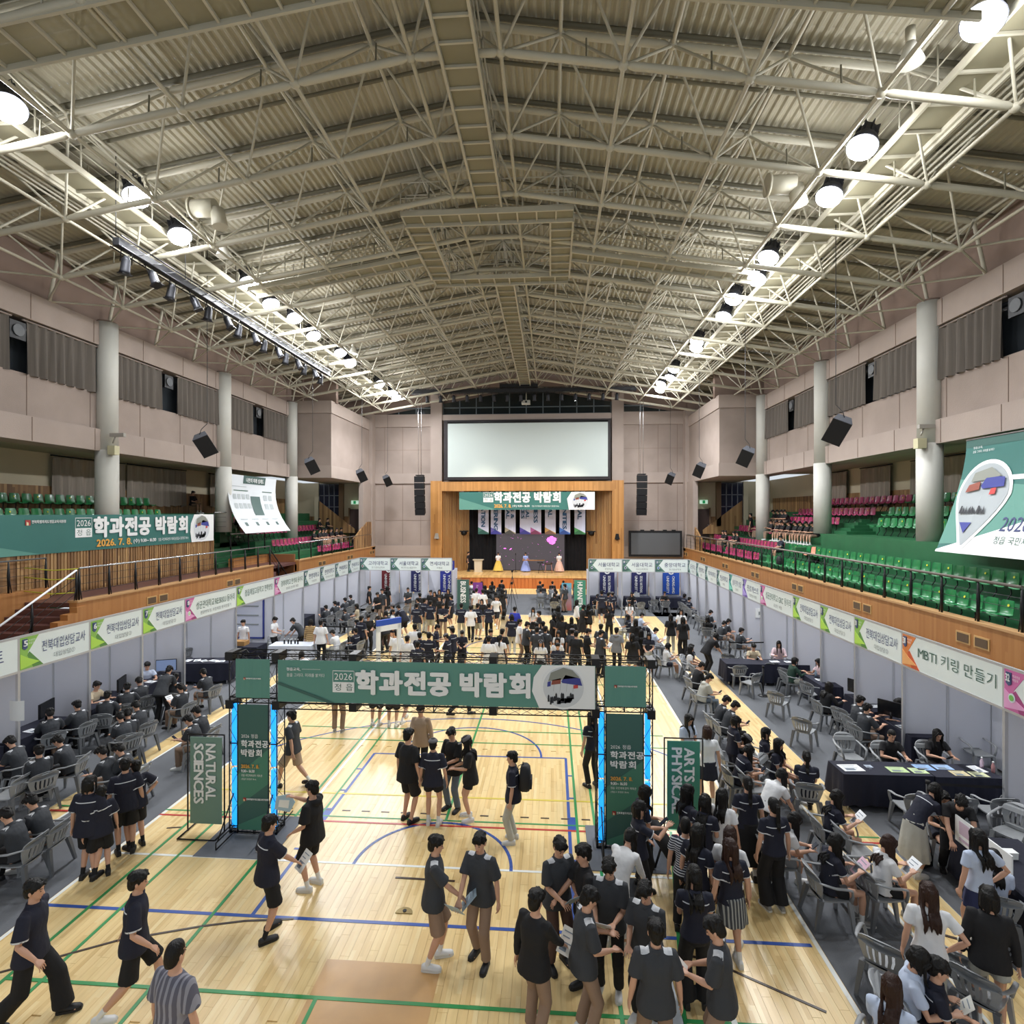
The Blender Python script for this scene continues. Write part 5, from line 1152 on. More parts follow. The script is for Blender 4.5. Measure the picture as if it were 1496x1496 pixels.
# ------------------------------------------------------------------ people
SKIN = mat('skin', 'c79a80', .55); SKIN2 = mat('skin_warm', 'b98a70', .55)
HAIR = mat('black_hair', '0b0908', .5, bump=.6, bs=70, spec=.3, stretch=(1, 1, .25)); HAIRB = mat('brown_hair', '2e1a12', .5, bump=.6, bs=70, spec=.3, stretch=(1, 1, .25))
EYE = mat('dark_eye', '1a1512', .4); LIP = mat('lips', 'a35f55', .5)
CL = {}
def cloth(k, col, var=.08): CL[k] = mat('cloth_'+k, col, .85, bump=.35, bs=9, var=var, vs=5); return CL[k]
for k, c in (('ch', '33363b'), ('nv', '171a2b'), ('bk', '121215'), ('wt', 'dfe0e2'), ('lb', 'bcc8de'), ('gy', '7d8085'), ('bg', 'c3b59a'), ('pk', 'd9c0c4'), ('gr', '1f3a2e'), ('bl', '2a36a8'), ('yl', 'd9bb58'), ('pb', '8fa0dc'), ('pp', 'e0b8a8'),
             ('kh', '8b7361'), ('be', 'b5a488'), ('lg', 'b3b3aa'), ('dn', '5f6b78'), ('br', '4f3a33'), ('tan', 'a8917c'), ('nvs', '20284e')): cloth(k, c)
def striped(name, c1, c2, sc, ax=2):
    m = bpy.data.materials.new(name); m.use_nodes = True; nt = m.node_tree; N = nt.nodes.new; L = nt.links.new
    tc = N('ShaderNodeTexCoord'); w = N('ShaderNodeTexWave'); w.inputs['Scale'].default_value = sc; w.bands_direction = 'XYZ'[ax]; w.inputs['Distortion'].default_value = .6
    L(tc.outputs['Object'], w.inputs['Vector']); cr = N('ShaderNodeValToRGB'); cr.color_ramp.interpolation = 'CONSTANT'; cr.color_ramp.elements[0].color = srgb(c1); cr.color_ramp.elements[1].color = srgb(c2); cr.color_ramp.elements[1].position = .62
    L(w.outputs[0], cr.inputs[0]); L(cr.outputs[0], nt.nodes['Principled BSDF'].inputs['Base Color']); nt.nodes['Principled BSDF'].inputs['Roughness'].default_value = .85; return m
CL['st'] = striped('cloth_striped', '1e2233', 'c9ccd2', 9); CL['gs'] = striped('cloth_grey_striped', '5b5a66', '8a8a94', 5, 0); CL['pl'] = striped('cloth_plaid', '3a3d44', '9a9c98', 7, 0)
CL['pt'] = striped('cloth_print', 'b79a6a', '6e5234', 4, 2)
SHW = mat('shoe_white', 'd6d6d4', .6); SHB = mat('shoe_black', '1a1a1c', .6); SHG = mat('shoe_grey', '8d8d8c', .6); SOLE = mat('shoe_sole', 'cfcfca', .6); SKW = mat('sock_white', 'dddddb', .8)
PANELW = mat('polo_panel', 'c3c6ca', .8, bump=.2, bs=40); PIPE = mat('polo_piping', 'd0d4da', .8)
def ik(a, b, la, lb, pole):
    a, b = Vector(a), Vector(b); d = b-a; L = min(d.length, (la+lb)*.995); b = a+d.normalized()*L; u = (b-a).normalized()
    x = (la*la-lb*lb+L*L)/(2*L); h = math.sqrt(max(0, la*la-x*x)); p = Vector(pole)-u*Vector(pole).dot(u); p.normalize()
    return a+u*x+p*h, b
POSES = {  # pelvis height, lean, head pitch, head yaw, ankles, wrists, knee pole y, elbow pole
 'stand': dict(z=.93, lean=2, hp=6, an=[(-.10, .02, .085), (.11, -.02, .085)], wr=[(-.27, .03, .86), (.27, .05, .86)]),
 'relax': dict(z=.93, lean=-2, hp=12, an=[(-.13, .06, .085), (.10, -.05, .085)], wr=[(-.26, .10, .88), (.20, .24, 1.02)]),
 'hold': dict(z=.93, lean=5, hp=26, an=[(-.11, .0, .085), (.12, .03, .085)], wr=[(-.10, .33, 1.10), (.12, .31, 1.06)]),
 'one': dict(z=.93, lean=3, hp=10, an=[(-.12, .08, .085), (.10, -.08, .085)], wr=[(-.27, .02, .86), (.14, .36, .98)]),
 'walk': dict(z=.90, lean=4, hp=6, an=[(-.08, .30, .09), (.09, -.34, .14)], wr=[(-.26, -.14, .86), (.27, .20, .92)]),
 'hip': dict(z=.93, lean=2, hp=8, an=[(-.12, .02, .085), (.12, .0, .085)], wr=[(-.26, .04, .86), (.19, .0, 1.0)], ep=[(-.3, -1, 0), (1.2, -.5, 0)]),
 'raise': dict(z=.93, lean=0, hp=10, an=[(-.11, .02, .085), (.12, -.03, .085)], wr=[(-.20, .22, .98), (.12, .42, 1.36)]),
 'lean': dict(z=.90, lean=52, hp=20, an=[(-.12, .0, .085), (.13, -.06, .085)], wr=[(-.16, .62, .86), (.16, .56, .80)]),
 'sit': dict(z=.53, lean=4, hp=14, an=[(-.11, .44, .085), (.12, .40, .085)], wr=[(-.08, .36, .68), (.09, .33, .67)], seat=1),
 'sitfwd': dict(z=.53, lean=26, hp=30, an=[(-.13, .40, .085), (.13, .46, .085)], wr=[(-.06, .50, .70), (.07, .47, .68)], seat=1),
 'sitread': dict(z=.53, lean=8, hp=32, an=[(-.09, .46, .085), (.10, .44, .085)], wr=[(-.12, .36, .80), (.12, .38, .80)], seat=1),
 'sitdesk': dict(z=.53, lean=14, hp=16, an=[(-.11, .36, .085), (.12, .30, .085)], wr=[(-.16, .46, .80), (.18, .44, .80)], seat=1),
}
def frame_pose(p):
    P = Vector((0, 0, p['z'])); le = math.radians(p['lean']); N_ = 8; pts = [P]; seg = .52/N_
    for i in range(N_):
        a = le*(.55+.55*i/N_); pts.append(pts[-1]+Vector((0, math.sin(a), math.cos(a)))*seg)
    def C(t):
        if t <= 0: return P+(pts[1]-P).normalized()*t
        k = t/seg; i = min(N_-1, int(k)); return pts[i]+(pts[i+1]-pts[i])*(k-i) if k < N_ else pts[-1]+(pts[-1]-pts[-2]).normalized()*(t-.52)
    def D(t): return (C(t+.01)-C(t-.01)).normalized()
    return C, D
X1 = Vector((1, 0, 0))
def ell_ring(c, d, rx, ry, n=16, pw=1.0):
    f = Vector((0, d.z, -d.y)).normalized(); return [c+X1*(rx*math.copysign(abs(math.cos(a))**pw, math.cos(a)))+f*(ry*math.copysign(abs(math.sin(a))**pw, math.sin(a))) for a in [2*PI*k/n for k in range(n)]]
def joints(pn):
    p = POSES[pn]; C, D = frame_pose(p); j = {'C': C, 'D': D}
    j['sh'] = [C(.45)+X1*s*.175 for s in (-1, 1)]; ep = p.get('ep', [(-.35, -1, -.2), (.35, -1, -.2)])
    j['el'] = []; j['wr'] = []
    for i in (0, 1):
        e, w = ik(j['sh'][i], p['wr'][i], .275, .245, ep[i]); j['el'].append(e); j['wr'].append(w)
    j['hp'] = [Vector((s*.09, 0, p['z']-.03)) for s in (-1, 1)]; j['kn'] = []; j['an'] = []
    for i in (0, 1):
        k, a = ik(j['hp'][i], p['an'][i], .43, .42, (0.15*(-1, 1)[i], 1, .9 if p.get('seat') else 0)); j['kn'].append(k); j['an'].append(a)
    hd = math.radians(p['hp'])+math.radians(p['lean'])*.5
    j['nk'] = C(.53); j['hm'] = Matrix.Translation(C(.56)+Vector((0, math.sin(hd*.6), math.cos(hd*.6)))*.12) @ Matrix.Rotation(-hd, 4, 'X')
    return j
JT = {}
def jt(pn):
    if pn not in JT: JT[pn] = joints(pn)
    return JT[pn]
def remesh(mb, vox, ratio=None, smooth=2):
    me = mb.mesh('tmp', [SKIN]); o = bpy.data.objects.new('tmp', me)
    r = o.modifiers.new('r', 'REMESH'); r.mode = 'VOXEL'; r.voxel_size = vox
    if smooth: s = o.modifiers.new('s', 'SMOOTH'); s.iterations = smooth; s.factor = .5
    if ratio: d = o.modifiers.new('d', 'DECIMATE'); d.ratio = ratio
    m2 = baked(o); bpy.data.meshes.remove(me); m2.polygons.foreach_set('use_smooth', [True]*len(m2.polygons)); m2.materials.clear(); return m2
HEADR = [(-.118, .040, .018, .02), (-.105, .034, .038, .042), (-.075, .018, .054, .068), (-.035, .002, .066, .084), (.008, -.006, .073, .092), (.05, -.01, .076, .096), (.083, -.013, .063, .08), (.103, -.014, .038, .048), (.114, -.014, .012, .014)]
def build_body(pn):
    j = jt(pn); C, D = j['C'], j['D']; mb = MB()
    for R_ in ([(-.09, .10, .085), (-.04, .155, .105), (.04, .15, .10), (.17, .125, .088), (.30, .145, .10), (.39, .158, .10), (.45, .15, .085), (.49, .085, .068), (.53, .054, .056), (.60, .05, .055)],):
        mb.loft([ell_ring(C(t), D(t), a, b) for t, a, b in R_])
    M = j['hm']
    mb.loft([[M @ Vector((rx*math.cos(a), cy+ry*math.sin(a), z)) for a in [2*PI*k/16 for k in range(16)]] for z, cy, rx, ry in HEADR])
    mb.tube([M @ Vector(q) for q in ((0, .072, .02), (0, .09, -.02), (0, .098, -.036), (0, .08, -.045))], [.008, .012, .016, .012], 8)
    for s in (-1, 1): mb.ell(M @ Vector((s*.076, -.008, -.012)), .012, .02, .032, 8, 5)
    mb.tube([M @ Vector((-.024, .076, -.072)), M @ Vector((.024, .076, -.072))], .009, 6)
    for i, s in ((0, -1), (1, 1)):
        S, E, W = j['sh'][i], j['el'][i], j['wr'][i]
        mb.tube([S-X1*s*.05, S, S+(E-S)*.4, E, E+(W-E)*.35, W], [.05, .052, .043, .035, .037, .024], 10)
        h = (W-E).normalized(); up = Vector((0, 0, 1)) if abs(h.z) < .8 else Vector((0, 1, 0)); sd = h.cross(up).normalized()
        if abs(h.z) >= .8: sd = Vector((0, 1, 0)); sd = (sd-h*sd.dot(h)).normalized()
        nn = h.cross(sd); q0 = W; q1 = W+h*.085
        mb.loft([[c+sd*(w_*a)+nn*(.014*b) for a, b in ((-1, -.8), (-.5, -1), (.5, -1), (1, -.8), (1, .8), (.5, 1), (-.5, 1), (-1, .8))] for c, w_ in ((q0, .024), (q0+h*.04, .038), (q1, .042))])
        curl = nn*(-1 if nn.z > 0 else 1)
        for k, (o_, L_) in enumerate(((-.034, .062), (-.0115, .072), (.0115, .068), (.034, .055))):
            b0 = q1+sd*o_-h*.01; mb.tube([b0, b0+h*L_*.5+sd*o_*.2+curl*.006, b0+h*L_*.98+sd*o_*.45+curl*.026], [.009, .0078, .0064], 7)
        ts = -1 if (h.cross(sd)).dot(Vector((0, 0, 1))) > 0 else 1
        ts = 1 if sd.y*1+sd.x*(-s)*.5 > 0 else -1
        b0 = W+h*.025+sd*ts*.024; mb.tube([b0, b0+h*.03+sd*ts*.026, b0+h*.062+sd*ts*.032], [.013, .011, .008], 7)
        H, K, A = j['hp'][i], j['kn'][i], j['an'][i]
        mb.tube([H+Vector((0, 0, .03)), H+(K-H)*.15, H+(K-H)*.55, K, K+(A-K)*.3, K+(A-K)*.75, A, A-Vector((0, 0, .03))], [.08, .083, .066, .05, .054, .038, .034, .036], 12)
        mb.tube([A+Vector((0, -.05, -.045)), A+Vector((0, .04, -.045)), A+Vector((0, .14, -.06))], [.03, .035, .03], 8)
    me = remesh(mb, .006, .2, 1)
    for m in (SKIN, SKW, EYE, LIP): me.materials.append(m)
    Ki = [j['kn'][0], j['kn'][1]]
    for p in me.polygons:
        c = p.center
        for i in (0, 1):
            A = j['an'][i]; d = (j['kn'][i]-A).normalized(); tt = (c-A).dot(d)
            if tt < .10 and (c-A-d*tt).length < .10 and (c-A).length < .2 and c.z < p_ankle(pn, i)+.13: p.material_index = 1
    bm = bmesh.new(); bm.from_mesh(me)
    def add(mb2, mi):
        base = [bm.verts.new(v) for v in mb2.v]
        for f in mb2.f:
            try: fc = bm.faces.new([base[q] for q in f]); fc.material_index = mi; fc.smooth = True
            except ValueError: pass
    e = MB()
    for s in (-1, 1): e.ell(M @ Vector((s*.031, .0795, .0)), .012, .006, .006, 8, 4); e.tube([M @ Vector((s*.016, .085, .024)), M @ Vector((s*.046, .074, .026))], .0042, 5)
    add(e, 2); e = MB().ell(M @ Vector((0, .083, -.072)), .02, .006, .006, 8, 4); add(e, 3)
    bm.to_mesh(me); bm.free(); return me
from mathutils.bvhtree import BVHTree
def wrinkle(me, amp=.005, f=11, zs=.6):
    me.update()
    N = [v.vector.copy() for v in me.vertex_normals]; out = []
    for v, nn in zip(me.vertices, N):
        c = v.co; n = noise.noise(Vector((c.x*f, c.y*f, c.z*f*zs)))+.5*noise.noise(Vector((c.x*f*2.3, c.y*f*2.3, c.z*f*1.7)))
        out += list(c+nn*(n*amp))
    me.vertices.foreach_set('co', out)
    me.update()
TRIM = {}
def strip_on(bvh, grid, out, mb):
    R_ = []
    for row in grid:
        r = []
        for o, d in row:
            h = bvh.ray_cast(o, d); 
            if h[0] is None: return
            r.append(h[0]-d.normalized()*.0045)
        R_.append(r)
    mb.loft(R_, cap=False, closed=False)
def trims(pn, kind, me):
    j = jt(pn); C, D = j['C'], j['D']; CB = C(.40); dB = D(.40); fw = Vector((0, dB.z, -dB.y))
    bvh = BVHTree.FromPolygons([v.co.copy() for v in me.vertices], [tuple(p.vertices) for p in me.polygons])
    sps = []
    for s in (-1, 1):
        sp = MB(); sps.append(sp)
        S, E = j['sh'][0 if s < 0 else 1], j['el'][0 if s < 0 else 1]
        strip_on(bvh, [[(CB+X1*s*x+fw*f+dB*.3, -dB) for f in (-.055, -.03, 0, .025, .045)] for x in (.075, .10, .125, .15, .165)], dB, sp)
    pp = MB(); strip_on(bvh, [[(CB+X1*x+dB*t-fw*.4, fw) for t in (-.006, .008)] for x in [-.16+.32*k/14 for k in range(15)]], fw, pp)
    cf = MB()
    for i, s in ((0, -1), (1, 1)):
        if kind == 'long': continue
        S, E = j['sh'][i], j['el'][i]; u = (E-S).normalized(); L = (E-S).length*(.82 if kind != 'fit' else .6); a = u.orthogonal().normalized(); b = u.cross(a)
        strip_on(bvh, [[(S+u*(L-q)+(a*math.cos(2*PI*k/18)+b*math.sin(2*PI*k/18))*.2, -(a*math.cos(2*PI*k/18)+b*math.sin(2*PI*k/18))) for q in (.004, .022)] for k in range(19)], a, cf)
    co = MB(); co.loft([ell_ring(C(t), D(t), a, b, 20) for t, a, b in ((.478, .088, .086), (.50, .078, .082), (.535, .069, .076), (.54, .062, .068), (.50, .066, .07))])
    return [m.mesh(n, CL['nv']) if m.v else None for m, n in ((sps[0], 'shoulder_panel'), (pp, 'piping'), (cf, 'cuff'), (co, 'collar'), (sps[1], 'shoulder_panel'))]
def p_ankle(pn, i): return POSES[pn]['an'][i][2]-.0
def build_top(pn, kind):
    j = jt(pn); C, D = j['C'], j['D']; mb = MB(); loose = {'tee': .012, 'polo': .006, 'fit': -.012, 'long': .004, 'hood': .018}[kind]
    hem = -.16 if kind in ('tee', 'hood') else (-.12 if kind != 'fit' else -.04)
    seat_ = POSES[pn].get('seat')
    if seat_: hem = -.05
    R_ = [(hem, .205+loose, .158+loose), (hem*.4, .20+loose, .152+loose), (.05, .18+loose, .135+loose), (.10, .165+loose, .125+loose), (.18, .155+loose, .118+loose), (.32, .172+loose, .125+loose), (.40, .182+loose*.6, .118), (.455, .16, .098), (.49, .10, .083), (.515, .072, .074)]
    mb.loft([ell_ring(C(t), D(t), a, b, 20, .85) for t, a, b in R_])
    for i, s in ((0, -1), (1, 1)):
        S, E, W = j['sh'][i], j['el'][i], j['wr'][i]
        if kind == 'long': mb.tube([S-X1*s*.05, S, S+(E-S)*.5, E, E+(W-E)*.5, W-(W-E)*.04], [.062, .066, .058, .052, .048, .040], 12)
        else:
            f = .82 if kind != 'fit' else .6
            mb.tube([S-X1*s*.06+Vector((0, 0, .005)), S, S+(E-S)*.4, S+(E-S)*f], [.058, .066+loose*.5, .072+loose*.6, .078+loose*.8], 14)
    if kind == 'hood':
        h = C(.50)-Vector((0, 1, 0))*.07; mb.tube([h+Vector((-.10, .07, 0)), h+Vector((-.07, -.02, .0)), h+Vector((0, -.055, -.02)), h+Vector((.07, -.02, .0)), h+Vector((.10, .07, 0))], [.03, .045, .055, .045, .03], 10)
    me = remesh(mb, .0135, None, 3)
    wrinkle(me); me.materials.append(CL['nv']); TRIM[(pn, kind)] = trims(pn, kind, me)
    return me
def build_bottom(pn, kind):
    j = jt(pn); p = POSES[pn]; mb = MB(); z = p['z']; C, D = j['C'], j['D']
    seat_ = p.get('seat')
    mb.loft([ell_ring(C(t), D(t), a, b, 18) for t, a, b in ((-.10, .13, .115), (-.03, .168, .125), (.06, .155, .115), (.13, .142, .108))])
    if kind in ('skirt', 'midi', 'gown') and not seat_:
        L_ = {'skirt': .36, 'midi': .66, 'gown': .90}[kind]; w = {'skirt': .22, 'midi': .26, 'gown': .46}[kind]
        rr = []
        for k in range(8):
            q = k/7; r0 = .165+(w-.165)*(q**.8)
            rr.append([Vector(((r0*(1+.05*math.sin(a*9)*q))*math.cos(a), (r0*.85*(1+.05*math.sin(a*9)*q))*math.sin(a), z+.06-L_*q)) for a in [2*PI*m/40 for m in range(40)]])
        mb.loft(rr[::-1]); return finish(mb, kind)
    for i, s in ((0, -1), (1, 1)):
        H, K, A = j['hp'][i], j['kn'][i], j['an'][i]
        if kind == 'trousers': mb.tube([H+Vector((0, 0, .04)), H+(K-H)*.2, K, K+(A-K)*.5, A+(K-A)*.03], [.082, .090, .074, .068, .066], 14)
        elif kind == 'wide': mb.tube([H+Vector((0, 0, .04)), H+(K-H)*.2, K, K+(A-K)*.5, A+(K-A)*.01], [.084, .094, .096, .102, .112], 14)
        elif kind == 'shorts': mb.tube([H+Vector((0, 0, .04)), H+(K-H)*.25, H+(K-H)*.94], [.084, .094, .108], 14)
        elif kind == 'short': mb.tube([H+Vector((0, 0, .04)), H+(K-H)*.25, H+(K-H)*.5], [.084, .094, .106], 14)
        else: mb.tube([H+Vector((0, 0, .04)), H+(K-H)*.25, H+(K-H)*(.55 if kind == 'skirt' else .98)], [.10, .112, .12], 14)
    if kind in ('skirt', 'midi') and seat_:
        K0 = (j['kn'][0]+j['kn'][1])/2; H0 = (j['hp'][0]+j['hp'][1])/2; mb.tube([H0, H0+(K0-H0)*(.52 if kind == 'skirt' else .95)], [.1, .1], 12)
    return finish(mb, kind)
def finish(mb, kind):
    me = remesh(mb, .014, None, 2); wrinkle(me, .005, 9, .5); me.materials.append(CL['bk']); return me
def build_hair(kind, pn):
    """scalp shell plus many locks, merged into one surface; long locks fall by gravity behind the back of this pose"""
    jx = jt(pn); M = jx['hm'] if pn else Matrix.Identity(4); C, D = jx['C'], jx['D']; mb = MB(); R_ = random.Random(len(kind)*7+3); rings = []
    longh = kind in ('long', 'bob', 'pony'); nu, nv = 28, 18
    for i in range(nv+1):
        t = PI*i/nv; t = min(max(t, .04), PI-.04); r = []
        for k in range(nu):
            a = 2*PI*k/nu; sn = math.sin(t)**.62; x, y, z = .082*sn*math.cos(a), .104*sn*math.sin(a), -.128*math.cos(t)
            if kind == 'buzz': x *= .97; y *= .97
            y -= .014; z += .003; bk = max(0, -y/.1); z = max(z, -.095) if z < -.095 else z; x *= 1-.16*max(0, (-.03-z)/.07)
            lim = (.052 if kind != 'fringe' else .03) if y > .05 else (.006 if y > .012 else (-.02 if y > -.02 else -.05-.04*min(1, -y/.06)))
            if z < lim: q = min(1, (lim-z)/.05); x *= 1-.14*q; y = -.01+(y+.01)*(1-.18*q); z = lim-(lim-z)*.2
            r.append(M @ Vector((x, y, z)))
        rings.append(r)
    mb.loft(rings)
    def scalp(az, el, s=1.0): return Vector((.083*s*math.cos(el)*math.sin(az), .106*s*math.cos(el)*math.cos(az)-.012, .098*s*math.sin(el)+.03))
    if kind in ('short', 'fringe'):
        for k in range(46):
            az = R_.uniform(-PI, PI); el = R_.uniform(.15, 1.2); p = scalp(az, el); fr = math.cos(az)
            e2 = el-R_.uniform(.25, .5); q = scalp(az+R_.uniform(-.25, .25), e2, 1.06)
            if fr > .55: q.z = max(q.z, .045 if kind == 'short' else .022)
            elif fr > -.1: q.z = max(q.z, .0)
            m_ = (p+q)*.5*1.05; mb.tube([M @ p, M @ m_, M @ q], [.014, .015, .007], 6)
        for k in range(7):
            x = (k-3)*.019; zz = R_.uniform(-.012, .008); mb.tube([M @ Vector((x*.7, .04, .112)), M @ Vector((x, .074, .088)), M @ Vector((x*1.15+.008, .083, (.056 if kind == 'short' else .03)+zz))], [.012, .013, .005], 6)
    if longh:
        L0 = {'long': .40, 'bob': .17, 'pony': 0}[kind]
        def fall(p, L, r0, out=.03):
            pts = [p]; c = p.copy(); n_ = int(L/.05)+1
            for k in range(n_):
                c = c+Vector((0, 0, -.05)); c.x += R_.uniform(-.004, .004)
                best = min(range(12), key=lambda q: (C(q*.045)-c).length_squared); A = C(best*.045); dd = D(best*.045); fw = Vector((0, dd.z, -dd.y)); rel = c-A
                if abs(rel.x) < .17 and abs(rel.dot(fw)) < .14 and best < 11:
                    lim_ = -.158 if rel.dot(fw) < .03 else .15
                    c = c+fw*(lim_-rel.dot(fw))*(.8 if abs(rel.x) < .12 else .5)
                pts.append(c.copy())
            rs = [r0]*(len(pts)); rs[-1] = r0*.3; rs[0] = r0*.9; mb.tube(pts, rs, 6)
        if kind != 'pony':
            for k in range(34):
                az = PI+R_.uniform(-1.75, 1.75); p = M @ scalp(az, R_.uniform(-.1, .5), 1.02); p.x *= .95
                fall(p, L0*R_.uniform(.8, 1.05), R_.uniform(.014, .02))
            for s in (-1, 1):
                mb.tube([M @ Vector((s*.03, .06, .112)), M @ Vector((s*.066, .07, .06)), M @ Vector((s*.08, .055, .0))], [.016, .018, .016], 6); fall(M @ Vector((s*.081, .05, .0)), min(.22, L0*.9), .017)
        else:
            b0 = M @ Vector((0, -.115, .04)); mb.ell(b0, .028, .028, .028, 8, 5)
            for k in range(7): fall(b0+Vector((R_.uniform(-.02, .02), -.03, 0)), .36*R_.uniform(.85, 1), .017)
    me = remesh(mb, .0085, None, 1); me.materials.append(HAIR); me.name = 'hair'; return me
def build_cap():
    mb = MB(); rings = []
    for i in range(9):
        t = PI/2*i/8; rings.append([Vector((.098*math.cos(t)*math.cos(a), .118*math.cos(t)*math.sin(a)-.014, .05+.075*math.sin(t))) for a in [2*PI*k/24 for k in range(24)]])
    mb.loft(rings); mb.loft([[Vector((.075*math.cos(a), .08+.0*1, .052+.004*s)) for a in [PI*k/10 for k in range(11)]]+[Vector((.07*math.cos(a), .08+.10*math.sin(a), .046+.004*s)) for a in [PI-PI*k/10 for k in range(11)]] for s in (-1, 1)])
    return mb.mesh('cap', mat('cap_grey', '5d5a5c', .8))
def build_shoe():
    mb = MB(); S_ = [(-.075, .026, .06), (-.05, .036, .075), (.0, .038, .08), (.05, .042, .06), (.11, .046, .045), (.155, .042, .038), (.185, .022, .026)]
    mb.loft([[Vector((w*a, y, -.085+.022+(h)*max(0, b))) for a, b in ((-1, 0), (-1, .4), (-.75, .85), (0, 1), (.75, .85), (1, .4), (1, 0), (0, 0))] for y, w, h in S_], 0)
    mb.loft([[Vector((w*1.06*a, y*1.03, -.085+.028*b)) for a, b in ((-1, 0), (-1, 1), (1, 1), (1, 0))] for y, w, h in S_], 1, sm=False)
    return mb.mesh('shoe', [SHW, SOLE])
CACHE = {}
def part(*k):
    if k not in CACHE:
        f = k[0]
        CACHE[k] = build_body(k[1]) if f == 'body' else build_top(k[1], k[2]) if f == 'top' else build_bottom(k[1], k[2]) if f == 'bot' else build_hair(k[1], k[2]) if f == 'hair' else build_cap() if f == 'cap' else build_shoe()
    return CACHE[k]
def recolor(o, mats):
    for i, m in enumerate(mats): o.material_slots[i].link = 'OBJECT'; o.material_slots[i].material = m
TOPN = {'ch': 'charcoal polo', 'nv': 'navy polo', 'bk': 'black top', 'wt': 'white shirt', 'lb': 'pale blue blouse', 'gy': 'grey hooded top', 'bg': 'beige top', 'pk': 'pink top', 'gr': 'dark green top', 'bl': 'bright blue top', 'st': 'striped T-shirt', 'gs': 'grey striped T-shirt', 'pt': 'patterned dress', 'yl': 'white jacket', 'lg': 'light grey top', 'nvs': 'navy top', 'kh': 'khaki top'}
BOTN = {'trousers': 'trousers', 'wide': 'wide trousers', 'shorts': 'knee shorts', 'short': 'short shorts', 'skirt': 'skirt', 'midi': 'long skirt', 'gown': 'hanbok skirt'}
BCN = {'bk': 'black', 'kh': 'khaki', 'be': 'beige', 'lg': 'light grey', 'dn': 'denim', 'br': 'brown', 'nv': 'navy', 'nvs': 'navy', 'gy': 'grey', 'wt': 'white', 'pl': 'plaid', 'tan': 'tan', 'pt': 'patterned', 'bg': 'beige', 'yl': 'yellow', 'pb': 'pale blue', 'pp': 'peach', 'ch': 'charcoal'}
def person(x, y, z, hd, pn, sc, hair, tk, tc, bk_, bc, sh, label, group=None):
    t = thing('person', label, 'person', (x, y, z), math.radians(hd), group); t.scale = (sc,)*3; j = jt(pn)
    b = obj('body', part('body', pn), t); fem = hair[0] in 'lbp'
    brown = hair.endswith('B'); hk = {'s': 'short', 'f': 'fringe', 'z': 'buzz', 'l': 'long', 'b': 'bob', 'p': 'pony', 'c': 'buzz', 'd': 'long'}[hair[0]]
    sock = {'w': SKW, 'k': CL['bk'], 'n': SKIN}[sh[1] if len(sh) > 1 else 'w']
    recolor(b, [SKIN, sock, EYE, LIP])
    o = obj('shirt', part('top', pn, tk), t); m = CL[tc]
    recolor(o, [m]); T = TRIM[(pn, tk)]; so = o
    if tk == 'polo' and tc == 'ch':
        for q in (0, 4):
            if T[q]: recolor(obj('shoulder_panel', T[q], so), [PANELW])
    if tc == 'nv' and tk in ('polo', 'fit', 'tee'):
        if T[1]: recolor(obj('piping', T[1], so), [PIPE])
        if T[2]: recolor(obj('cuff', T[2], so), [PIPE])
    if tk in ('polo', 'fit') and tc in ('ch', 'nv', 'wt', 'lb', 'bk'): recolor(obj('collar', T[3], so), [m])
    o = obj({'skirt': 'skirt', 'midi': 'skirt', 'gown': 'skirt', 'shorts': 'shorts', 'short': 'shorts'}.get(bk_, 'trousers'), part('bot', pn, bk_), t); recolor(o, [CL[bc]])
    o = obj('hair', part('hair', hk, pn), t) if hk in ('long', 'bob', 'pony') else obj('hair', part('hair', hk, 'stand'), t, M=j['hm'] @ jt('stand')['hm'].inverted())
    if brown: recolor(o, [HAIRB])
    if hair[0] in 'cd': o = obj('cap', part('cap'), t, M=j['hm'])
    for i in (0, 1):
        a = j['an'][i]; A = POSES[pn]['an'][i]
        o = obj('shoe', part('shoe'), t, M=Matrix.Translation((a.x, a.y, A[2]-.0)) @ Matrix.Rotation(math.radians(8*(1 if i == 0 else -1)), 4, 'Z')); recolor(o, [{'w': SHW, 'b': SHB, 'g': SHG}[sh[0]], SOLE if sh[0] != 'b' else SHB])
    return t
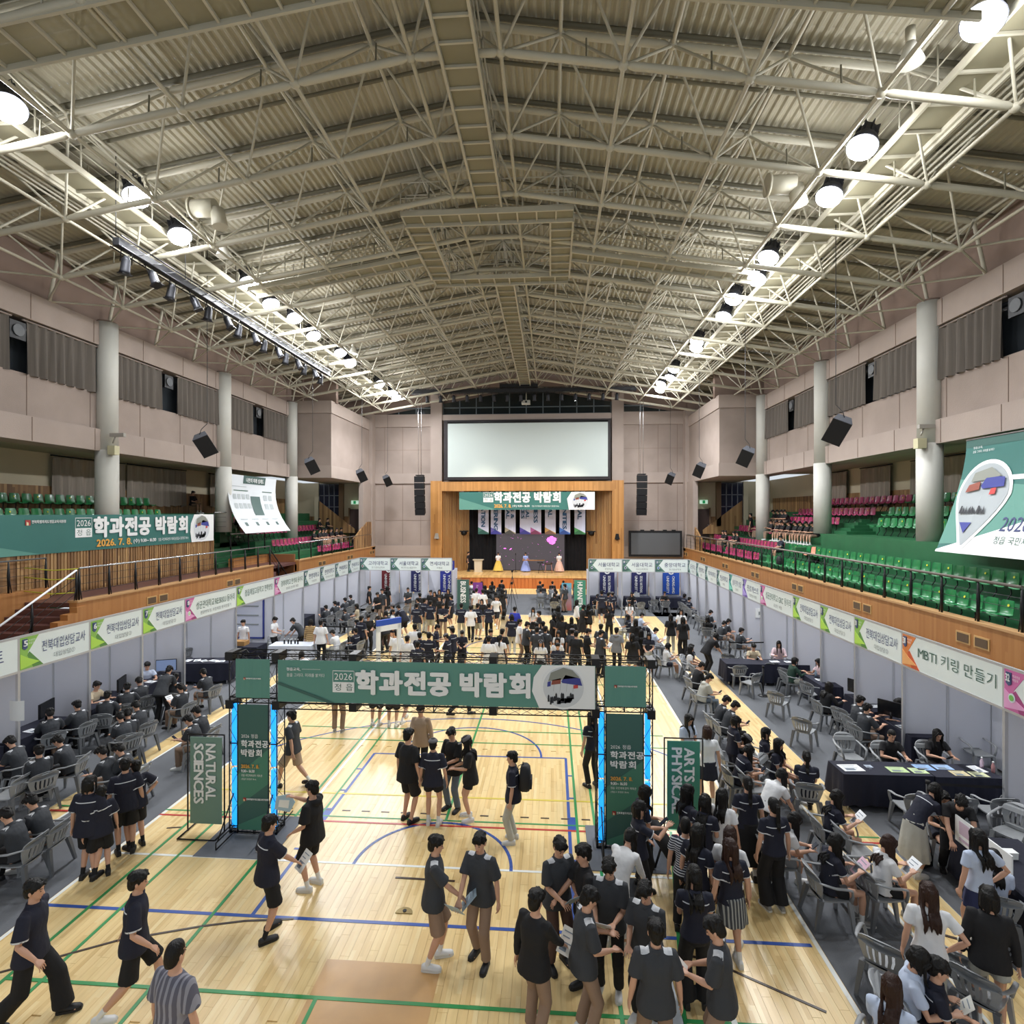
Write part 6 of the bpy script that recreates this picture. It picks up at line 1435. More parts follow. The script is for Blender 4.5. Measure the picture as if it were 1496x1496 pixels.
# ------------------------------------------------------------------ plastic armchair
CHM = mat('grey_plastic', '8f9295', .42, var=.06, vs=9); CHD = mat('dark_grey_plastic', '63666a', .45)
def chair_parts():
    out = []
    # backrest with slots and a hand hole
    c = bpy.data.curves.new('b', 'CURVE'); c.dimensions = '2D'; c.fill_mode = 'BOTH'; c.extrude = .009
    def spl(P):
        s = c.splines.new('POLY'); s.points.add(len(P)-1); s.use_cyclic_u = True
        for q, p in zip(s.points, P): q.co = (p[0], p[1], 0, 1)
    O_ = [(-.17, 0), (.17, 0), (.2, .08), (.235, .2), (.25, .29), (.235, .36), (.19, .405), (.12, .435), (.05, .445), (-.05, .445), (-.12, .435), (-.19, .405), (-.235, .36), (-.25, .29), (-.235, .2), (-.2, .08)]
    Q = []
    for a, b in zip(O_, O_[1:]+O_[:1]):
        for k in range(3): Q.append((a[0]+(b[0]-a[0])*k/3, a[1]+(b[1]-a[1])*k/3))
    spl(Q)
    for k in range(5):
        xb = (k-2)*.058; xt = (k-2)*.068; spl([(xb-.013, .07), (xb+.013, .07), (xt+.015, .17), (xt+.015, .265), (xt, .28), (xt-.015, .265), (xt-.015, .17)])
    spl([(-.05, .385), (.05, .385), (.06, .397), (.05, .41), (-.05, .41), (-.06, .397)])
    me = baked(bpy.data.objects.new('b', c))
    for v in me.vertices:
        x, h, d = v.co; v.co = (x, -.2-h*.30+1.3*x*x+d, .42+h*.93)
    me.materials.clear(); me.materials.append(CHM); me.name = 'backrest'; out.append(('backrest', me))
    S = MB(); ri = []
    for y, w, z in ((.235, .19, .415), (.245, .2, .43), (.2, .215, .436), (.0, .215, .425), (-.17, .19, .42), (-.205, .175, .435)):
        ri.append([Vector((w*a, y, z-.012*(1-a*a)+(0 if b else -.022))) for a, b in ((-1, 0), (-1, 1), (-.5, 1), (0, 1), (.5, 1), (1, 1), (1, 0), (.5, 0), (0, 0), (-.5, 0))])
    S.loft(ri, sm=False); out.append(('seat', S.mesh('seat', CHM)))
    for s in (-1, 1):
        m = MB(); m.tube([(s*.235, -.24, .70), (s*.265, -.17, .69), (s*.285, -.02, .655), (s*.285, .13, .645), (s*.275, .21, .62), (s*.25, .235, .52), (s*.225, .225, .42)], [.02, .024, .028, .028, .026, .024, .026], 8, flat=.55)
        out.append(('armrest', m.mesh('armrest', CHM)))
    for s in (-1, 1):
        for f in (-1, 1):
            m = MB(); y0 = .215 if f > 0 else -.19; y1 = .255 if f > 0 else -.285; x0, x1 = s*.195, s*.25
            m.loft([[Vector((x+a*w, y+b*w, z)) for a, b in ((-1, -1), (1, -1), (1, 1), (-1, 1))] for x, y, z, w in ((x1, y1, 0, .02), ((x0+x1)/2, (y0+y1)/2, .22, .027), (x0, y0, .425, .034))], sm=False)
            out.append(('leg', m.mesh('leg', CHM if f > 0 else CHD)))
    return out
CP = chair_parts()
def armchair(x, y, z, hd, label, group):
    t = thing('plastic_armchair', label, 'chair', (x, y, z), math.radians(hd), group)
    for n, me in CP: obj(n, me, t)
# ------------------------------------------------------------------ tables and things on them
TLEG = MB().tube([(0, 0, .7), (0, 0, .04), (.0, .0, .0)], .016, 6).mesh('leg', STEEL)
def cloth_table(x, y, w, d, rz, label, m=None, drop=.62, h=.75):
    t = thing('cloth_table', label, 'table', (x, y, 0), math.radians(rz))
    mb = MB(); n = 44; P = []
    per = [(-w/2+w*k/n, -d/2) for k in range(n)]+[(w/2, -d/2+d*k/18) for k in range(18)]+[(w/2-w*k/n, d/2) for k in range(n)]+[(-w/2, d/2-d*k/18) for k in range(18)]
    rings = []
    for q in range(5):
        f = q/4; rr = []
        for k, (a, b) in enumerate(per):
            am = .022*f*math.sin(k*.9)+.018*f*math.sin(k*.37+1); L_ = math.hypot(a/(w/2), b/(d/2)); rr.append(Vector((a*(1+(am+.025*f)/(w/2)), b*(1+(am+.025*f)/(d/2)), h-drop*f if f < 1 else h-drop+.015*math.sin(k*.5))))
        rings.append(rr)
    mb.loft(rings[::-1], cap=False); mb.face([tuple(p) for p in rings[0]]); mb.build('tablecloth', m or NAVYC, t, world=False)
    MB().box(-w/2+.01, w/2-.01, -d/2+.01, d/2-.01, h-.03, h-.005).build('tabletop', ALU, t, world=False)
    for a in (-1, 1):
        for b in (-1, 1): obj('leg', TLEG, t, M=Matrix.Translation((a*(w/2-.12), b*(d/2-.08), 0)))
    return t
def paper(x, y, z, rz, label, col='e8ebee', w=.21, d=.3, tilt=0, group=None, pr=True):
    t = thing('paper_sheet', label, 'paper', (x, y, z), math.radians(rz), group); t.rotation_euler = (math.radians(tilt), 0, math.radians(rz))
    MB().box(-w/2, w/2, -d/2, d/2, 0, .004).build('sheet', mat('paper_'+col, col, .7), t, world=False)
    if pr:
        m = MB()
        for k in range(4): m.box(-w*.36, w*.3-(k % 2)*.04, d*.3-k*.055, d*.3-k*.055+.012, .0042, .006)
        m.box(-w*.36, w*.1, -d*.38, -d*.1, .0042, .006); m.build('printed_block', mat('print_grey', '7f8a96', .7), t, world=False)
    return t
def monitor(x, y, z, rz, label, on=False):
    t = thing('monitor', label, 'monitor', (x, y, z), math.radians(rz))
    MB().box(-.3, .3, -.02, .02, .1, .47).build('case', BLK, t, world=False); MB().box(-.285, .285, -.026, -.02, .115, .455).build('display', mat('screen_on', '5a6a88', .3, emit='6a7a9a', es=.7) if on else mat('screen_off', '15161a', .2), t, world=False)
    MB().tube([(0, 0, 0), (0, 0, .2)], .03, 8).build('stand', BLK, t, world=False); MB().box(-.12, .12, -.09, .09, 0, .012).build('base', BLK, t, world=False); return t
def laptop(x, y, z, rz, label):
    t = thing('laptop', label, 'laptop', (x, y, z), math.radians(rz)); MB().box(-.17, .17, -.12, .12, 0, .018).build('keyboard', STEEL, t, world=False)
    MB().loft([[(-.17, .12, .018), (.17, .12, .018), (.17, .17, .24), (-.17, .17, .24)], [(-.17, .128, .018), (.17, .128, .018), (.17, .178, .24), (-.17, .178, .24)]], sm=False).build('lid', mat('laptop_grey', '9a9da2', .4, .3), t, world=False); return t
def box_item(name, label, cat, x, y, z, dx, dy, dz, m, lidm=None, rz=0):
    t = thing(name, label, cat, (x, y, z), math.radians(rz)); MB().box(-dx/2, dx/2, -dy/2, dy/2, 0, dz).build('body', m, t, world=False)
    MB().box(-dx/2-.004, dx/2+.004, -dy/2-.004, dy/2+.004, dz, dz+.012).build('lid', lidm or m, t, world=False); return t
def bottle(x, y, z, label, col='9fb4c8', h=.22):
    t = thing('bottle', label, 'bottle', (x, y, z)); MB().tube([(0, 0, 0), (0, 0, h*.6), (0, 0, h*.78), (0, 0, h*.9)], [.034, .034, .016, .014], 10).build('body', mat('bottle_'+col, col, .2), t, world=False); MB().tube([(0, 0, h*.9), (0, 0, h)], .017, 8).build('cap', WHITE, t, world=False)
def stanchion(x, y, x2, y2, label):
    t = thing('barrier_post', label, 'barrier', (x, y, 0)); MB().tube([(x, y, 0), (x, y, .02), (x, y, .04)], [.17, .16, .03], 20).build('base', BLK, t); MB().tube([(x, y, .03), (x, y, .95)], .03, 10).build('pole', BLK, t)
    MB().tube([(x, y, .93), (x, y, .99)], .04, 10).build('belt_head', BLK, t)
    if x2 is not None: MB().loft([[Vector((x, y, .90)), Vector((x, y, .95))], [Vector(((x+x2)/2, (y+y2)/2, .88)), Vector(((x+x2)/2, (y+y2)/2, .93))], [Vector((x2, y2, .90)), Vector((x2, y2, .95))]], cap=False, closed=False).build('belt', BLK, t)
def tripod(x, y, h, label):
    t = thing('camera_tripod', label, 'tripod', (x, y, 0))
    for k in range(3): a = 2*PI*k/3+.5; MB().tube([(x, y, h-.25), (x+.42*math.cos(a), y+.42*math.sin(a), 0)], [.018, .012], 6).build('leg', BLK, t)
    MB().tube([(x, y, h-.5), (x, y, h)], .018, 6).build('centre_column', BLK, t); MB().box(x-.07, x+.07, y-.1, y+.12, h, h+.13).build('camera_body', BLK, t); MB().tube([(x, y+.1, h+.07), (x, y+.22, h+.07)], .045, 10).build('lens', BLK, t)
def rucksack(x, y, z, rz, label, col='18191d'):
    t = thing('backpack', label, 'bag', (x, y, z), math.radians(rz)); m = mat('bag_'+col, col, .7)
    mb = MB(); mb.loft([[Vector((w*a, d*b-.0, zz)) for a, b in ((-.7, -1), (.7, -1), (1, -.5), (1, .6), (.8, 1), (-.8, 1), (-1, .6), (-1, -.5))] for zz, w, d in ((0, .13, .08), (.06, .155, .1), (.25, .16, .1), (.38, .14, .085), (.44, .08, .05))]); mb.build('sack', m, t, world=False)
    MB().loft([[Vector((w*a, -.09-.035*b, zz)) for a, b in ((-1, 0), (1, 0), (.9, 1), (-.9, 1))] for zz, w in ((.04, .11), (.22, .11))]).build('front_pocket', m, t, world=False)
    for s in (-1, 1): MB().tube([(s*.08, .08, .40), (s*.09, .14, .36), (s*.1, .13, .15), (s*.1, .07, .06)], .014, 6, flat=.4).build('strap', m, t, world=False)
    MB().tube([(-.03, .04, .43), (0, .04, .48), (.03, .04, .43)], .01, 5).build('grab_handle', m, t, world=False)

PEOPLE = [
(-6.11,6.1,0,-75,'walk',0.99,'s','polo','nv','wide','bk','bw','-',0,'youth in navy polo and long black trousers striding beside the carpet edge'),
(-5,6.32,0,-60,'walk',0.99,'s','polo','nv','shorts','bk','ww','-',0,'youth in navy polo, black knee shorts and white socks walking with an arm out'),
(-3.71,5.2,0,-15,'stand',1.02,'z','tee','gs','shorts','bk','bw','-',0,'man in grey striped T-shirt with cropped hair, seen from behind at the lower edge'),
(-4.01,7.57,0,-40,'one',0.99,'s','polo','nv','shorts','bk','bk','P',0,'youth in navy polo seen from behind, handing over a paper by the left tower'),
(-3.81,8.62,0,80,'raise',0.985,'s','hood','bk','shorts','bk','ww','-',0,'youth in black hooded top with one hand raised, facing the left tower'),
(-5.64,11.76,0,85,'walk',0.985,'f','polo','ch','shorts','tan','bw','-',0,'youth in charcoal polo and beige shorts walking just behind the left tower'),
(-2.79,10.61,0,-30,'stand',1.04,'s','tee','bk','shorts','bk','bn','-',0,'tall youth in loose black T-shirt and knee shorts, seen from behind in the court group'),
(-2.91,12.26,0,172,'one',0.99,'f','long','tan','trousers','bk','bk','P',0,'youth in beige open shirt walking towards the group under the banner'),
(-2.27,10.52,0,0,'stand',0.96,'c','polo','nv','short','bk','ww','-',0,'youth in grey cap, navy polo and short shorts, seen from behind in the court group'),
(-1.97,11.11,0,150,'hold',0.97,'s','tee','bk','trousers','dn','bw','-',0,'youth in black T-shirt and faded jeans with folded arms in the court group'),
(-1.58,10.77,0,100,'hold',0.95,'d','tee','bk','short','bk','ww','-',0,'long haired girl in dark cap, black T-shirt and shorts in the court group'),
(-0.69,10.09,0,88,'stand',0.95,'s','polo','nv','trousers','lg','ww','-',0,'youth with black backpack and pale trousers standing alone on the court'),
(-1.56,7.27,0,-80,'one',0.99,'s','polo','ch','shorts','kh','ww','B',0,'youth in charcoal polo and khaki shorts holding a brochure, in profile on the court'),
(-0.94,7.4,0,160,'one',0.99,'f','polo','ch','trousers','kh','bk','B',0,'youth in charcoal polo and khaki trousers holding a blue brochure, facing the camera'),
(0.08,7.41,0,-150,'hold',0.99,'s','polo','ch','trousers','br','bn','B',0,'youth in charcoal polo and brown trousers looking down at a leaflet near the blue line'),
(-0.19,6.28,0,-35,'one',0.99,'s','long','bk','trousers','kh','ww','P',0,'youth in black cardigan and khaki trousers holding a paper low, seen from behind'),
(0.45,7.21,0,105,'one',0.99,'f','polo','bk','trousers','bk','bw','-',0,'youth in black polo pointing to the side before the right tower'),
(0.37,6.37,0,-75,'hold',0.99,'s','polo','ch','trousers','kh','ww','-',0,'youth in charcoal polo writing on a sheet, in profile among the foreground group'),
(0.74,7.02,0,165,'hold',0.99,'f','polo','ch','trousers','bk','ww','W',0,'youth in charcoal polo facing the camera behind the white sheet in the foreground group'),
(1.14,6.65,0,150,'hold',0.97,'f','polo','ch','trousers','bk','ww','-',0,'youth in dark polo bowing his head beside the white taped strip'),
(1.1,5.9,0,0,'stand',0.99,'s','polo','ch','trousers','kh','ww','-',0,'youth in charcoal polo seen squarely from behind at the lower edge'),
(1.8,5.99,0,70,'hold',0.99,'s','polo','ch','trousers','kh','ww','R',0,'youth in charcoal polo eating a red snack at the lower edge'),
(1.43,8.98,0,-80,'hold',0.95,'l','fit','nv','trousers','bk','bw','F',0,'long haired girl in dark vest looking at a phone beside the right tower'),
(1.33,8.49,0,-80,'raise',0.95,'b','fit','nv','trousers','bk','bw','-',0,'bobbed girl in navy polo reaching out an arm before the right tower banner'),
(0.9,7.72,0,-35,'lean',0.95,'l','long','wt','midi','wt','ww','-',0,'long haired girl in white blouse and pale skirt bending forward by the right tower'),
(2.17,9.06,0,-80,'stand',0.95,'l','fit','nv','trousers','bk','bw','-',0,'wavy haired girl in navy polo in profile before the green word banner'),
(2.34,8.72,0,-35,'hold',0.95,'l','fit','nv','trousers','bk','bw','B',0,'girl with straight black hair and navy polo holding a small card by the word banner'),
(2.68,8.94,0,-30,'stand',0.95,'l','fit','wt','trousers','bk','bw','-',0,'girl in white shirt with black shoulder bag beside the word banner'),
(1.92,8.08,0,-20,'hip',0.94,'z','fit','st','trousers','bk','bw','-',0,'short haired woman in black and white striped T-shirt with hand on hip'),
(2.02,7.84,0,-45,'stand',0.97,'l','fit','nv','wide','bk','bw','-',0,'girl with waist length black hair in navy polo behind the hair pin girl'),
(1.75,6.86,0,-5,'hold',0.97,'l','fit','nv','wide','bk','bw','-',0,'girl with hair pin, navy polo and wide black trousers, back to the camera'),
(2.47,7.86,0,-25,'stand',0.95,'lB','fit','wt','skirt','bk','ww','-',0,'brown haired girl in white shirt half hidden behind the plaid skirt girl'),
(2.39,7.53,0,10,'stand',0.96,'lB','fit','nv','skirt','pl','ww','-',0,'long brown haired girl in navy polo and plaid skirt, seen from behind'),
(3.22,9.31,0,0,'stand',0.97,'p','fit','nv','midi','bk','bw','-',0,'girl with long black ponytail, navy polo and long black skirt, seen from behind'),
(3.37,8.63,0,10,'stand',0.97,'p','fit','nv','wide','bk','gw','-',0,'girl with low ponytail, navy polo and wide black trousers standing on the court edge'),
(3.73,9.94,0,-60,'lean',0.95,'l','fit','wt','short','bk','ww','F',0,'girl in white shirt bending forward over a phone among the waiting chairs'),
(3.9,12.22,0,-85,'hold',0.95,'b','fit','nv','shorts','nv','ww','-',0,'bobbed girl in navy polo and long shorts standing beside the waiting chairs'),
(2.95,12.31,0,-150,'hold',0.95,'l','fit','lb','skirt','nv','ww','-',0,'long haired girl in pale polo facing the camera above the green word banner'),
(3.2,11.58,0,0,'stand',0.95,'bB','fit','wt','skirt','nv','ww','-',0,'brown haired girl in white shirt, back to the camera above the word banner'),
(3.99,12.35,0,-100,'sitfwd',0.95,'d','fit','bk','skirt','bk','ww','-',1,'girl in black cap seated behind the girl with loose long hair'),
(3.84,11.72,0,-80,'sitfwd',0.95,'l','fit','nv','short','bk','ww','F',1,'girl in navy polo with loose long hair seated over her phone'),
(4.7,12.61,0,-110,'sit',0.95,'b','fit','nv','short','bk','ww','-',1,'girl in navy polo seated, turning her head, farthest of three by the wood strip'),
(4.74,12.03,0,-130,'sit',0.95,'l','fit','nv','short','bk','ww','-',1,'girl in navy polo with fringe seated and looking back over her chair'),
(5.04,11.3,0,-15,'sit',0.97,'p','fit','nv','trousers','bk','bw','-',1,'girl in navy polo and black trousers sitting sideways, back to the camera'),
(4.79,9.86,0,-90,'sitread',0.95,'l','fit','nv','short','bk','ww','W',1,'girl in navy polo seated with a white sheet beside the wood strip'),
(4.08,8.46,0,-88,'sitread',0.97,'l','fit','nv','short','bk','gw','L',1,'girl in navy polo seated with a strip of pink leaflets'),
(3.64,9.13,0,-88,'sitfwd',0.95,'l','fit','wt','short','gy','ww','F',1,'girl in white shirt seated with a phone behind the standing ponytail girl'),
(4.86,8.52,0,-85,'sitread',0.95,'lB','fit','wt','short','bk','ww','W',1,'light brown haired girl in white shirt seated reading a sheet'),
(4.4,6.77,0,-20,'hip',0.97,'lB','fit','wt','trousers','lg','ww','-',0,'girl with wavy dark brown hair, white shirt and pale trousers standing on the wood strip'),
(3.43,5.86,0,-40,'sit',0.97,'lB','fit','lb','skirt','nv','ww','-',1,'long haired girl in pale blouse seated at the lower edge, back to the camera'),
(3.87,6.31,0,-115,'sitread',0.99,'b','fit','lb','skirt','bk','ww','N',1,'girl in pale blue uniform blouse reading a printed sheet at the lower edge'),
(4.07,6.21,0,-110,'sit',0.95,'s','fit','nv','skirt','bk','ww','-',1,'dark haired girl in navy top seated beside the sheet reader'),
(5.05,6.75,0,-25,'stand',0.97,'b','long','bk','short','lg','ww','-',0,'woman in black jacket and grey shorts walking at the picture edge'),
(6.21,8.21,0,-25,'sit',0.95,'l','fit','lb','skirt','nv','ww','-',1,'girl in pale blouse with long black hair seated at the desk edge'),
(5.88,8.03,0,5,'hip',0.95,'l','fit','lb','skirt','nvs','ww','-',0,'girl in pale blouse and navy pleated skirt with white stripes, back to the camera'),
(6.04,9.67,0,-75,'lean',0.95,'l','fit','nv','midi','lg','ww','-',0,'girl in navy polo and long pale skirt bending over the navy table'),
(6.76,10.12,0,170,'sitdesk',0.93,'b','fit','nv','skirt','nv','ww','-',1,'girl in dark uniform seated between the two bending women'),
(6.69,9.73,0,160,'lean',0.97,'f','fit','bk','trousers','bk','bw','-',0,'woman in black T-shirt leaning over the table of keyrings'),
(7.45,12.81,0,180,'sitdesk',0.95,'z','fit','bk','trousers','bk','bw','-',1,'woman in black T-shirt with tied hair seated behind the long key ring table'),
(8.48,12.92,0,180,'sitdesk',0.95,'l','fit','bk','trousers','bk','bw','F',1,'woman with very long hair using a phone behind the long key ring table'),
(-12.87,14.69,0,-90,'sitdesk',0.97,'s','fit','bg','trousers','bk','bw','-',1,'teacher in beige shirt seated at the desk with both hands at the face'),
(-11.72,13.79,0,20,'sitdesk',0.97,'s','polo','ch','trousers','bk','bw','-',1,'sixth seated person from left in charcoal polo and black trousers, stair side booths'),
(-11.71,14.52,0,35,'sitdesk',0.97,'s','polo','ch','trousers','bk','bw','-',1,'ninth seated person from left in charcoal polo and black trousers, stair side booths'),
(-11.72,15.13,0,60,'sitfwd',0.97,'s','polo','ch','trousers','bk','bw','-',1,'twelfth seated person from left in charcoal polo and black trousers, stair side booths'),
(-12.89,16.79,0,-130,'sitdesk',0.97,'s','fit','lb','trousers','bk','bw','-',1,'teacher in pale blue shirt looking round the booth post'),
(-11.11,15.05,0,8,'lean',0.99,'s','polo','ch','trousers','bk','bw','-',0,'youth in charcoal polo and black trousers bending over the counselling desk, back to the camera'),
(-11.04,15.48,0,15,'sitdesk',0.97,'s','polo','ch','trousers','bk','bw','-',1,'thirteenth seated person from left in charcoal polo and black trousers, stair side booths'),
(-10.17,14.63,0,75,'sitread',0.97,'f','polo','ch','trousers','kh','bw','W',1,'fourth seated person from left in charcoal polo and khaki trousers, stair side booths'),
(-10.37,16.14,0,75,'sitfwd',0.97,'s','polo','ch','shorts','kh','bw','F',1,'only seated person in charcoal polo and khaki knee shorts, stair side booths'),
(-8.46,13.01,0,85,'sitfwd',0.97,'s','polo','ch','trousers','kh','ww','-',1,'sixth seated person from left in charcoal polo and khaki trousers, stair side booths'),
(-8.3,12.5,0,95,'sitfwd',0.97,'s','polo','ch','trousers','kh','ww','F',1,'fifth seated person from left in charcoal polo and khaki trousers, stair side booths'),
(-10.26,13.22,0,70,'sitfwd',0.97,'s','polo','ch','trousers','bk','bw','-',1,'eleventh seated person from left in charcoal polo and black trousers, stair side booths'),
(-10.06,12.46,0,70,'sitfwd',0.97,'s','polo','ch','trousers','bk','bw','-',1,'eighth seated person from left in charcoal polo and black trousers, stair side booths'),
(-10.11,12.58,0,40,'sitfwd',0.97,'s','polo','ch','trousers','bk','bw','-',1,'tenth seated person from left in charcoal polo and black trousers, stair side booths'),
(-11.81,13.13,0,80,'sitdesk',0.97,'s','polo','ch','trousers','bk','bw','-',1,'fifth seated person from left in charcoal polo and black trousers, stair side booths'),
(-12.01,12.51,0,55,'sitdesk',0.97,'s','polo','ch','trousers','kh','bw','-',1,'second seated person from left in charcoal polo and khaki trousers, stair side booths'),
(-11.27,11.04,0,95,'sitfwd',0.97,'s','polo','ch','trousers','bk','ww','-',1,'second seated person from left in charcoal polo and black trousers, stair side booths'),
(-10.3,11.19,0,105,'sitfwd',0.97,'s','polo','ch','trousers','bk','ww','F',1,'fourth seated person from left in charcoal polo and black trousers, stair side booths'),
(-10.36,10.53,0,60,'sit',0.97,'s','polo','ch','trousers','bk','ww','-',1,'third seated person from left in charcoal polo and black trousers, stair side booths'),
(-8.91,10.69,0,95,'sitfwd',0.97,'s','polo','ch','trousers','kh','bw','F',1,'third seated person from left in charcoal polo and khaki trousers, stair side booths'),
(-8.66,10.86,0,100,'sitfwd',0.97,'s','polo','ch','trousers','bk','bw','-',1,'seventh seated person from left in charcoal polo and black trousers, stair side booths'),
(-8.53,8.78,0,95,'sitfwd',0.97,'s','polo','ch','trousers','kh','ww','F',1,'first seated person from left in charcoal polo and khaki trousers, stair side booths'),
(-8.54,8.35,0,95,'sitfwd',0.97,'f','polo','ch','trousers','bk','bw','-',1,'first seated person from left in charcoal polo and black trousers, stair side booths'),
(-7.58,8.57,0,10,'stand',0.97,'b','tee','nv','shorts','bk','bk','-',0,'stout youth in navy polo with white piping, back to the camera on the carpet edge'),
(-7.42,8.64,0,50,'stand',0.86,'s','polo','nv','shorts','bk','bk','-',0,'small boy in navy polo standing beside the stout youth'),
(-7.49,9.25,0,40,'stand',0.97,'s','polo','nv','shorts','bk','bk','-',0,'youth in navy polo and black knee shorts watching the seated row'),
(-7.43,9.43,0,60,'hip',0.9,'s','polo','nv','shorts','bk','bk','-',0,'boy in navy polo with hand on hip behind the youth watching the seated row'),
(-12.47,21.66,0,178,'stand',0.97,'f','fit','wt','trousers','bk','bw','-',0,'youth in white shirt standing behind the table with the cardboard box'),
(-11.58,22.36,0,-95,'hold',0.97,'f','fit','wt','trousers','bk','bw','W',0,'youth in white shirt at the white table, facing the crowd'),
(-10.58,22.88,0,85,'lean',0.99,'s','polo','ch','trousers','bk','bw','-',0,'man in dark shirt reaching across the white table'),
(-9.87,22.11,0,0,'stand',0.95,'b','long','pt','midi','bg','ww','-',0,'woman in beige checked long shirt beside the white table, seen from behind'),
(-9.24,21.65,0,5,'stand',0.99,'s','tee','wt','trousers','bk','bw','-',0,'youth in white T-shirt beside the woman in the checked shirt, seen from behind'),
(-8.65,21.96,0,80,'sitfwd',0.97,'s','tee','wt','trousers','lg','ww','-',1,'youth in white T-shirt bent low in his chair near the photo frame board'),
(-8.37,18.41,0,60,'sitfwd',0.97,'b','tee','wt','trousers','lg','ww','-',1,'person in white top crouched just above the arch banner'),
(-11.43,27.62,0,60,'sitdesk',0.97,'s','polo','ch','trousers','bk','bw','-',1,'fourteenth seated person from left in charcoal polo and black trousers, stair side booths'),
(-11.49,28.95,0,60,'sitdesk',0.97,'s','polo','ch','trousers','bk','bw','-',1,'fifteenth seated person from left in charcoal polo and black trousers, stair side booths'),
(-11.39,30.17,0,60,'sitdesk',0.97,'s','polo','ch','trousers','bk','bw','-',1,'seventeenth seated person from left in charcoal polo and black trousers, stair side booths'),
(-11.46,31.21,0,60,'sitdesk',0.97,'s','polo','ch','trousers','bk','bw','-',1,'eighteenth seated person from left in charcoal polo and black trousers, stair side booths'),
(-10.05,26.83,0,60,'sitfwd',0.97,'s','polo','ch','trousers','bk','bw','-',1,'sixteenth seated person from left in charcoal polo and black trousers, stair side booths'),
(-10.03,28.11,0,100,'sit',0.97,'b','fit','bg','skirt','bg','ww','-',1,'woman in beige dress seated near the first far booth'),
(-10.64,31.76,0,-75,'stand',1,'s','tee','bk','trousers','bk','bw','-',0,'second person from left in black top and black trousers, crowd behind arch'),
(-9.41,29.59,0,170,'hold',0.99,'s','polo','bk','trousers','kh','bw','-',0,'only person in black top and khaki trousers, crowd behind arch'),
(-9.56,30.82,0,165,'stand',0.99,'s','polo','ch','trousers','kh','bw','-',0,'only person in charcoal polo and khaki trousers, crowd behind arch'),
(-9.78,32.46,0,-20,'stand',0.95,'l','tee','bk','midi','bk','bw','-',0,'first person from left in black top and black long skirt, crowd behind arch'),
(-7.46,25.7,0,100,'stand',0.99,'c','tee','nv','shorts','nv','ww','-',0,'person in dark red cap and navy top among the crowd near the far booths'),
(-7.23,24.82,0,-80,'stand',0.93,'b','fit','wt','skirt','nv','ww','-',0,'only person in white shirt and navy skirt, crowd behind arch'),
(-7.06,26.32,0,60,'lean',0.99,'s','tee','nv','shorts','nv','ww','-',0,'first person from left in navy top and navy knee shorts, crowd behind arch'),
(-7.37,24.21,0,0,'hold',0.95,'b','tee','bk','trousers','br','bw','-',0,'only person in black top and brown trousers, crowd behind arch'),
(-7.93,22.64,0,-20,'stand',0.99,'s','polo','nv','trousers','ch','bw','-',0,'only person in navy top and charcoal trousers, crowd behind arch'),
(-7.8,23.13,0,-150,'hold',0.99,'f','tee','bk','trousers','bk','bw','-',0,'first person from left in black top and black trousers, crowd behind arch'),
(-8.54,23.91,0,60,'sit',0.97,'s','polo','ch','trousers','bk','bw','-',1,'only seated person in charcoal polo and black trousers, crowd behind arch'),
(-7.97,22.19,0,70,'sit',0.97,'s','polo','nv','trousers','bk','bw','-',1,'only seated person in navy top and black trousers, crowd behind arch'),
(-7.16,23.43,0,60,'lean',0.99,'s','tee','bk','trousers','bk','bw','-',0,'third person from left in black top and black trousers, crowd behind arch'),
(-5.64,19.93,0,5,'stand',0.99,'s','tee','wt','trousers','bk','bw','-',0,'first person from left in white shirt and black trousers, crowd behind arch'),
(-5.11,19.37,0,0,'stand',0.95,'s','tee','wt','trousers','lg','bw','-',0,'first person from left in white shirt and light grey trousers, crowd behind arch'),
(-5.26,21.09,0,10,'stand',0.99,'s','tee','wt','trousers','bk','bw','-',0,'second person from left in white shirt and black trousers, crowd behind arch'),
(-8.27,31.62,0,178,'hold',0.99,'z','polo','ch','trousers','kh','bw','-',0,'man in dark polo and khaki trousers standing with folded hands before the navy banner'),
(-7.09,29.56,0,40,'stand',0.97,'s','polo','bk','trousers','bk','bw','-',0,'fourth person from left in black top and black trousers, crowd behind arch'),
(-6.78,27.88,0,60,'stand',0.97,'s','polo','ch','trousers','bk','bw','-',0,'first person from left in charcoal polo and black trousers, crowd behind arch'),
(-6.32,27.32,0,-30,'stand',1.02,'s','polo','nv','trousers','lg','bw','-',0,'first person from left in navy top and light grey trousers, crowd behind arch'),
(-6.38,25.94,0,0,'stand',0.99,'s','polo','nv','trousers','gy','bw','-',0,'only person in navy top and grey trousers, crowd behind arch'),
(-6.74,30.71,0,160,'stand',0.97,'s','tee','bk','trousers','bk','bw','-',0,'fifth person from left in black top and black trousers, crowd behind arch'),
(-5.91,26.8,0,0,'stand',0.99,'s','polo','nv','shorts','lg','bw','-',0,'first person from left in navy top and light grey knee shorts, crowd behind arch'),
(-6.46,30.43,0,170,'stand',0.95,'b','tee','bk','trousers','bk','bw','-',0,'sixth person from left in black top and black trousers, crowd behind arch'),
(-6.36,31.27,0,175,'stand',0.95,'l','tee','bk','trousers','bk','bw','-',0,'eighth person from left in black top and black trousers, crowd behind arch'),
(-5.82,28.68,0,140,'stand',0.97,'s','tee','bk','trousers','bk','bw','-',0,'seventh person from left in black top and black trousers, crowd behind arch'),
(-5.19,26.42,0,180,'hold',0.97,'s','polo','nv','trousers','kh','bw','W',0,'only person in navy top and khaki trousers, crowd behind arch'),
(-5.91,31.59,0,170,'stand',0.95,'l','tee','bk','midi','bk','bw','-',0,'second person from left in black top and black long skirt, crowd behind arch'),
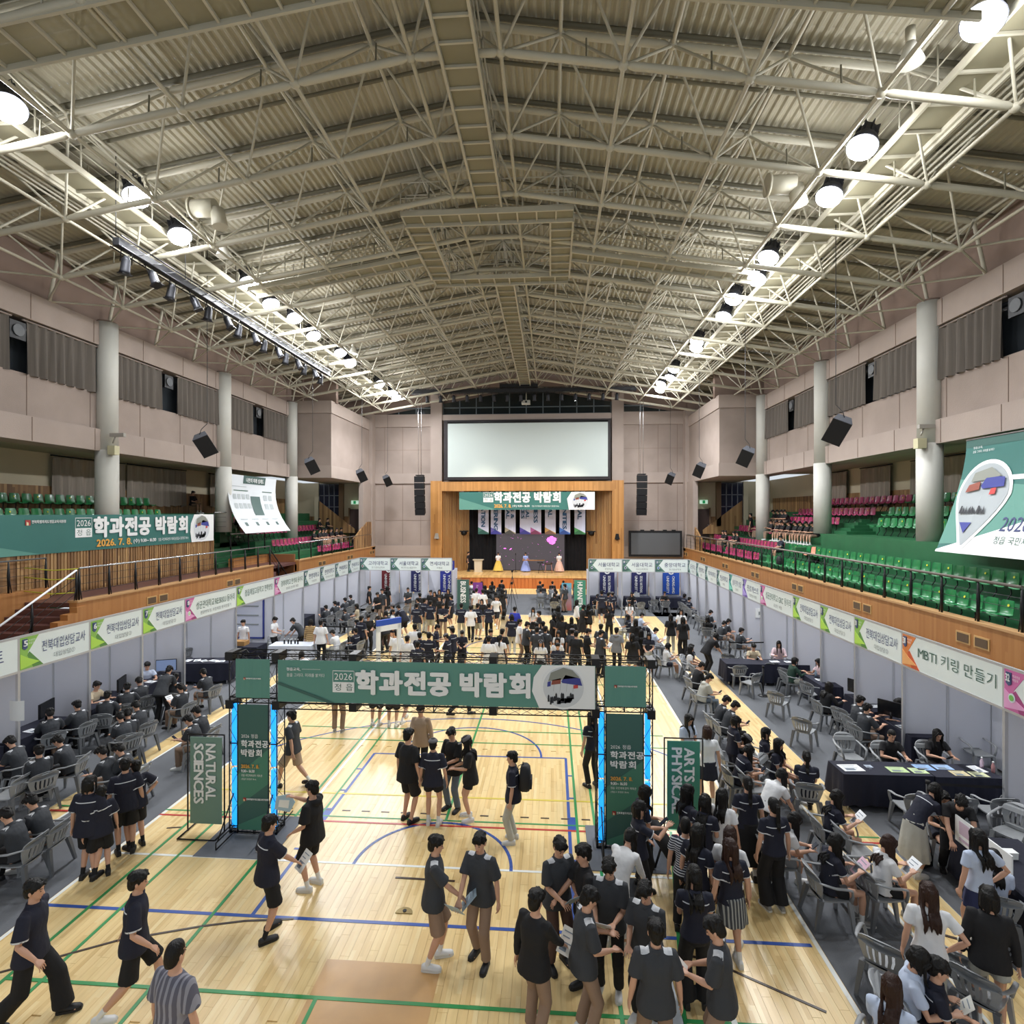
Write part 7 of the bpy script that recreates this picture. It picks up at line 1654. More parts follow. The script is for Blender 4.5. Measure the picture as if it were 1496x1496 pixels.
(-5.2,28.7,0,80,'stand',0.99,'s','polo','nv','shorts','nv','bw','W',0,'second person from left in navy top and navy knee shorts, crowd behind arch'),
(-4.48,21.26,0,-80,'hold',0.97,'f','polo','nv','trousers','bk','bw','W',0,'fourth person from left in navy top and black trousers, crowd behind arch'),
(-4.76,19.8,0,10,'stand',0.97,'s','polo','nv','trousers','bk','bw','-',0,'second person from left in navy top and black trousers, crowd behind arch'),
(-4.37,19.58,0,0,'stand',1,'s','polo','nv','trousers','bk','bw','-',0,'third person from left in navy top and black trousers, crowd behind arch'),
(-4.5,18.41,0,5,'stand',0.97,'s','polo','nv','trousers','bk','bw','-',0,'first person from left in navy top and black trousers, crowd behind arch'),
(-3.7,19.69,0,80,'hold',0.97,'c','polo','nv','trousers','bk','bw','-',0,'fifth person from left in navy top and black trousers, crowd behind arch'),
(-3.69,20.58,0,60,'stand',0.99,'s','polo','nv','trousers','bk','bw','-',0,'sixth person from left in navy top and black trousers, crowd behind arch'),
(-3.41,21.03,0,-165,'hold',0.88,'f','polo','nv','shorts','bk','bw','-',0,'small boy in navy polo standing alone in a gap of the crowd above the banner'),
(-4.26,26.09,0,5,'stand',0.99,'s','polo','nv','trousers','lg','bw','-',0,'second person from left in navy top and light grey trousers, crowd behind arch'),
(-3.75,25.69,0,5,'walk',0.99,'s','tee','wt','trousers','bk','bw','-',0,'third person from left in white shirt and black trousers, crowd behind arch'),
(-3.49,26.14,0,-20,'stand',0.99,'s','polo','nv','shorts','lg','bw','-',0,'second person from left in navy top and light grey knee shorts, crowd behind arch'),
(-3.53,28.15,0,170,'stand',0.93,'b','tee','bk','shorts','lg','ww','-',0,'only person in black top and light grey knee shorts, crowd behind arch'),
(-2.95,26.18,0,10,'stand',0.99,'s','polo','nv','trousers','bk','bw','-',0,'seventh person from left in navy top and black trousers, crowd behind arch'),
(-2.86,28.89,0,175,'walk',0.99,'s','fit','wt','shorts','bk','ww','-',0,'youth in white shirt with dark tie and black shorts in the middle of the crowd'),
(-4.26,31.42,0,0,'stand',0.99,'s','tee','wt','trousers','lg','bw','-',0,'second person from left in white shirt and light grey trousers, crowd behind arch'),
(-3.86,31.13,0,10,'stand',0.97,'s','tee','wt','trousers','gy','bw','-',0,'only person in white shirt and grey trousers, crowd behind arch'),
(-2.15,25.14,0,-10,'stand',0.93,'l','fit','bg','midi','bg','ww','-',0,'long haired girl in cream dress beside the blue shirt visitor'),
(-1.67,25.51,0,0,'stand',0.97,'s','tee','bl','trousers','lg','bw','-',0,'visitor in bright blue top in the middle of the crowd'),
(-1.67,23.59,0,0,'stand',0.97,'b','tee','nv','trousers','lg','ww','-',0,'third person from left in navy top and light grey trousers, crowd behind arch'),
(-0.82,25.96,0,170,'hold',0.93,'l','fit','wt','skirt','bk','ww','-',0,'first person from left in white shirt and black skirt, crowd behind arch'),
(-0.52,24.73,0,90,'stand',0.95,'s','tee','bk','trousers','bk','bw','-',0,'tenth person from left in black top and black trousers, crowd behind arch'),
(-1.28,22.37,0,-80,'stand',0.99,'s','tee','wt','trousers','kh','bw','-',0,'only person in white shirt and khaki trousers, crowd behind arch'),
(-1,21.85,0,-60,'hold',0.99,'s','polo','ch','trousers','bk','bw','-',0,'second person from left in charcoal polo and black trousers, crowd behind arch'),
(-0.57,21.87,0,0,'stand',0.97,'s','polo','ch','trousers','bk','bw','-',0,'third person from left in charcoal polo and black trousers, crowd behind arch'),
(-0.32,22.17,0,20,'stand',0.97,'s','tee','bk','trousers','bk','bw','-',0,'eleventh person from left in black top and black trousers, crowd behind arch'),
(-0.53,20.91,0,-10,'stand',0.99,'s','polo','ch','trousers','bk','bw','-',0,'fourth person from left in charcoal polo and black trousers, crowd behind arch'),
(-0.22,21.06,0,-20,'stand',0.99,'s','polo','ch','trousers','bk','bw','-',0,'fifth person from left in charcoal polo and black trousers, crowd behind arch'),
(-0.36,19.27,0,180,'stand',0.93,'d','fit','wt','skirt','bk','ww','-',0,'girl in green cap and white shirt with braids facing the camera above the banner'),
(-2.25,20.52,0,-170,'stand',0.97,'f','polo','nv','trousers','bk','bw','-',0,'eighth person from left in navy top and black trousers, crowd behind arch'),
(-2.18,19.26,0,0,'stand',0.99,'s','tee','wt','trousers','bk','bw','-',0,'fourth person from left in white shirt and black trousers, crowd behind arch'),
(-1.83,20.61,0,-20,'stand',0.97,'s','tee','bk','trousers','bk','bw','-',0,'ninth person from left in black top and black trousers, crowd behind arch'),
(-1.83,19.87,0,-10,'stand',0.93,'p','fit','wt','skirt','bg','ww','-',0,'only person in white shirt and beige skirt, crowd behind arch'),
(0.28,26.1,0,-60,'hold',0.95,'l','tee','bk','midi','bk','bw','-',0,'fifth person from left in black top and black long skirt, crowd behind arch'),
(0.07,24.16,0,-100,'hold',0.95,'l','tee','bk','midi','bk','bw','F',0,'fourth person from left in black top and black long skirt, crowd behind arch'),
(0.46,23.58,0,0,'stand',0.97,'b','tee','bk','trousers','bk','bw','-',0,'twelfth person from left in black top and black trousers, crowd behind arch'),
(0.87,23.51,0,0,'stand',0.93,'l','tee','bk','midi','bk','bw','-',0,'sixth person from left in black top and black long skirt, crowd behind arch'),
(1.28,28.01,0,-80,'stand',0.95,'l','long','wt','trousers','bk','bw','-',0,'long haired woman in white long shirt beside the HUMANITIES banner'),
(1.5,26.8,0,-70,'hold',0.93,'b','tee','bk','midi','bk','bw','-',0,'seventh person from left in black top and black long skirt, crowd behind arch'),
(1.81,26.85,0,5,'stand',0.94,'l','tee','bk','short','bk','ww','-',0,'only person in black top and black shorts, crowd behind arch'),
(0.29,20.88,0,170,'hold',0.93,'l','fit','wt','skirt','bk','ww','-',0,'third person from left in white shirt and black skirt, crowd behind arch'),
(0.22,19.71,0,175,'stand',0.92,'b','fit','wt','skirt','bk','ww','-',0,'second person from left in white shirt and black skirt, crowd behind arch'),
(0.23,19.03,0,180,'stand',0.9,'f','polo','nv','trousers','bk','bw','-',0,'boy in navy polo facing the camera just above the photo circle'),
(0.79,20.92,0,-30,'stand',0.97,'c','tee','ch','trousers','bk','bw','-',0,'sixth person from left in charcoal polo and black trousers, crowd behind arch'),
(0.91,20.27,0,-20,'stand',0.99,'s','tee','bk','trousers','bk','bw','-',0,'thirteenth person from left in black top and black trousers, crowd behind arch'),
(1.33,20.89,0,-75,'hold',0.97,'s','polo','bk','trousers','bk','bw','W',0,'fourteenth person from left in black top and black trousers, crowd behind arch'),
(1.94,21.78,0,-20,'stand',0.97,'s','polo','ch','trousers','bk','bw','-',0,'seventh person from left in charcoal polo and black trousers, crowd behind arch'),
(1.78,20.5,0,-60,'hold',0.99,'s','polo','ch','trousers','bk','bw','W',0,'eighth person from left in charcoal polo and black trousers, crowd behind arch'),
(2.47,21.16,0,-20,'stand',0.97,'s','hood','gy','trousers','bk','bw','-',0,'youth in grey hooded top with pale sleeve stripe above the arch banner'),
(2.69,25.84,0,5,'raise',0.95,'p','fit','bk','trousers','bk','bw','-',0,'ponytailed woman in all black standing in the aisle before the far booths'),
(2.76,30.43,0,0,'stand',1.04,'s','polo','nv','shorts','nv','ww','-',0,'tall youth in navy polo and shorts before the HUMANITIES side booth'),
(3.12,30.54,0,-40,'stand',0.97,'s','polo','nv','shorts','nv','ww','-',0,'third person from left in navy top and navy knee shorts, crowd behind arch'),
(3.35,30.57,0,40,'stand',0.99,'c','polo','nv','shorts','nv','ww','-',0,'fourth person from left in navy top and navy knee shorts, crowd behind arch'),
(2.93,20.19,0,0,'stand',0.96,'l','tee','bk','skirt','pl','ww','-',0,'only person in black top and plaid skirt, crowd behind arch'),
(3.47,22.96,0,0,'stand',0.96,'l','tee','bk','midi','bk','bw','-',0,'eighth person from left in black top and black long skirt, crowd behind arch'),
(3.37,21.02,0,-20,'stand',0.95,'l','tee','bk','midi','bk','bw','-',0,'ninth person from left in black top and black long skirt, crowd behind arch'),
(3.61,20.75,0,170,'hold',0.93,'b','fit','nv','skirt','lg','ww','-',0,'only person in navy top and light grey skirt, crowd behind arch'),
(5.16,24.26,0,0,'stand',0.95,'l','tee','bk','trousers','lg','ww','-',0,'only person in black top and light grey trousers, crowd behind arch'),
(5.51,23.56,0,5,'stand',0.96,'l','tee','bk','wide','bk','bw','-',0,'fifteenth person from left in black top and black trousers, crowd behind arch'),
(5.94,25.77,0,160,'stand',0.93,'l','fit','wt','skirt','bk','ww','-',0,'fourth person from left in white shirt and black skirt, crowd behind arch'),
(0.85,33.64,0,50,'stand',0.99,'s','polo','ch','trousers','kh','bw','-',0,'youth in dark polo and khaki trousers beside the blue and coral roll up banner'),
(-2.8,31.75,0,-10,'stand',0.95,'l','tee','bk','midi','bk','bw','-',0,'third person from left in black top and black long skirt, crowd behind arch'),
(4.17,20.59,0,-85,'sitread',0.95,'b','fit','wt','skirt','nv','ww','F',1,'only seated person in white shirt and navy skirt, crowd behind arch'),
(5.04,20.51,0,-120,'sit',0.95,'l','fit','lb','skirt','gy','ww','-',1,'only seated person in pale blue blouse and grey skirt, crowd behind arch'),
(4.94,20.19,0,-110,'sit',0.95,'l','fit','wt','skirt','bk','ww','F',1,'only seated person in white shirt and black skirt, crowd behind arch'),
(3.63,26.25,0,60,'sit',0.95,'b','fit','nv','trousers','lg','ww','-',1,'only seated person in navy top and light grey trousers, crowd behind arch'),
(4.22,30.17,0,175,'sit',0.93,'l','fit','wt','skirt','lg','ww','-',1,'only seated person in white shirt and light grey skirt, crowd behind arch'),
(4.23,26.76,0,-85,'sitread',0.95,'s','fit','lb','trousers','nv','ww','-',1,'only seated person in pale blue blouse and navy trousers, crowd behind arch'),
(4.23,23.26,0,-80,'sitread',0.95,'s','fit','lb','trousers','gy','ww','W',1,'only seated person in pale blue blouse and grey trousers, crowd behind arch'),
(4.57,18,0,-75,'sitfwd',0.97,'s','long','bk','trousers','bk','bw','-',1,'youth in black jacket leaning over in the chair row, farthest of the boys'),
(4.44,16.75,0,-85,'sitfwd',0.97,'s','hood','lg','trousers','dn','bw','F',1,'youth in pale hooded top bent over a phone in the chair row'),
(4.32,14.76,0,-85,'sitfwd',0.97,'f','polo','ch','trousers','bk','bw','-',1,'youth in charcoal polo with fringe bent forward in the chair row, farther of two'),
(4.41,14.35,0,-85,'sitfwd',0.97,'s','polo','ch','trousers','bk','bw','F',1,'youth in charcoal polo bent forward in the chair row, nearer of two'),
(7.17,25.97,0,-20,'sit',0.95,'l','fit','bk','skirt','bk','ww','-',1,'girl in black vest over white sleeves seated before the desks'),
(5.8,21.15,0,-70,'lean',0.97,'b','tee','bk','trousers','bk','bw','-',0,'person in black leaning towards the bent boys behind the barrier post'),
(7.62,27.71,0,-60,'sitfwd',0.97,'s','polo','ch','trousers','bk','bw','-',1,'only seated person in charcoal polo and black trousers, far desk side'),
(7.4,24.98,0,-75,'sitfwd',0.97,'s','polo','ch','shorts','kh','ww','-',1,'first seated person from left in charcoal polo and khaki knee shorts, far desk side'),
(7.74,25.48,0,-75,'sitfwd',0.97,'s','polo','ch','shorts','kh','ww','-',1,'second seated person from left in charcoal polo and khaki knee shorts, far desk side'),
(7.7,23.4,0,-80,'sitdesk',0.97,'s','polo','ch','trousers','kh','bw','F',1,'only seated person in charcoal polo and khaki trousers, far desk side'),
(7.81,33.23,0,-60,'sit',0.95,'b','fit','nv','trousers','nv','bw','-',1,'first seated person from left in navy top and navy trousers, far desk side'),
(7.76,31.88,0,-60,'sit',0.95,'s','fit','nv','trousers','nv','bw','-',1,'second seated person from left in navy top and navy trousers, far desk side'),
(6.93,34.49,0,180,'sitdesk',0.93,'s','tee','bk','trousers','bk','bw','-',1,'person in black behind the desk of the bright blue bannered booth'),
(4.88,34.06,0,180,'sitdesk',0.93,'l','tee','bk','trousers','bk','bw','-',1,'long haired person behind the laptop in the middle far row booth'),
(2.76,32.43,0,20,'sitdesk',0.97,'s','tee','bk','trousers','bk','bw','-',1,'only seated person in black top and black trousers, far desk side'),
(7.37,20.86,0,180,'sitdesk',0.95,'f','fit','bg','trousers','bk','bw','F',1,'person in cream vest writing behind the long navy desk with barrier posts'),
(8.5,21.37,0,165,'sitdesk',0.95,'l','long','pk','skirt','bk','bw','-',1,'long haired woman in pale pink top behind the long navy desk'),
(7.89,18.84,0,-85,'sitdesk',0.95,'b','long','gr','skirt','lg','ww','-',1,'woman in dark green and white jacket seated at the small desk'),
(8.9,18.85,0,95,'sitdesk',0.93,'b','fit','pk','skirt','bk','ww','-',1,'woman facing the green jacket visitor across the small desk'),
(7.63,16.05,0,-80,'sitdesk',0.97,'l','long','bk','trousers','bk','ww','-',1,'woman with very long black hair at the booth monitor'),
(7.86,14.9,0,-80,'sitdesk',0.97,'s','polo','ch','trousers','kh','bw','-',1,'youth in charcoal polo at the second booth monitor, farther of two'),
(7.71,14.3,0,-75,'sitdesk',0.97,'s','polo','ch','trousers','kh','bw','-',1,'youth in charcoal polo at the second booth monitor, nearer of two'),
(9.03,14.86,0,95,'sitdesk',0.95,'s','fit','wt','trousers','bk','bw','-',1,'person in white shirt reaching out from behind the booth post'),
(-5.52,38.2,0,0,'sit',0.95,'s','tee','wt','trousers','bk','bw','-',1,'first seated person from left in white shirt and black trousers, audience before stage'),
(-4.81,38.25,0,0,'sit',0.95,'l','tee','bk','trousers','bk','bw','-',1,'second seated person from left in black top and black trousers, audience before stage'),
(-4.09,38.3,0,0,'sit',0.95,'l','tee','bk','trousers','bk','bw','-',1,'sixth seated person from left in black top and black trousers, audience before stage'),
(-3.5,38.92,0,-30,'sit',0.97,'s','tee','bk','trousers','bk','bw','-',1,'seventh seated person from left in black top and black trousers, audience before stage'),
(-4.85,36.39,0,0,'sit',0.95,'l','tee','bk','trousers','bk','bw','-',1,'first seated person from left in black top and black trousers, audience before stage'),
(-4.31,36.08,0,0,'sit',0.95,'l','tee','bk','trousers','bk','bw','-',1,'third seated person from left in black top and black trousers, audience before stage'),
(-3.87,35.76,0,0,'sit',0.95,'l','tee','bk','trousers','bk','bw','-',1,'fifth seated person from left in black top and black trousers, audience before stage'),
(-3.43,36.84,0,0,'sit',0.95,'l','tee','nv','trousers','bk','bw','-',1,'only seated person in navy top and black trousers, audience before stage'),
(-3.87,33.83,0,0,'sit',0.95,'l','tee','bk','trousers','bk','bw','-',1,'fourth seated person from left in black top and black trousers, audience before stage'),
(-3.32,32.98,0,0,'sit',0.95,'l','tee','ch','trousers','bk','bw','-',1,'only seated person in charcoal polo and black trousers, audience before stage'),
(-4.75,33.77,0,0,'sit',0.95,'b','tee','wt','trousers','bk','bw','-',1,'second seated person from left in white shirt and black trousers, audience before stage'),
(-0.76,38.53,0,0,'sit',0.95,'s','tee','bk','trousers','bk','bw','-',1,'eighth seated person from left in black top and black trousers, audience before stage'),
(-0.55,37.05,0,0,'sit',0.95,'s','tee','bk','trousers','bk','bw','-',1,'ninth seated person from left in black top and black trousers, audience before stage'),
(0.1,38.59,0,0,'sit',0.95,'s','tee','bk','trousers','bk','bw','-',1,'tenth seated person from left in black top and black trousers, audience before stage'),
(0.09,36.39,0,0,'sit',0.95,'s','tee','gy','trousers','bk','bw','-',1,'only seated person in grey top and black trousers, audience before stage'),
(-0.64,34.68,0,0,'sit',0.95,'s','tee','gy','trousers','lg','ww','-',1,'only seated person in grey top and light grey trousers, audience before stage'),
(0.26,34.74,0,0,'sit',0.95,'s','tee','wt','trousers','bk','bw','-',1,'third seated person from left in white shirt and black trousers, audience before stage'),
(0.33,33.82,0,0,'sit',0.95,'s','tee','bk','trousers','bk','bw','-',1,'twelfth seated person from left in black top and black trousers, audience before stage'),
(0.2,32.94,0,0,'sit',0.95,'b','tee','bk','trousers','bk','bw','-',1,'eleventh seated person from left in black top and black trousers, audience before stage'),
(0.87,39.04,0,0,'sit',0.95,'s','tee','bk','trousers','bk','bw','-',1,'thirteenth seated person from left in black top and black trousers, audience before stage'),
(1.8,39.51,0,0,'sit',0.95,'s','tee','bk','trousers','bk','bw','-',1,'fourteenth seated person from left in black top and black trousers, audience before stage'),
(-7.08,47,1.03,-95,'stand',0.97,'s','tee','bk','trousers','bk','bw','-',0,'presenter in black standing behind the pale lectern on the stage'),
(-4.49,47,1.03,180,'hold',0.95,'p','fit','wt','gown','yl','ww','-',0,'performer in white jacket and full yellow skirt on the stage'),
(-2.15,47,1.03,170,'hold',0.95,'p','fit','pb','gown','pb','ww','-',0,'performer in pale blue hanbok in the middle of the stage'),
(0.69,47,1.03,170,'hold',0.95,'p','fit','wt','gown','pp','ww','-',0,'performer in white jacket and peach skirt behind the small drum table'),
(12.9,41.39,2.98,100,'sitfwd',0.95,'s','polo','nv','trousers','lg','ww','-',0,'only seated person in navy top and light grey trousers, right balcony stand'),
(12.2,40.17,3.53,90,'sit',0.95,'s','tee','bk','trousers','kh','ww','-',0,'first seated person from left in black top and khaki trousers, right balcony stand'),
(12.2,39.56,3.53,90,'sit',0.95,'s','tee','bk','trousers','kh','ww','-',0,'second seated person from left in black top and khaki trousers, right balcony stand'),
(12.2,37.83,3.53,90,'sit',0.95,'s','tee','bk','trousers','kh','ww','-',0,'third seated person from left in black top and khaki trousers, right balcony stand'),
(12.2,37.15,3.53,90,'sit',0.95,'s','tee','bk','trousers','kh','ww','-',0,'fourth seated person from left in black top and khaki trousers, right balcony stand'),
(12.2,30.26,3.53,95,'sit',0.97,'s','polo','nv','shorts','bk','ww','-',0,'youth in navy polo lounging alone in the second pink row behind the rail'),
(13.75,37.46,4.33,90,'sitfwd',0.97,'s','tee','bk','trousers','kh','bw','-',0,'fifth seated person from left in black top and khaki trousers, right balcony stand'),
(13.75,37.38,4.33,90,'sitfwd',0.97,'s','tee','bk','trousers','kh','bw','-',0,'sixth seated person from left in black top and khaki trousers, right balcony stand'),
(13.75,35.54,4.33,90,'sitread',0.97,'s','tee','bk','trousers','kh','ww','-',0,'seventh seated person from left in black top and khaki trousers, right balcony stand'),
(13.75,34.2,4.33,90,'sitfwd',0.97,'s','tee','bk','shorts','kh','ww','-',0,'second seated person from left in black top and khaki knee shorts, right balcony stand'),
(13.75,33.52,4.33,90,'sitfwd',0.97,'s','tee','bk','shorts','kh','ww','-',0,'fifth seated person from left in black top and khaki knee shorts, right balcony stand'),
(13.75,32.69,4.33,90,'sitfwd',0.97,'s','tee','bk','shorts','kh','ww','-',0,'seventh seated person from left in black top and khaki knee shorts, right balcony stand'),
(13.75,31.81,4.33,90,'sitfwd',0.97,'s','tee','bk','shorts','kh','ww','-',0,'eighth seated person from left in black top and khaki knee shorts, right balcony stand'),
(13.75,31.15,4.33,90,'sitfwd',0.97,'s','tee','bk','shorts','kh','ww','-',0,'ninth seated person from left in black top and khaki knee shorts, right balcony stand'),
(13.75,30.43,4.33,90,'sitfwd',0.97,'s','tee','bk','shorts','kh','ww','-',0,'tenth seated person from left in black top and khaki knee shorts, right balcony stand'),
(13.75,29.75,4.33,90,'sitfwd',0.97,'s','tee','bk','shorts','kh','ww','-',0,'eleventh seated person from left in black top and khaki knee shorts, right balcony stand'),
(13.75,39.2,4.33,60,'stand',0.97,'s','tee','bk','trousers','kh','bw','-',0,'youth in black top and khaki trousers standing on the far right stand'),
(14.7,37.21,4.98,90,'sitfwd',0.97,'s','tee','bk','shorts','kh','ww','-',0,'first seated person from left in black top and khaki knee shorts, right balcony stand'),
(14.7,36.56,4.98,90,'sitfwd',0.97,'s','tee','bk','shorts','kh','ww','-',0,'third seated person from left in black top and khaki knee shorts, right balcony stand'),
(14.7,35.94,4.98,90,'sitfwd',0.97,'s','tee','bk','shorts','kh','ww','-',0,'fourth seated person from left in black top and khaki knee shorts, right balcony stand'),
(14.7,35.44,4.98,90,'sitfwd',0.97,'s','tee','bk','shorts','kh','ww','-',0,'sixth seated person from left in black top and khaki knee shorts, right balcony stand'),
(-16.6,37.67,3.58,-90,'sit',0.97,'s','tee','bk','trousers','bk','bw','-',0,'first seated person from left in black top and black trousers, far left balcony'),
(-16.6,38.59,3.58,-90,'sit',0.97,'s','tee','bk','shorts','kh','ww','-',0,'first seated person from left in black top and khaki knee shorts, far left balcony'),
(-16.6,39.19,3.58,-90,'sit',0.97,'s','tee','bk','shorts','kh','ww','-',0,'second seated person from left in black top and khaki knee shorts, far left balcony'),
(-16.6,39.68,3.58,-90,'sit',0.97,'s','tee','bk','shorts','kh','ww','-',0,'third seated person from left in black top and khaki knee shorts, far left balcony'),
(-16.6,40.69,3.58,-90,'sit',0.97,'s','tee','bk','shorts','kh','ww','-',0,'fourth seated person from left in black top and khaki knee shorts, far left balcony'),
(-16.6,41.76,3.58,-90,'sit',0.97,'s','tee','bk','shorts','kh','ww','-',0,'fifth seated person from left in black top and khaki knee shorts, far left balcony'),
(-16.6,42.7,3.58,-90,'sit',0.97,'s','tee','bk','shorts','kh','ww','-',0,'sixth seated person from left in black top and khaki knee shorts, far left balcony'),
(-16.6,42.7,3.58,-90,'sit',0.97,'s','tee','bk','shorts','kh','ww','-',0,'seventh seated person from left in black top and khaki knee shorts, far left balcony'),
(-17.7,41.15,4.33,-90,'sit',0.97,'s','tee','bk','trousers','bk','bw','-',0,'second seated person from left in black top and black trousers, far left balcony'),
(-17.7,42.7,4.33,-90,'sit',0.97,'s','tee','bk','trousers','bk','bw','-',0,'third seated person from left in black top and black trousers, far left balcony'),
(-15.6,42.7,2.98,-80,'sit',0.97,'s','tee','bk','trousers','lg','ww','-',0,'youth in grey trousers leaning at the far end of the stair side stand'),
(-20.3,30.03,5.98,-90,'sit',0.97,'s','tee','bk','shorts','kh','ww','-',0,'lone youth in black sitting on the top left row beside the bright window slit'),
(-18.3,31.14,4.58,-60,'stand',0.95,'s','tee','bk','shorts','kh','ww','-',0,'youth in black standing half hidden behind the hanging poster'),
(-5.82,14.78,0,10,'stand',0.99,'s','polo','ch','trousers','kh','gw','-',0,'person in khaki trousers standing right behind the arch banner'),
(-4.96,15.33,0,0,'stand',0.97,'s','polo','nv','shorts','bk','ww','-',0,'person with bare legs and white shoes behind the arch banner, leftmost of the group'),
(-4.45,15.26,0,5,'stand',0.97,'s','polo','nv','shorts','bk','ww','-',0,'person with black shorts behind the arch banner, second of the group'),
(-4.23,15.69,0,-10,'walk',0.97,'s','polo','nv','shorts','bk','ww','-',0,'person with black shorts behind the arch banner, third of the group'),
(-2.7,16.28,0,-80,'walk',0.97,'s','tee','bk','trousers','bk','bw','-',0,'person in black trousers walking off behind the arch banner'),
(0.91,12.21,0,30,'stand',0.95,'l','fit','nv','trousers','bk','bw','-',0,'person half hidden behind the left light tube of the right tower')]
CHAIRS = [(6.57, 18.73, 35.0, 'empty grey armchair before the barrier post and long desk'),
(6.45, 19.65, 0.0, 'empty grey armchair tucked under the long navy desk, near its left end'),
(7.67, 20.07, 0.0, 'empty grey armchair tucked under the long navy desk, near its right end'),
(8.0, 19.29, -60.0, 'empty grey armchair beside the green jacket woman'),
(8.06, 17.79, -60.0, 'empty grey armchair just behind the woman with very long black hair'),
(6.68, 16.82, -40.0, 'empty grey armchair alone on the carpet, farther of two'),
(6.51, 14.74, -40.0, 'empty grey armchair alone on the carpet, nearer of two'),
(7.89, 15.5, -60.0, 'empty grey armchair behind the two boys at the booth monitor'),
(6.86, 13.27, 180.0, 'empty grey armchair at the left end of the long key ring table'),
(9.93, 13.67, 180.0, 'empty grey armchair behind the right end of the long key ring table'),
(6.82, 11.02, 0.0, 'empty grey armchair with its back to the key ring table cloth'),
(7.55, 10.9, 0.0, 'dark armchair between the key ring table and the woman in black'),
(8.3, 10.96, 0.0, 'armchair partly behind the booth post near the key ring table'),
(8.07, 10.27, 120.0, 'empty grey armchair behind the tablet on the navy table'),
(4.16, 7.23, -40.0, 'empty grey armchair behind the blouse girl at the lower edge'),
(4.97, 7.14, -50.0, 'empty armchair beside the wood strip near the lower edge'),
(4.98, 6.8, -50.0, 'empty armchair nearest the camera beside the wood strip'),
(4.78, 8.69, -80.0, 'empty grey armchair next to the girl with pink leaflets'),
(5.03, 9.6, -85.0, 'empty grey armchair behind the light brown haired girl'),
(4.1, 11.57, -85.0, 'empty grey armchair beside the ponytail girl in the chair row'),
(5.06, 19.47, -80.0, 'empty grey armchair behind the pale hooded boy'),
(7.86, 32.78, -80.0, 'first empty armchair of the far desk row'),
(7.76, 30.83, -80.0, 'second empty armchair of the far desk row'),
(7.7, 29.1, -80.0, 'third empty armchair of the far desk row'),
(6.65, 21.17, -30.0, 'empty grey armchair behind the person in black by the barrier'),
(6.22, 34.11, 0.0, 'empty armchair left of the desk before the bright blue banner'),
(6.82, 33.66, 0.0, 'empty armchair right of the desk before the bright blue banner'),
(4.31, 31.85, 20.0, 'dark armchair near the white haired sheet reader of the far booths'),
(5.23, 33.06, 10.0, 'empty olive grey armchair before the laptop booth'),
(-8.35, 30.96, 60.0, 'grey armchair before the second far booth'),
(-8.44, 32.83, 60.0, 'dark armchair beside the man with folded hands'),
(-9.5, 28.44, 60.0, 'grey armchair near the photo frame board'),
(-10.49, 30.81, 70.0, 'grey armchair before the dark red bannered booth'),
(-10.71, 10.25, 95.0, 'empty grey armchair at the left edge behind the boy with a phone'),
(-14.2, 20.47, 60.0, 'empty armchair behind the bending boy'),
(-14.2, 21.53, 170.0, 'chair behind the long paper covered table, left one'),
(-14.2, 21.77, 170.0, 'chair behind the long paper covered table, right one'),
(-11.97, 23.15, 120.0, 'grey chair between the box table and the white table'),
(-10.94, 22.01, 120.0, 'grey chair beside the white table')]
for i, (x, y, z, hd, pn, sc, hair, tk, tc, bk_, bc, sh, held, ch, lab) in enumerate(PEOPLE):
    t = person(x, y, z, hd, pn, sc, hair, tk, tc, bk_, bc, sh, lab)
    R3 = Matrix.Rotation(math.radians(hd), 4, 'Z'); j = jt(pn)
    def wpt(v): return Vector((x, y, z)) + (R3 @ Vector(v))*sc
    if ch: armchair(x+math.sin(math.radians(hd))*.02, y-math.cos(math.radians(hd))*.02, 0, hd, 'grey armchair of ' + ' '.join(lab.split()[:13]).rstrip(','), 'occupied plastic armchairs')
    sub = ' '.join(lab.split()[:9]).rstrip(',')
    if held in 'PWBNL' and held != '-':
        c = wpt((j['wr'][0]+j['wr'][1])/2+Vector((0, .10, .02))) if pn in ('hold', 'sitread', 'sitfwd', 'sit') else wpt(j['wr'][1]+Vector((0, .12, -.05)))
        col = {'P': 'e4e2da', 'W': 'eef1f4', 'B': '9fb4c2', 'N': 'cfcfc8', 'L': 'dcb6c8'}[held]
        p = paper(c.x, c.y, c.z, hd, 'paper held by %s' % sub, col, .2, .28, tilt=48)
    if held in ('F', 'R'):
        c = wpt((j['wr'][0]+j['wr'][1])/2+Vector((0, .09, .03)))
        q = thing('phone' if held == 'F' else 'snack_packet', ('dark phone held by %s' if held == 'F' else 'red snack packet held by %s') % sub, 'phone' if held == 'F' else 'snack', c, math.radians(hd)); q.rotation_euler = (math.radians(40), 0, math.radians(hd))
        MB().box(-.037, .037, -.075, .075, 0, .009).build('case', BLK if held == 'F' else mat('snack_red', 'c23030', .4), q, world=False); MB().box(-.033, .033, -.07, .07, .009, .011).build('display', mat('phone_screen', '2c3240', .15) if held == 'F' else mat('snack_white', 'e0d8d0', .5), q, world=False)
for x, y, hd, lab in CHAIRS: armchair(x, y, 0, hd, lab, 'empty plastic armchairs')
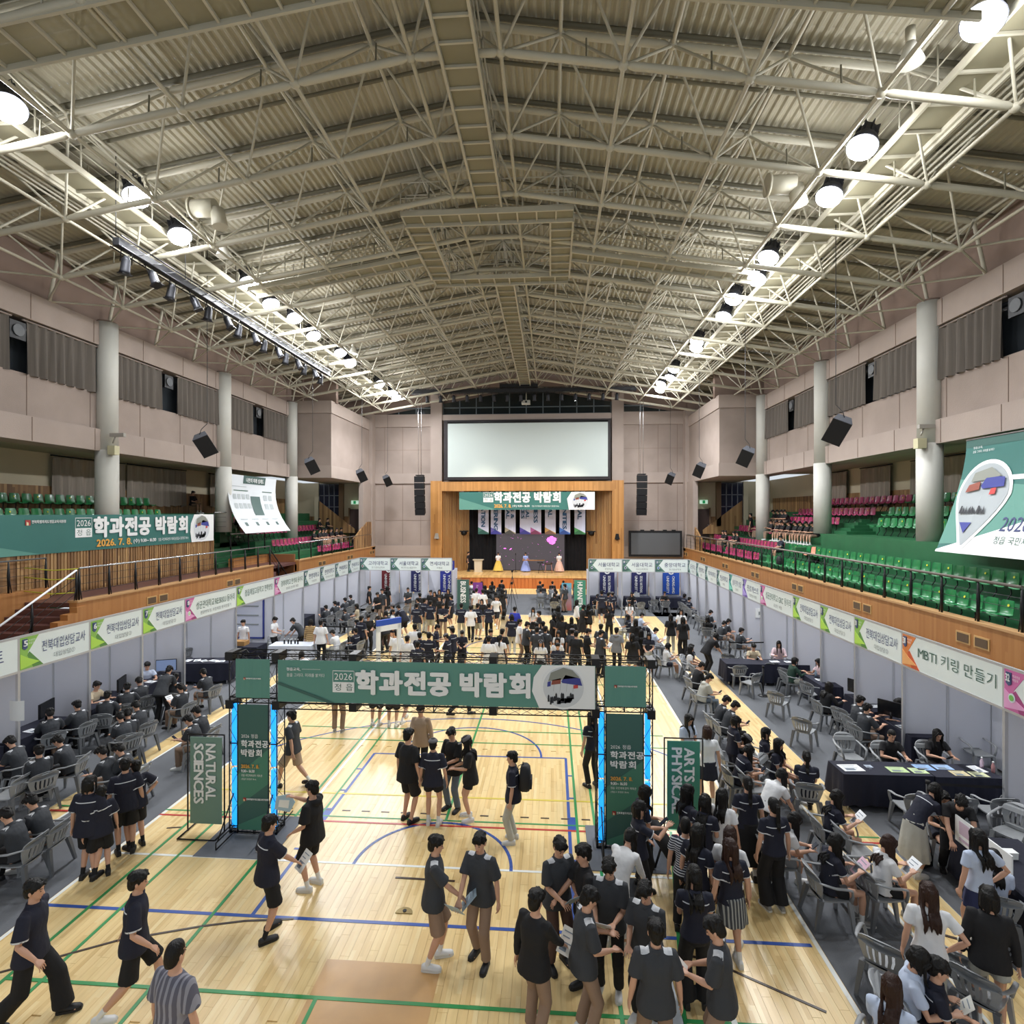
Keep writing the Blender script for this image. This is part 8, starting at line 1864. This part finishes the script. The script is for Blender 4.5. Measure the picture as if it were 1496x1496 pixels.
# tables
TB = [(6.75, 11.9, 1.75, .62, 1, 'long navy clothed key ring table, half nearer the court'), (8.3, 11.9, 1.3, .62, 1, 'long navy clothed key ring table, half nearer the balcony'),
 (6.95, 8.35, .95, 2.3, -4, 'navy clothed table with tablet beneath the nearest booths'), (7.0, 20.15, 1.8, .75, 0, 'long navy desk with barrier posts, half nearer the court'), (8.42, 20.15, 1.0, .75, 0, 'long navy desk with barrier posts, half nearer the booth'),
 (8.5, 18.0, .6, 1.3, 0, 'small navy desk between two women in a green signed booth'), (8.85, 16.0, .65, 1.5, 0, 'navy desk with monitor used by the very long haired woman'), (8.75, 14.3, .65, 1.4, 0, 'navy desk with monitor used by two boys'),
 (9.5, 23.8, .7, 1.5, 0, 'navy desk with papers in the purple signed booth'), (9.6, 25.8, .7, 1.5, 0, 'navy desk in the turquoise signed booth'), (9.6, 27.7, .7, 1.5, 0, 'navy desk in the first dark teal desk side booth'), (9.6, 29.7, .7, 1.5, 0, 'navy desk in the second dark teal desk side booth'),
 (9.6, 31.7, .7, 1.5, 0, 'navy desk in the third dark teal desk side booth'), (3.3, 35.3, 1.6, .7, 0, 'navy desk in the booth beside the HUMANITIES banner'), (5.4, 35.3, 1.6, .7, 0, 'navy desk with laptop in the middle far booth'), (7.35, 35.3, 1.6, .7, 0, 'navy desk below the bright blue banner'),
 (-12.65, 12.6, .75, 1.7, 0, 'navy desk with laptop in the booth numbered 5'), (-12.7, 10.85, .75, 1.6, 0, 'navy desk at the picture edge beside the booth numbered 5'), (-12.6, 14.7, .75, 1.6, 0, 'navy desk with monitor in the booth numbered 6'), (-12.6, 16.7, .75, 1.6, 0, 'navy desk with lit monitor in the booth numbered 7'),
 (-12.4, 18.9, 2.2, .8, 8, 'long navy table strewn with papers under the first pink sign'), (-12.3, 21.3, 1.6, .8, 0, 'dark table with cardboard box by the blue framed poster'), (-12.7, 27.3, .8, 1.6, 0, 'navy desk in the first teal signed stair side booth'),
 (-12.9, 29.2, .8, 1.6, 0, 'navy desk in the second teal signed stair side booth'), (-12.9, 31.2, .8, 1.6, 0, 'navy desk in the third teal signed stair side booth')]
for a in TB: cloth_table(*a)
cloth_table(-10.35, 21.6, 1.7, .75, 4, 'white clothed table of black bottles in front of the crowd', mat('white_cloth', 'c9d0de', .8), .55)
# lectern, drum and microphone stand on the stage
t = thing('lectern', 'pale wooden lectern at the left end of the stage', 'lectern', (-6.15, 46.6, 1.03)); LM = mat('lectern_wood', 'c9bda4', .5)
MB().loft([[Vector((-6.15+a*w, 46.6+b*.22, z)) for a, b in ((-1, -1), (1, -1), (1, 1), (-1, 1))] for z, w in ((1.03, .38), (1.1, .30), (1.95, .33), (2.05, .42))], sm=False).build('body', LM, t); MB().box(-6.6, -5.7, 46.3, 46.85, 2.05, 2.1).build('top', LM, t); MB().tube([(-6.0, 46.7, 2.1), (-5.9, 46.5, 2.3)], .012, 5).build('microphone', BLK, t)
t = thing('microphone_stand', 'thin microphone stand between the yellow and blue performers', 'microphone', (-3.0, 46.9, 1.03)); MB().tube([(-3, 46.9, 1.03), (-3, 46.9, 2.55)], .02, 6).build('pole', BLK, t); MB().tube([(-3, 46.9, 1.03), (-3, 46.9, 1.06)], .16, 14).build('base', BLK, t); MB().tube([(-3, 46.9, 2.5), (-3, 46.75, 2.62)], .035, 8).build('microphone', BLK, t)
t = thing('zither', 'long wooden zither held across by the blue dressed performer', 'instrument', (-1.45, 46.5, 2.1)); MB().box(-2.4, -.55, 46.45, 46.62, 2.02, 2.1).build('body', mat('zither_wood', '9a6a40', .5), t); MB().tube([(-2.35, 46.44, 2.11), (-.6, 46.44, 2.11)], .008, 4).build('string', STEEL, t)
t = thing('drum_table', 'small pink legged drum table before the peach dressed performer', 'instrument', (-.2, 46.3, 1.03))
MB().tube([(-.2, 46.3, 1.75), (-.2, 46.3, 1.9)], .33, 16).build('drum', mat('drum_dark', '3a2a2a', .5), t)
for a, b in ((-1, -1), (1, -1), (-1, 1), (1, 1)): MB().tube([(-.2+a*.3, 46.3+b*.2, 1.03), (-.2+a*.22, 46.3+b*.15, 1.78)], .025, 5).build('leg', mat('drum_pink', 'c08a80', .5), t)
t = thing('drum_stand', 'black percussion stand left of the drum table', 'instrument', (-.9, 46.3, 1.03))
for k in range(3): MB().tube([(-.9, 46.3, 1.8), (-.9+.3*math.cos(k*2.1), 46.3+.3*math.sin(k*2.1), 1.03)], .02, 5).build('leg', BLK, t)
MB().tube([(-.9, 46.3, 1.85), (-.9, 46.3, 1.92)], .25, 14).build('cymbal', BLK, t)
tripod(-3.1, 33.6, 1.55, 'shorter black camera tripod in front of the stage'); tripod(-2.35, 33.1, 1.75, 'taller black camera tripod in front of the stage'); tripod(-2.7, 38.5, 1.9, 'black camera tripod farthest back near the stage skirt')
# monitors, laptops, papers
monitor(-12.8, 13.2, .752, 105, 'black monitor seen from behind in the booth numbered 5'); laptop(-12.75, 12.2, .752, 60, 'open grey laptop on the desk of the booth numbered 5')
monitor(-12.5, 15.3, .752, 110, 'black monitor in the booth numbered 6'); monitor(-12.55, 17.25, .752, 20, 'lit monitor in the booth numbered 7', True)
monitor(8.75, 16.45, .752, -60, 'black monitor on the desk of the very long haired woman'); monitor(8.62, 14.7, .752, -50, 'black monitor in front of the two boys')
laptop(5.4, 35.25, .752, 0, 'open laptop in the middle far booth'); laptop(9.55, 23.9, .752, -90, 'open laptop in the purple signed booth')
LP = lambda x, y, lab, rz=0, col='e8ebee', w=.21, d=.3: paper(x, y, .752, rz, lab, col, w, d)
LP(6.17, 11.87, 'white sheet at the left end of the key ring table', 5, w=.42); LP(6.57, 11.97, 'small grey card on the key ring table', 0, 'aab4c4', .14, .12); LP(7.07, 11.85, 'first green pictured placemat on the key ring table', 0, 'bcd49a', .36, .24); LP(7.47, 11.83, 'second green pictured placemat on the key ring table', 0, 'c4d8a4', .3, .24)
LP(7.67, 11.99, 'blue folder beside the second green placemat', 0, '8fb0dc', .34, .26); LP(8.07, 12.03, 'blue folder nearer the booth post', 0, '9ab8e0', .34, .22); LP(8.22, 11.77, 'first red flecked placemat near the booth post', 0, 'd0c49a', .3, .22); LP(8.57, 11.75, 'second red flecked placemat near the booth post', 0, 'd8dcb0', .3, .22); LP(8.72, 11.99, 'white sheet near the bottles by the post', 10)
bottle(8.87, 12.07, .75, 'clear bottle with pink label near the booth post', 'd8c0d0'); bottle(8.94, 11.87, .75, 'clear bottle with red label near the booth post', 'c08a8a')
t = thing('menu_board', 'white folded menu board standing on the navy table edge', 'sign', (6.55, 9.1, .75)); MB().box(6.5, 6.52, 8.3, 8.85, .75, 1.15).build('board', WHITE, t); MB().box(6.5, 6.52, 8.87, 9.4, .75, 1.15).build('board', WHITE, t)
m = MB(); m.box(6.49, 6.5, 8.4, 8.75, .8, .84).box(6.49, 6.5, 8.95, 9.3, .8, .84).box(6.49, 6.5, 8.95, 9.3, .9, 1.1); m.build('printed_block', mat('pale_print', 'c9b4c4', .6), t)
t = thing('tablet', 'tablet with a purple picture lying on the navy table', 'tablet', (7.25, 8.6, .76)); M = Matrix.Translation((7.2, 8.6, .76)) @ Matrix.Rotation(math.radians(30), 4, 'Z') @ Matrix.Rotation(math.radians(25), 4, 'X')
MB().box(-.15, .15, -.11, .11, 0, .012, M=M).build('case', BLK, t); MB().box(-.135, .135, -.095, .095, .012, .014, M=M).build('display', mat('tablet_purple', '6a4ab0', .3, emit='7a55c8', es=.7), t)
box_item('tissue_box', 'white tissue box on the navy table near the tablet', 'tissue box', 6.95, 8.95, .752, .22, .12, .09, WHITE)
for k, (x, y, c) in enumerate(((7.35, 8.3, 'c8ccd4'), (7.2, 8.15, '8aa0d0'), (7.05, 8.05, 'd4d8dc'))): box_item('keyring_case', '%s small craft case from the tablet on the navy table' % nth(k), 'case', x, y, .752, .14, .09, .03, mat('case_'+c, c, .5), rz=k*20)
box_item('cardboard_box', 'open brown cardboard box on the dark table', 'box', -12.35, 21.25, .752, .5, .36, .16, mat('cardboard', 'b58a55', .8))
for k in range(5): LP(-12.9+k*.3, 18.85+.06*(k % 2), '%s sheet from the booth post on the paper strewn table' % nth(k), k*25)
for k, (x, y) in enumerate(((-12.5, 12.5), (-12.45, 12.9), (-12.45, 14.6), (-12.6, 10.9), (-12.45, 16.4))): LP(x, y, ['white sheet beside the laptop in the booth numbered 5', 'white sheet below the monitor in the booth numbered 5', 'single white sheet on the desk of the booth numbered 6', 'white sheet on the desk at the picture edge', 'white sheet in the booth numbered 7'][k], 80)
for k, (x, y) in enumerate(((8.7, 16.0), (8.8, 15.7), (8.65, 14.25), (8.7, 13.95), (7.9, 20.2), (8.4, 20.2), (8.5, 18.1), (9.3, 23.5), (9.2, 24.1))): LP(x, y, ['white sheet on the very long haired woman\'s desk, farther one', 'white sheet on the very long haired woman\'s desk, nearer one', 'white sheet before the two boys, farther one', 'white sheet before the two boys, nearer one', 'white sheet on the long navy desk beside the cream vest person', 'white sheet on the long navy desk beside the pink top woman', 'white sheet on the small desk of the green jacket woman', 'white sheet nearer edge in the purple signed booth', 'white sheet farther edge in the purple signed booth'][k], -85)
for k in range(5): bottle(-10.7+k*.14, 21.55+.05*(k % 2), .75, '%s dark bottle from the left on the white clothed table' % nth(k), '1c1c22', .2)
bottle(-12.75, 10.5, .75, 'clear bottle on the desk at the picture edge'); bottle(9.45, 24.4, .75, 'dark bottle in the purple signed booth', '5a2a2a'); bottle(8.5, 18.45, .75, 'clear bottle between the two women at the small desk')
for x, y, x2, y2, lab in ((7.0, 22.3, 8.35, 22.4, 'black barrier post with belt near the purple signed booth'), (6.95, 18.7, None, None, 'black barrier post in front of the long navy desk'), (7.05, 10.9, 9.0, 10.9, 'black barrier post with belt before the key ring table'), (9.0, 10.9, None, None, 'black barrier post between chairs near the booth post'), (8.35, 7.2, None, None, 'black barrier post at the picture edge'), (-10.3, 24.2, -8.2, 24.2, 'black barrier post with belt behind the white clothed table'), (-8.2, 24.2, None, None, 'black barrier post near the photo frame board')): stanchion(x, y, x2, y2, lab)
rucksack(CX+14.9, 27.9, 3.6, 90, 'black backpack on the second row seat beside the salmon seat'); rucksack(CX+13.5, 28.7, 3.4, 90, 'black backpack on a front row seat of the right stand'); rucksack(6.3, 9.9, 0, 20, 'black bag on the carpet beside the navy table'); rucksack(6.6, 35.6, 0, 0, 'black bag on the floor in the far corner booths')
# backpack worn by the boy standing alone
bp = [p for p in PEOPLE if 'black backpack and pale' in p[14]][0]; a = math.radians(bp[3]); rucksack(bp[0]+math.sin(a)*.22, bp[1]-math.cos(a)*.22, .98, bp[3], 'black backpack on the back of the boy standing alone on the court')
# pale fan in the black hooded youth's hand, tote of black cloth on the right tower foot
t = thing('paper_fan', 'pale blue printed paper fan hanging from the hooded youth beside the left tower', 'fan', (-4.62, 9.35, .95)); MB().poly_prism([(-.17, -.12), (.1, -.16), (.2, .02), (.1, .16), (-.14, .1)], (-4.62, 9.3, .98), X_, Zv, .01).build('sheet', mat('fan_blue', 'a9c6d8', .6), t); MB().poly_prism([(-.1, -.07), (.08, -.09), (.1, .05), (-.08, .05)], (-4.62, 9.288, .98), X_, Zv, .004).build('printed_block', WHITE, t)
t = thing('equipment_roll', 'rolled black mat leaning on the foot of the right tower', 'roll', (1.95, 9.6, .2)); MB().tube([(1.75, 9.75, .62), (2.05, 9.2, .32)], .12, 14).build('roll', BLKM, t); MB().tube([(2.05, 9.2, .32), (2.06, 9.18, .31)], .07, 12).build('core', mat('roll_core', '6a6a6a', .6), t); MB().tube([(1.75, 9.5, 0), (1.9, 9.5, .5)], .02, 5).tube([(2.1, 9.4, 0), (1.95, 9.5, .4)], .02, 5).build('rest_leg', BLK, t)
t = thing('taped_cable_strip', 'long white and black taped cable strip running along the court toward the camera', 'cable cover', (1.6, 7, 0)); MB().box(1.42, 1.55, 4, 9.2, .006, .02).build('tape', mat('tape_white', 'd4dbe2', .5), t); MB().box(1.2, 1.42, 4, 9.2, .006, .014).build('cable_cover', BLKM, t)

# warm wash lamps on the stage lighting bar
for x in (-5.5, -2.0, 1.5):
    ld = bpy.data.lights.new('stage_wash', 'SPOT'); ld.energy = 1700; ld.color = (1, .86, .68); ld.spot_size = math.radians(50); ld.spot_blend = .6; ld.shadow_soft_size = .2
    lo = bpy.data.objects.new('stage_wash', ld); COL.objects.link(lo); lo.location = (x, 41.0, 14.2); lo.rotation_euler = (math.radians(22), 0, 0)

bpy.data.scenes.remove(WORK)
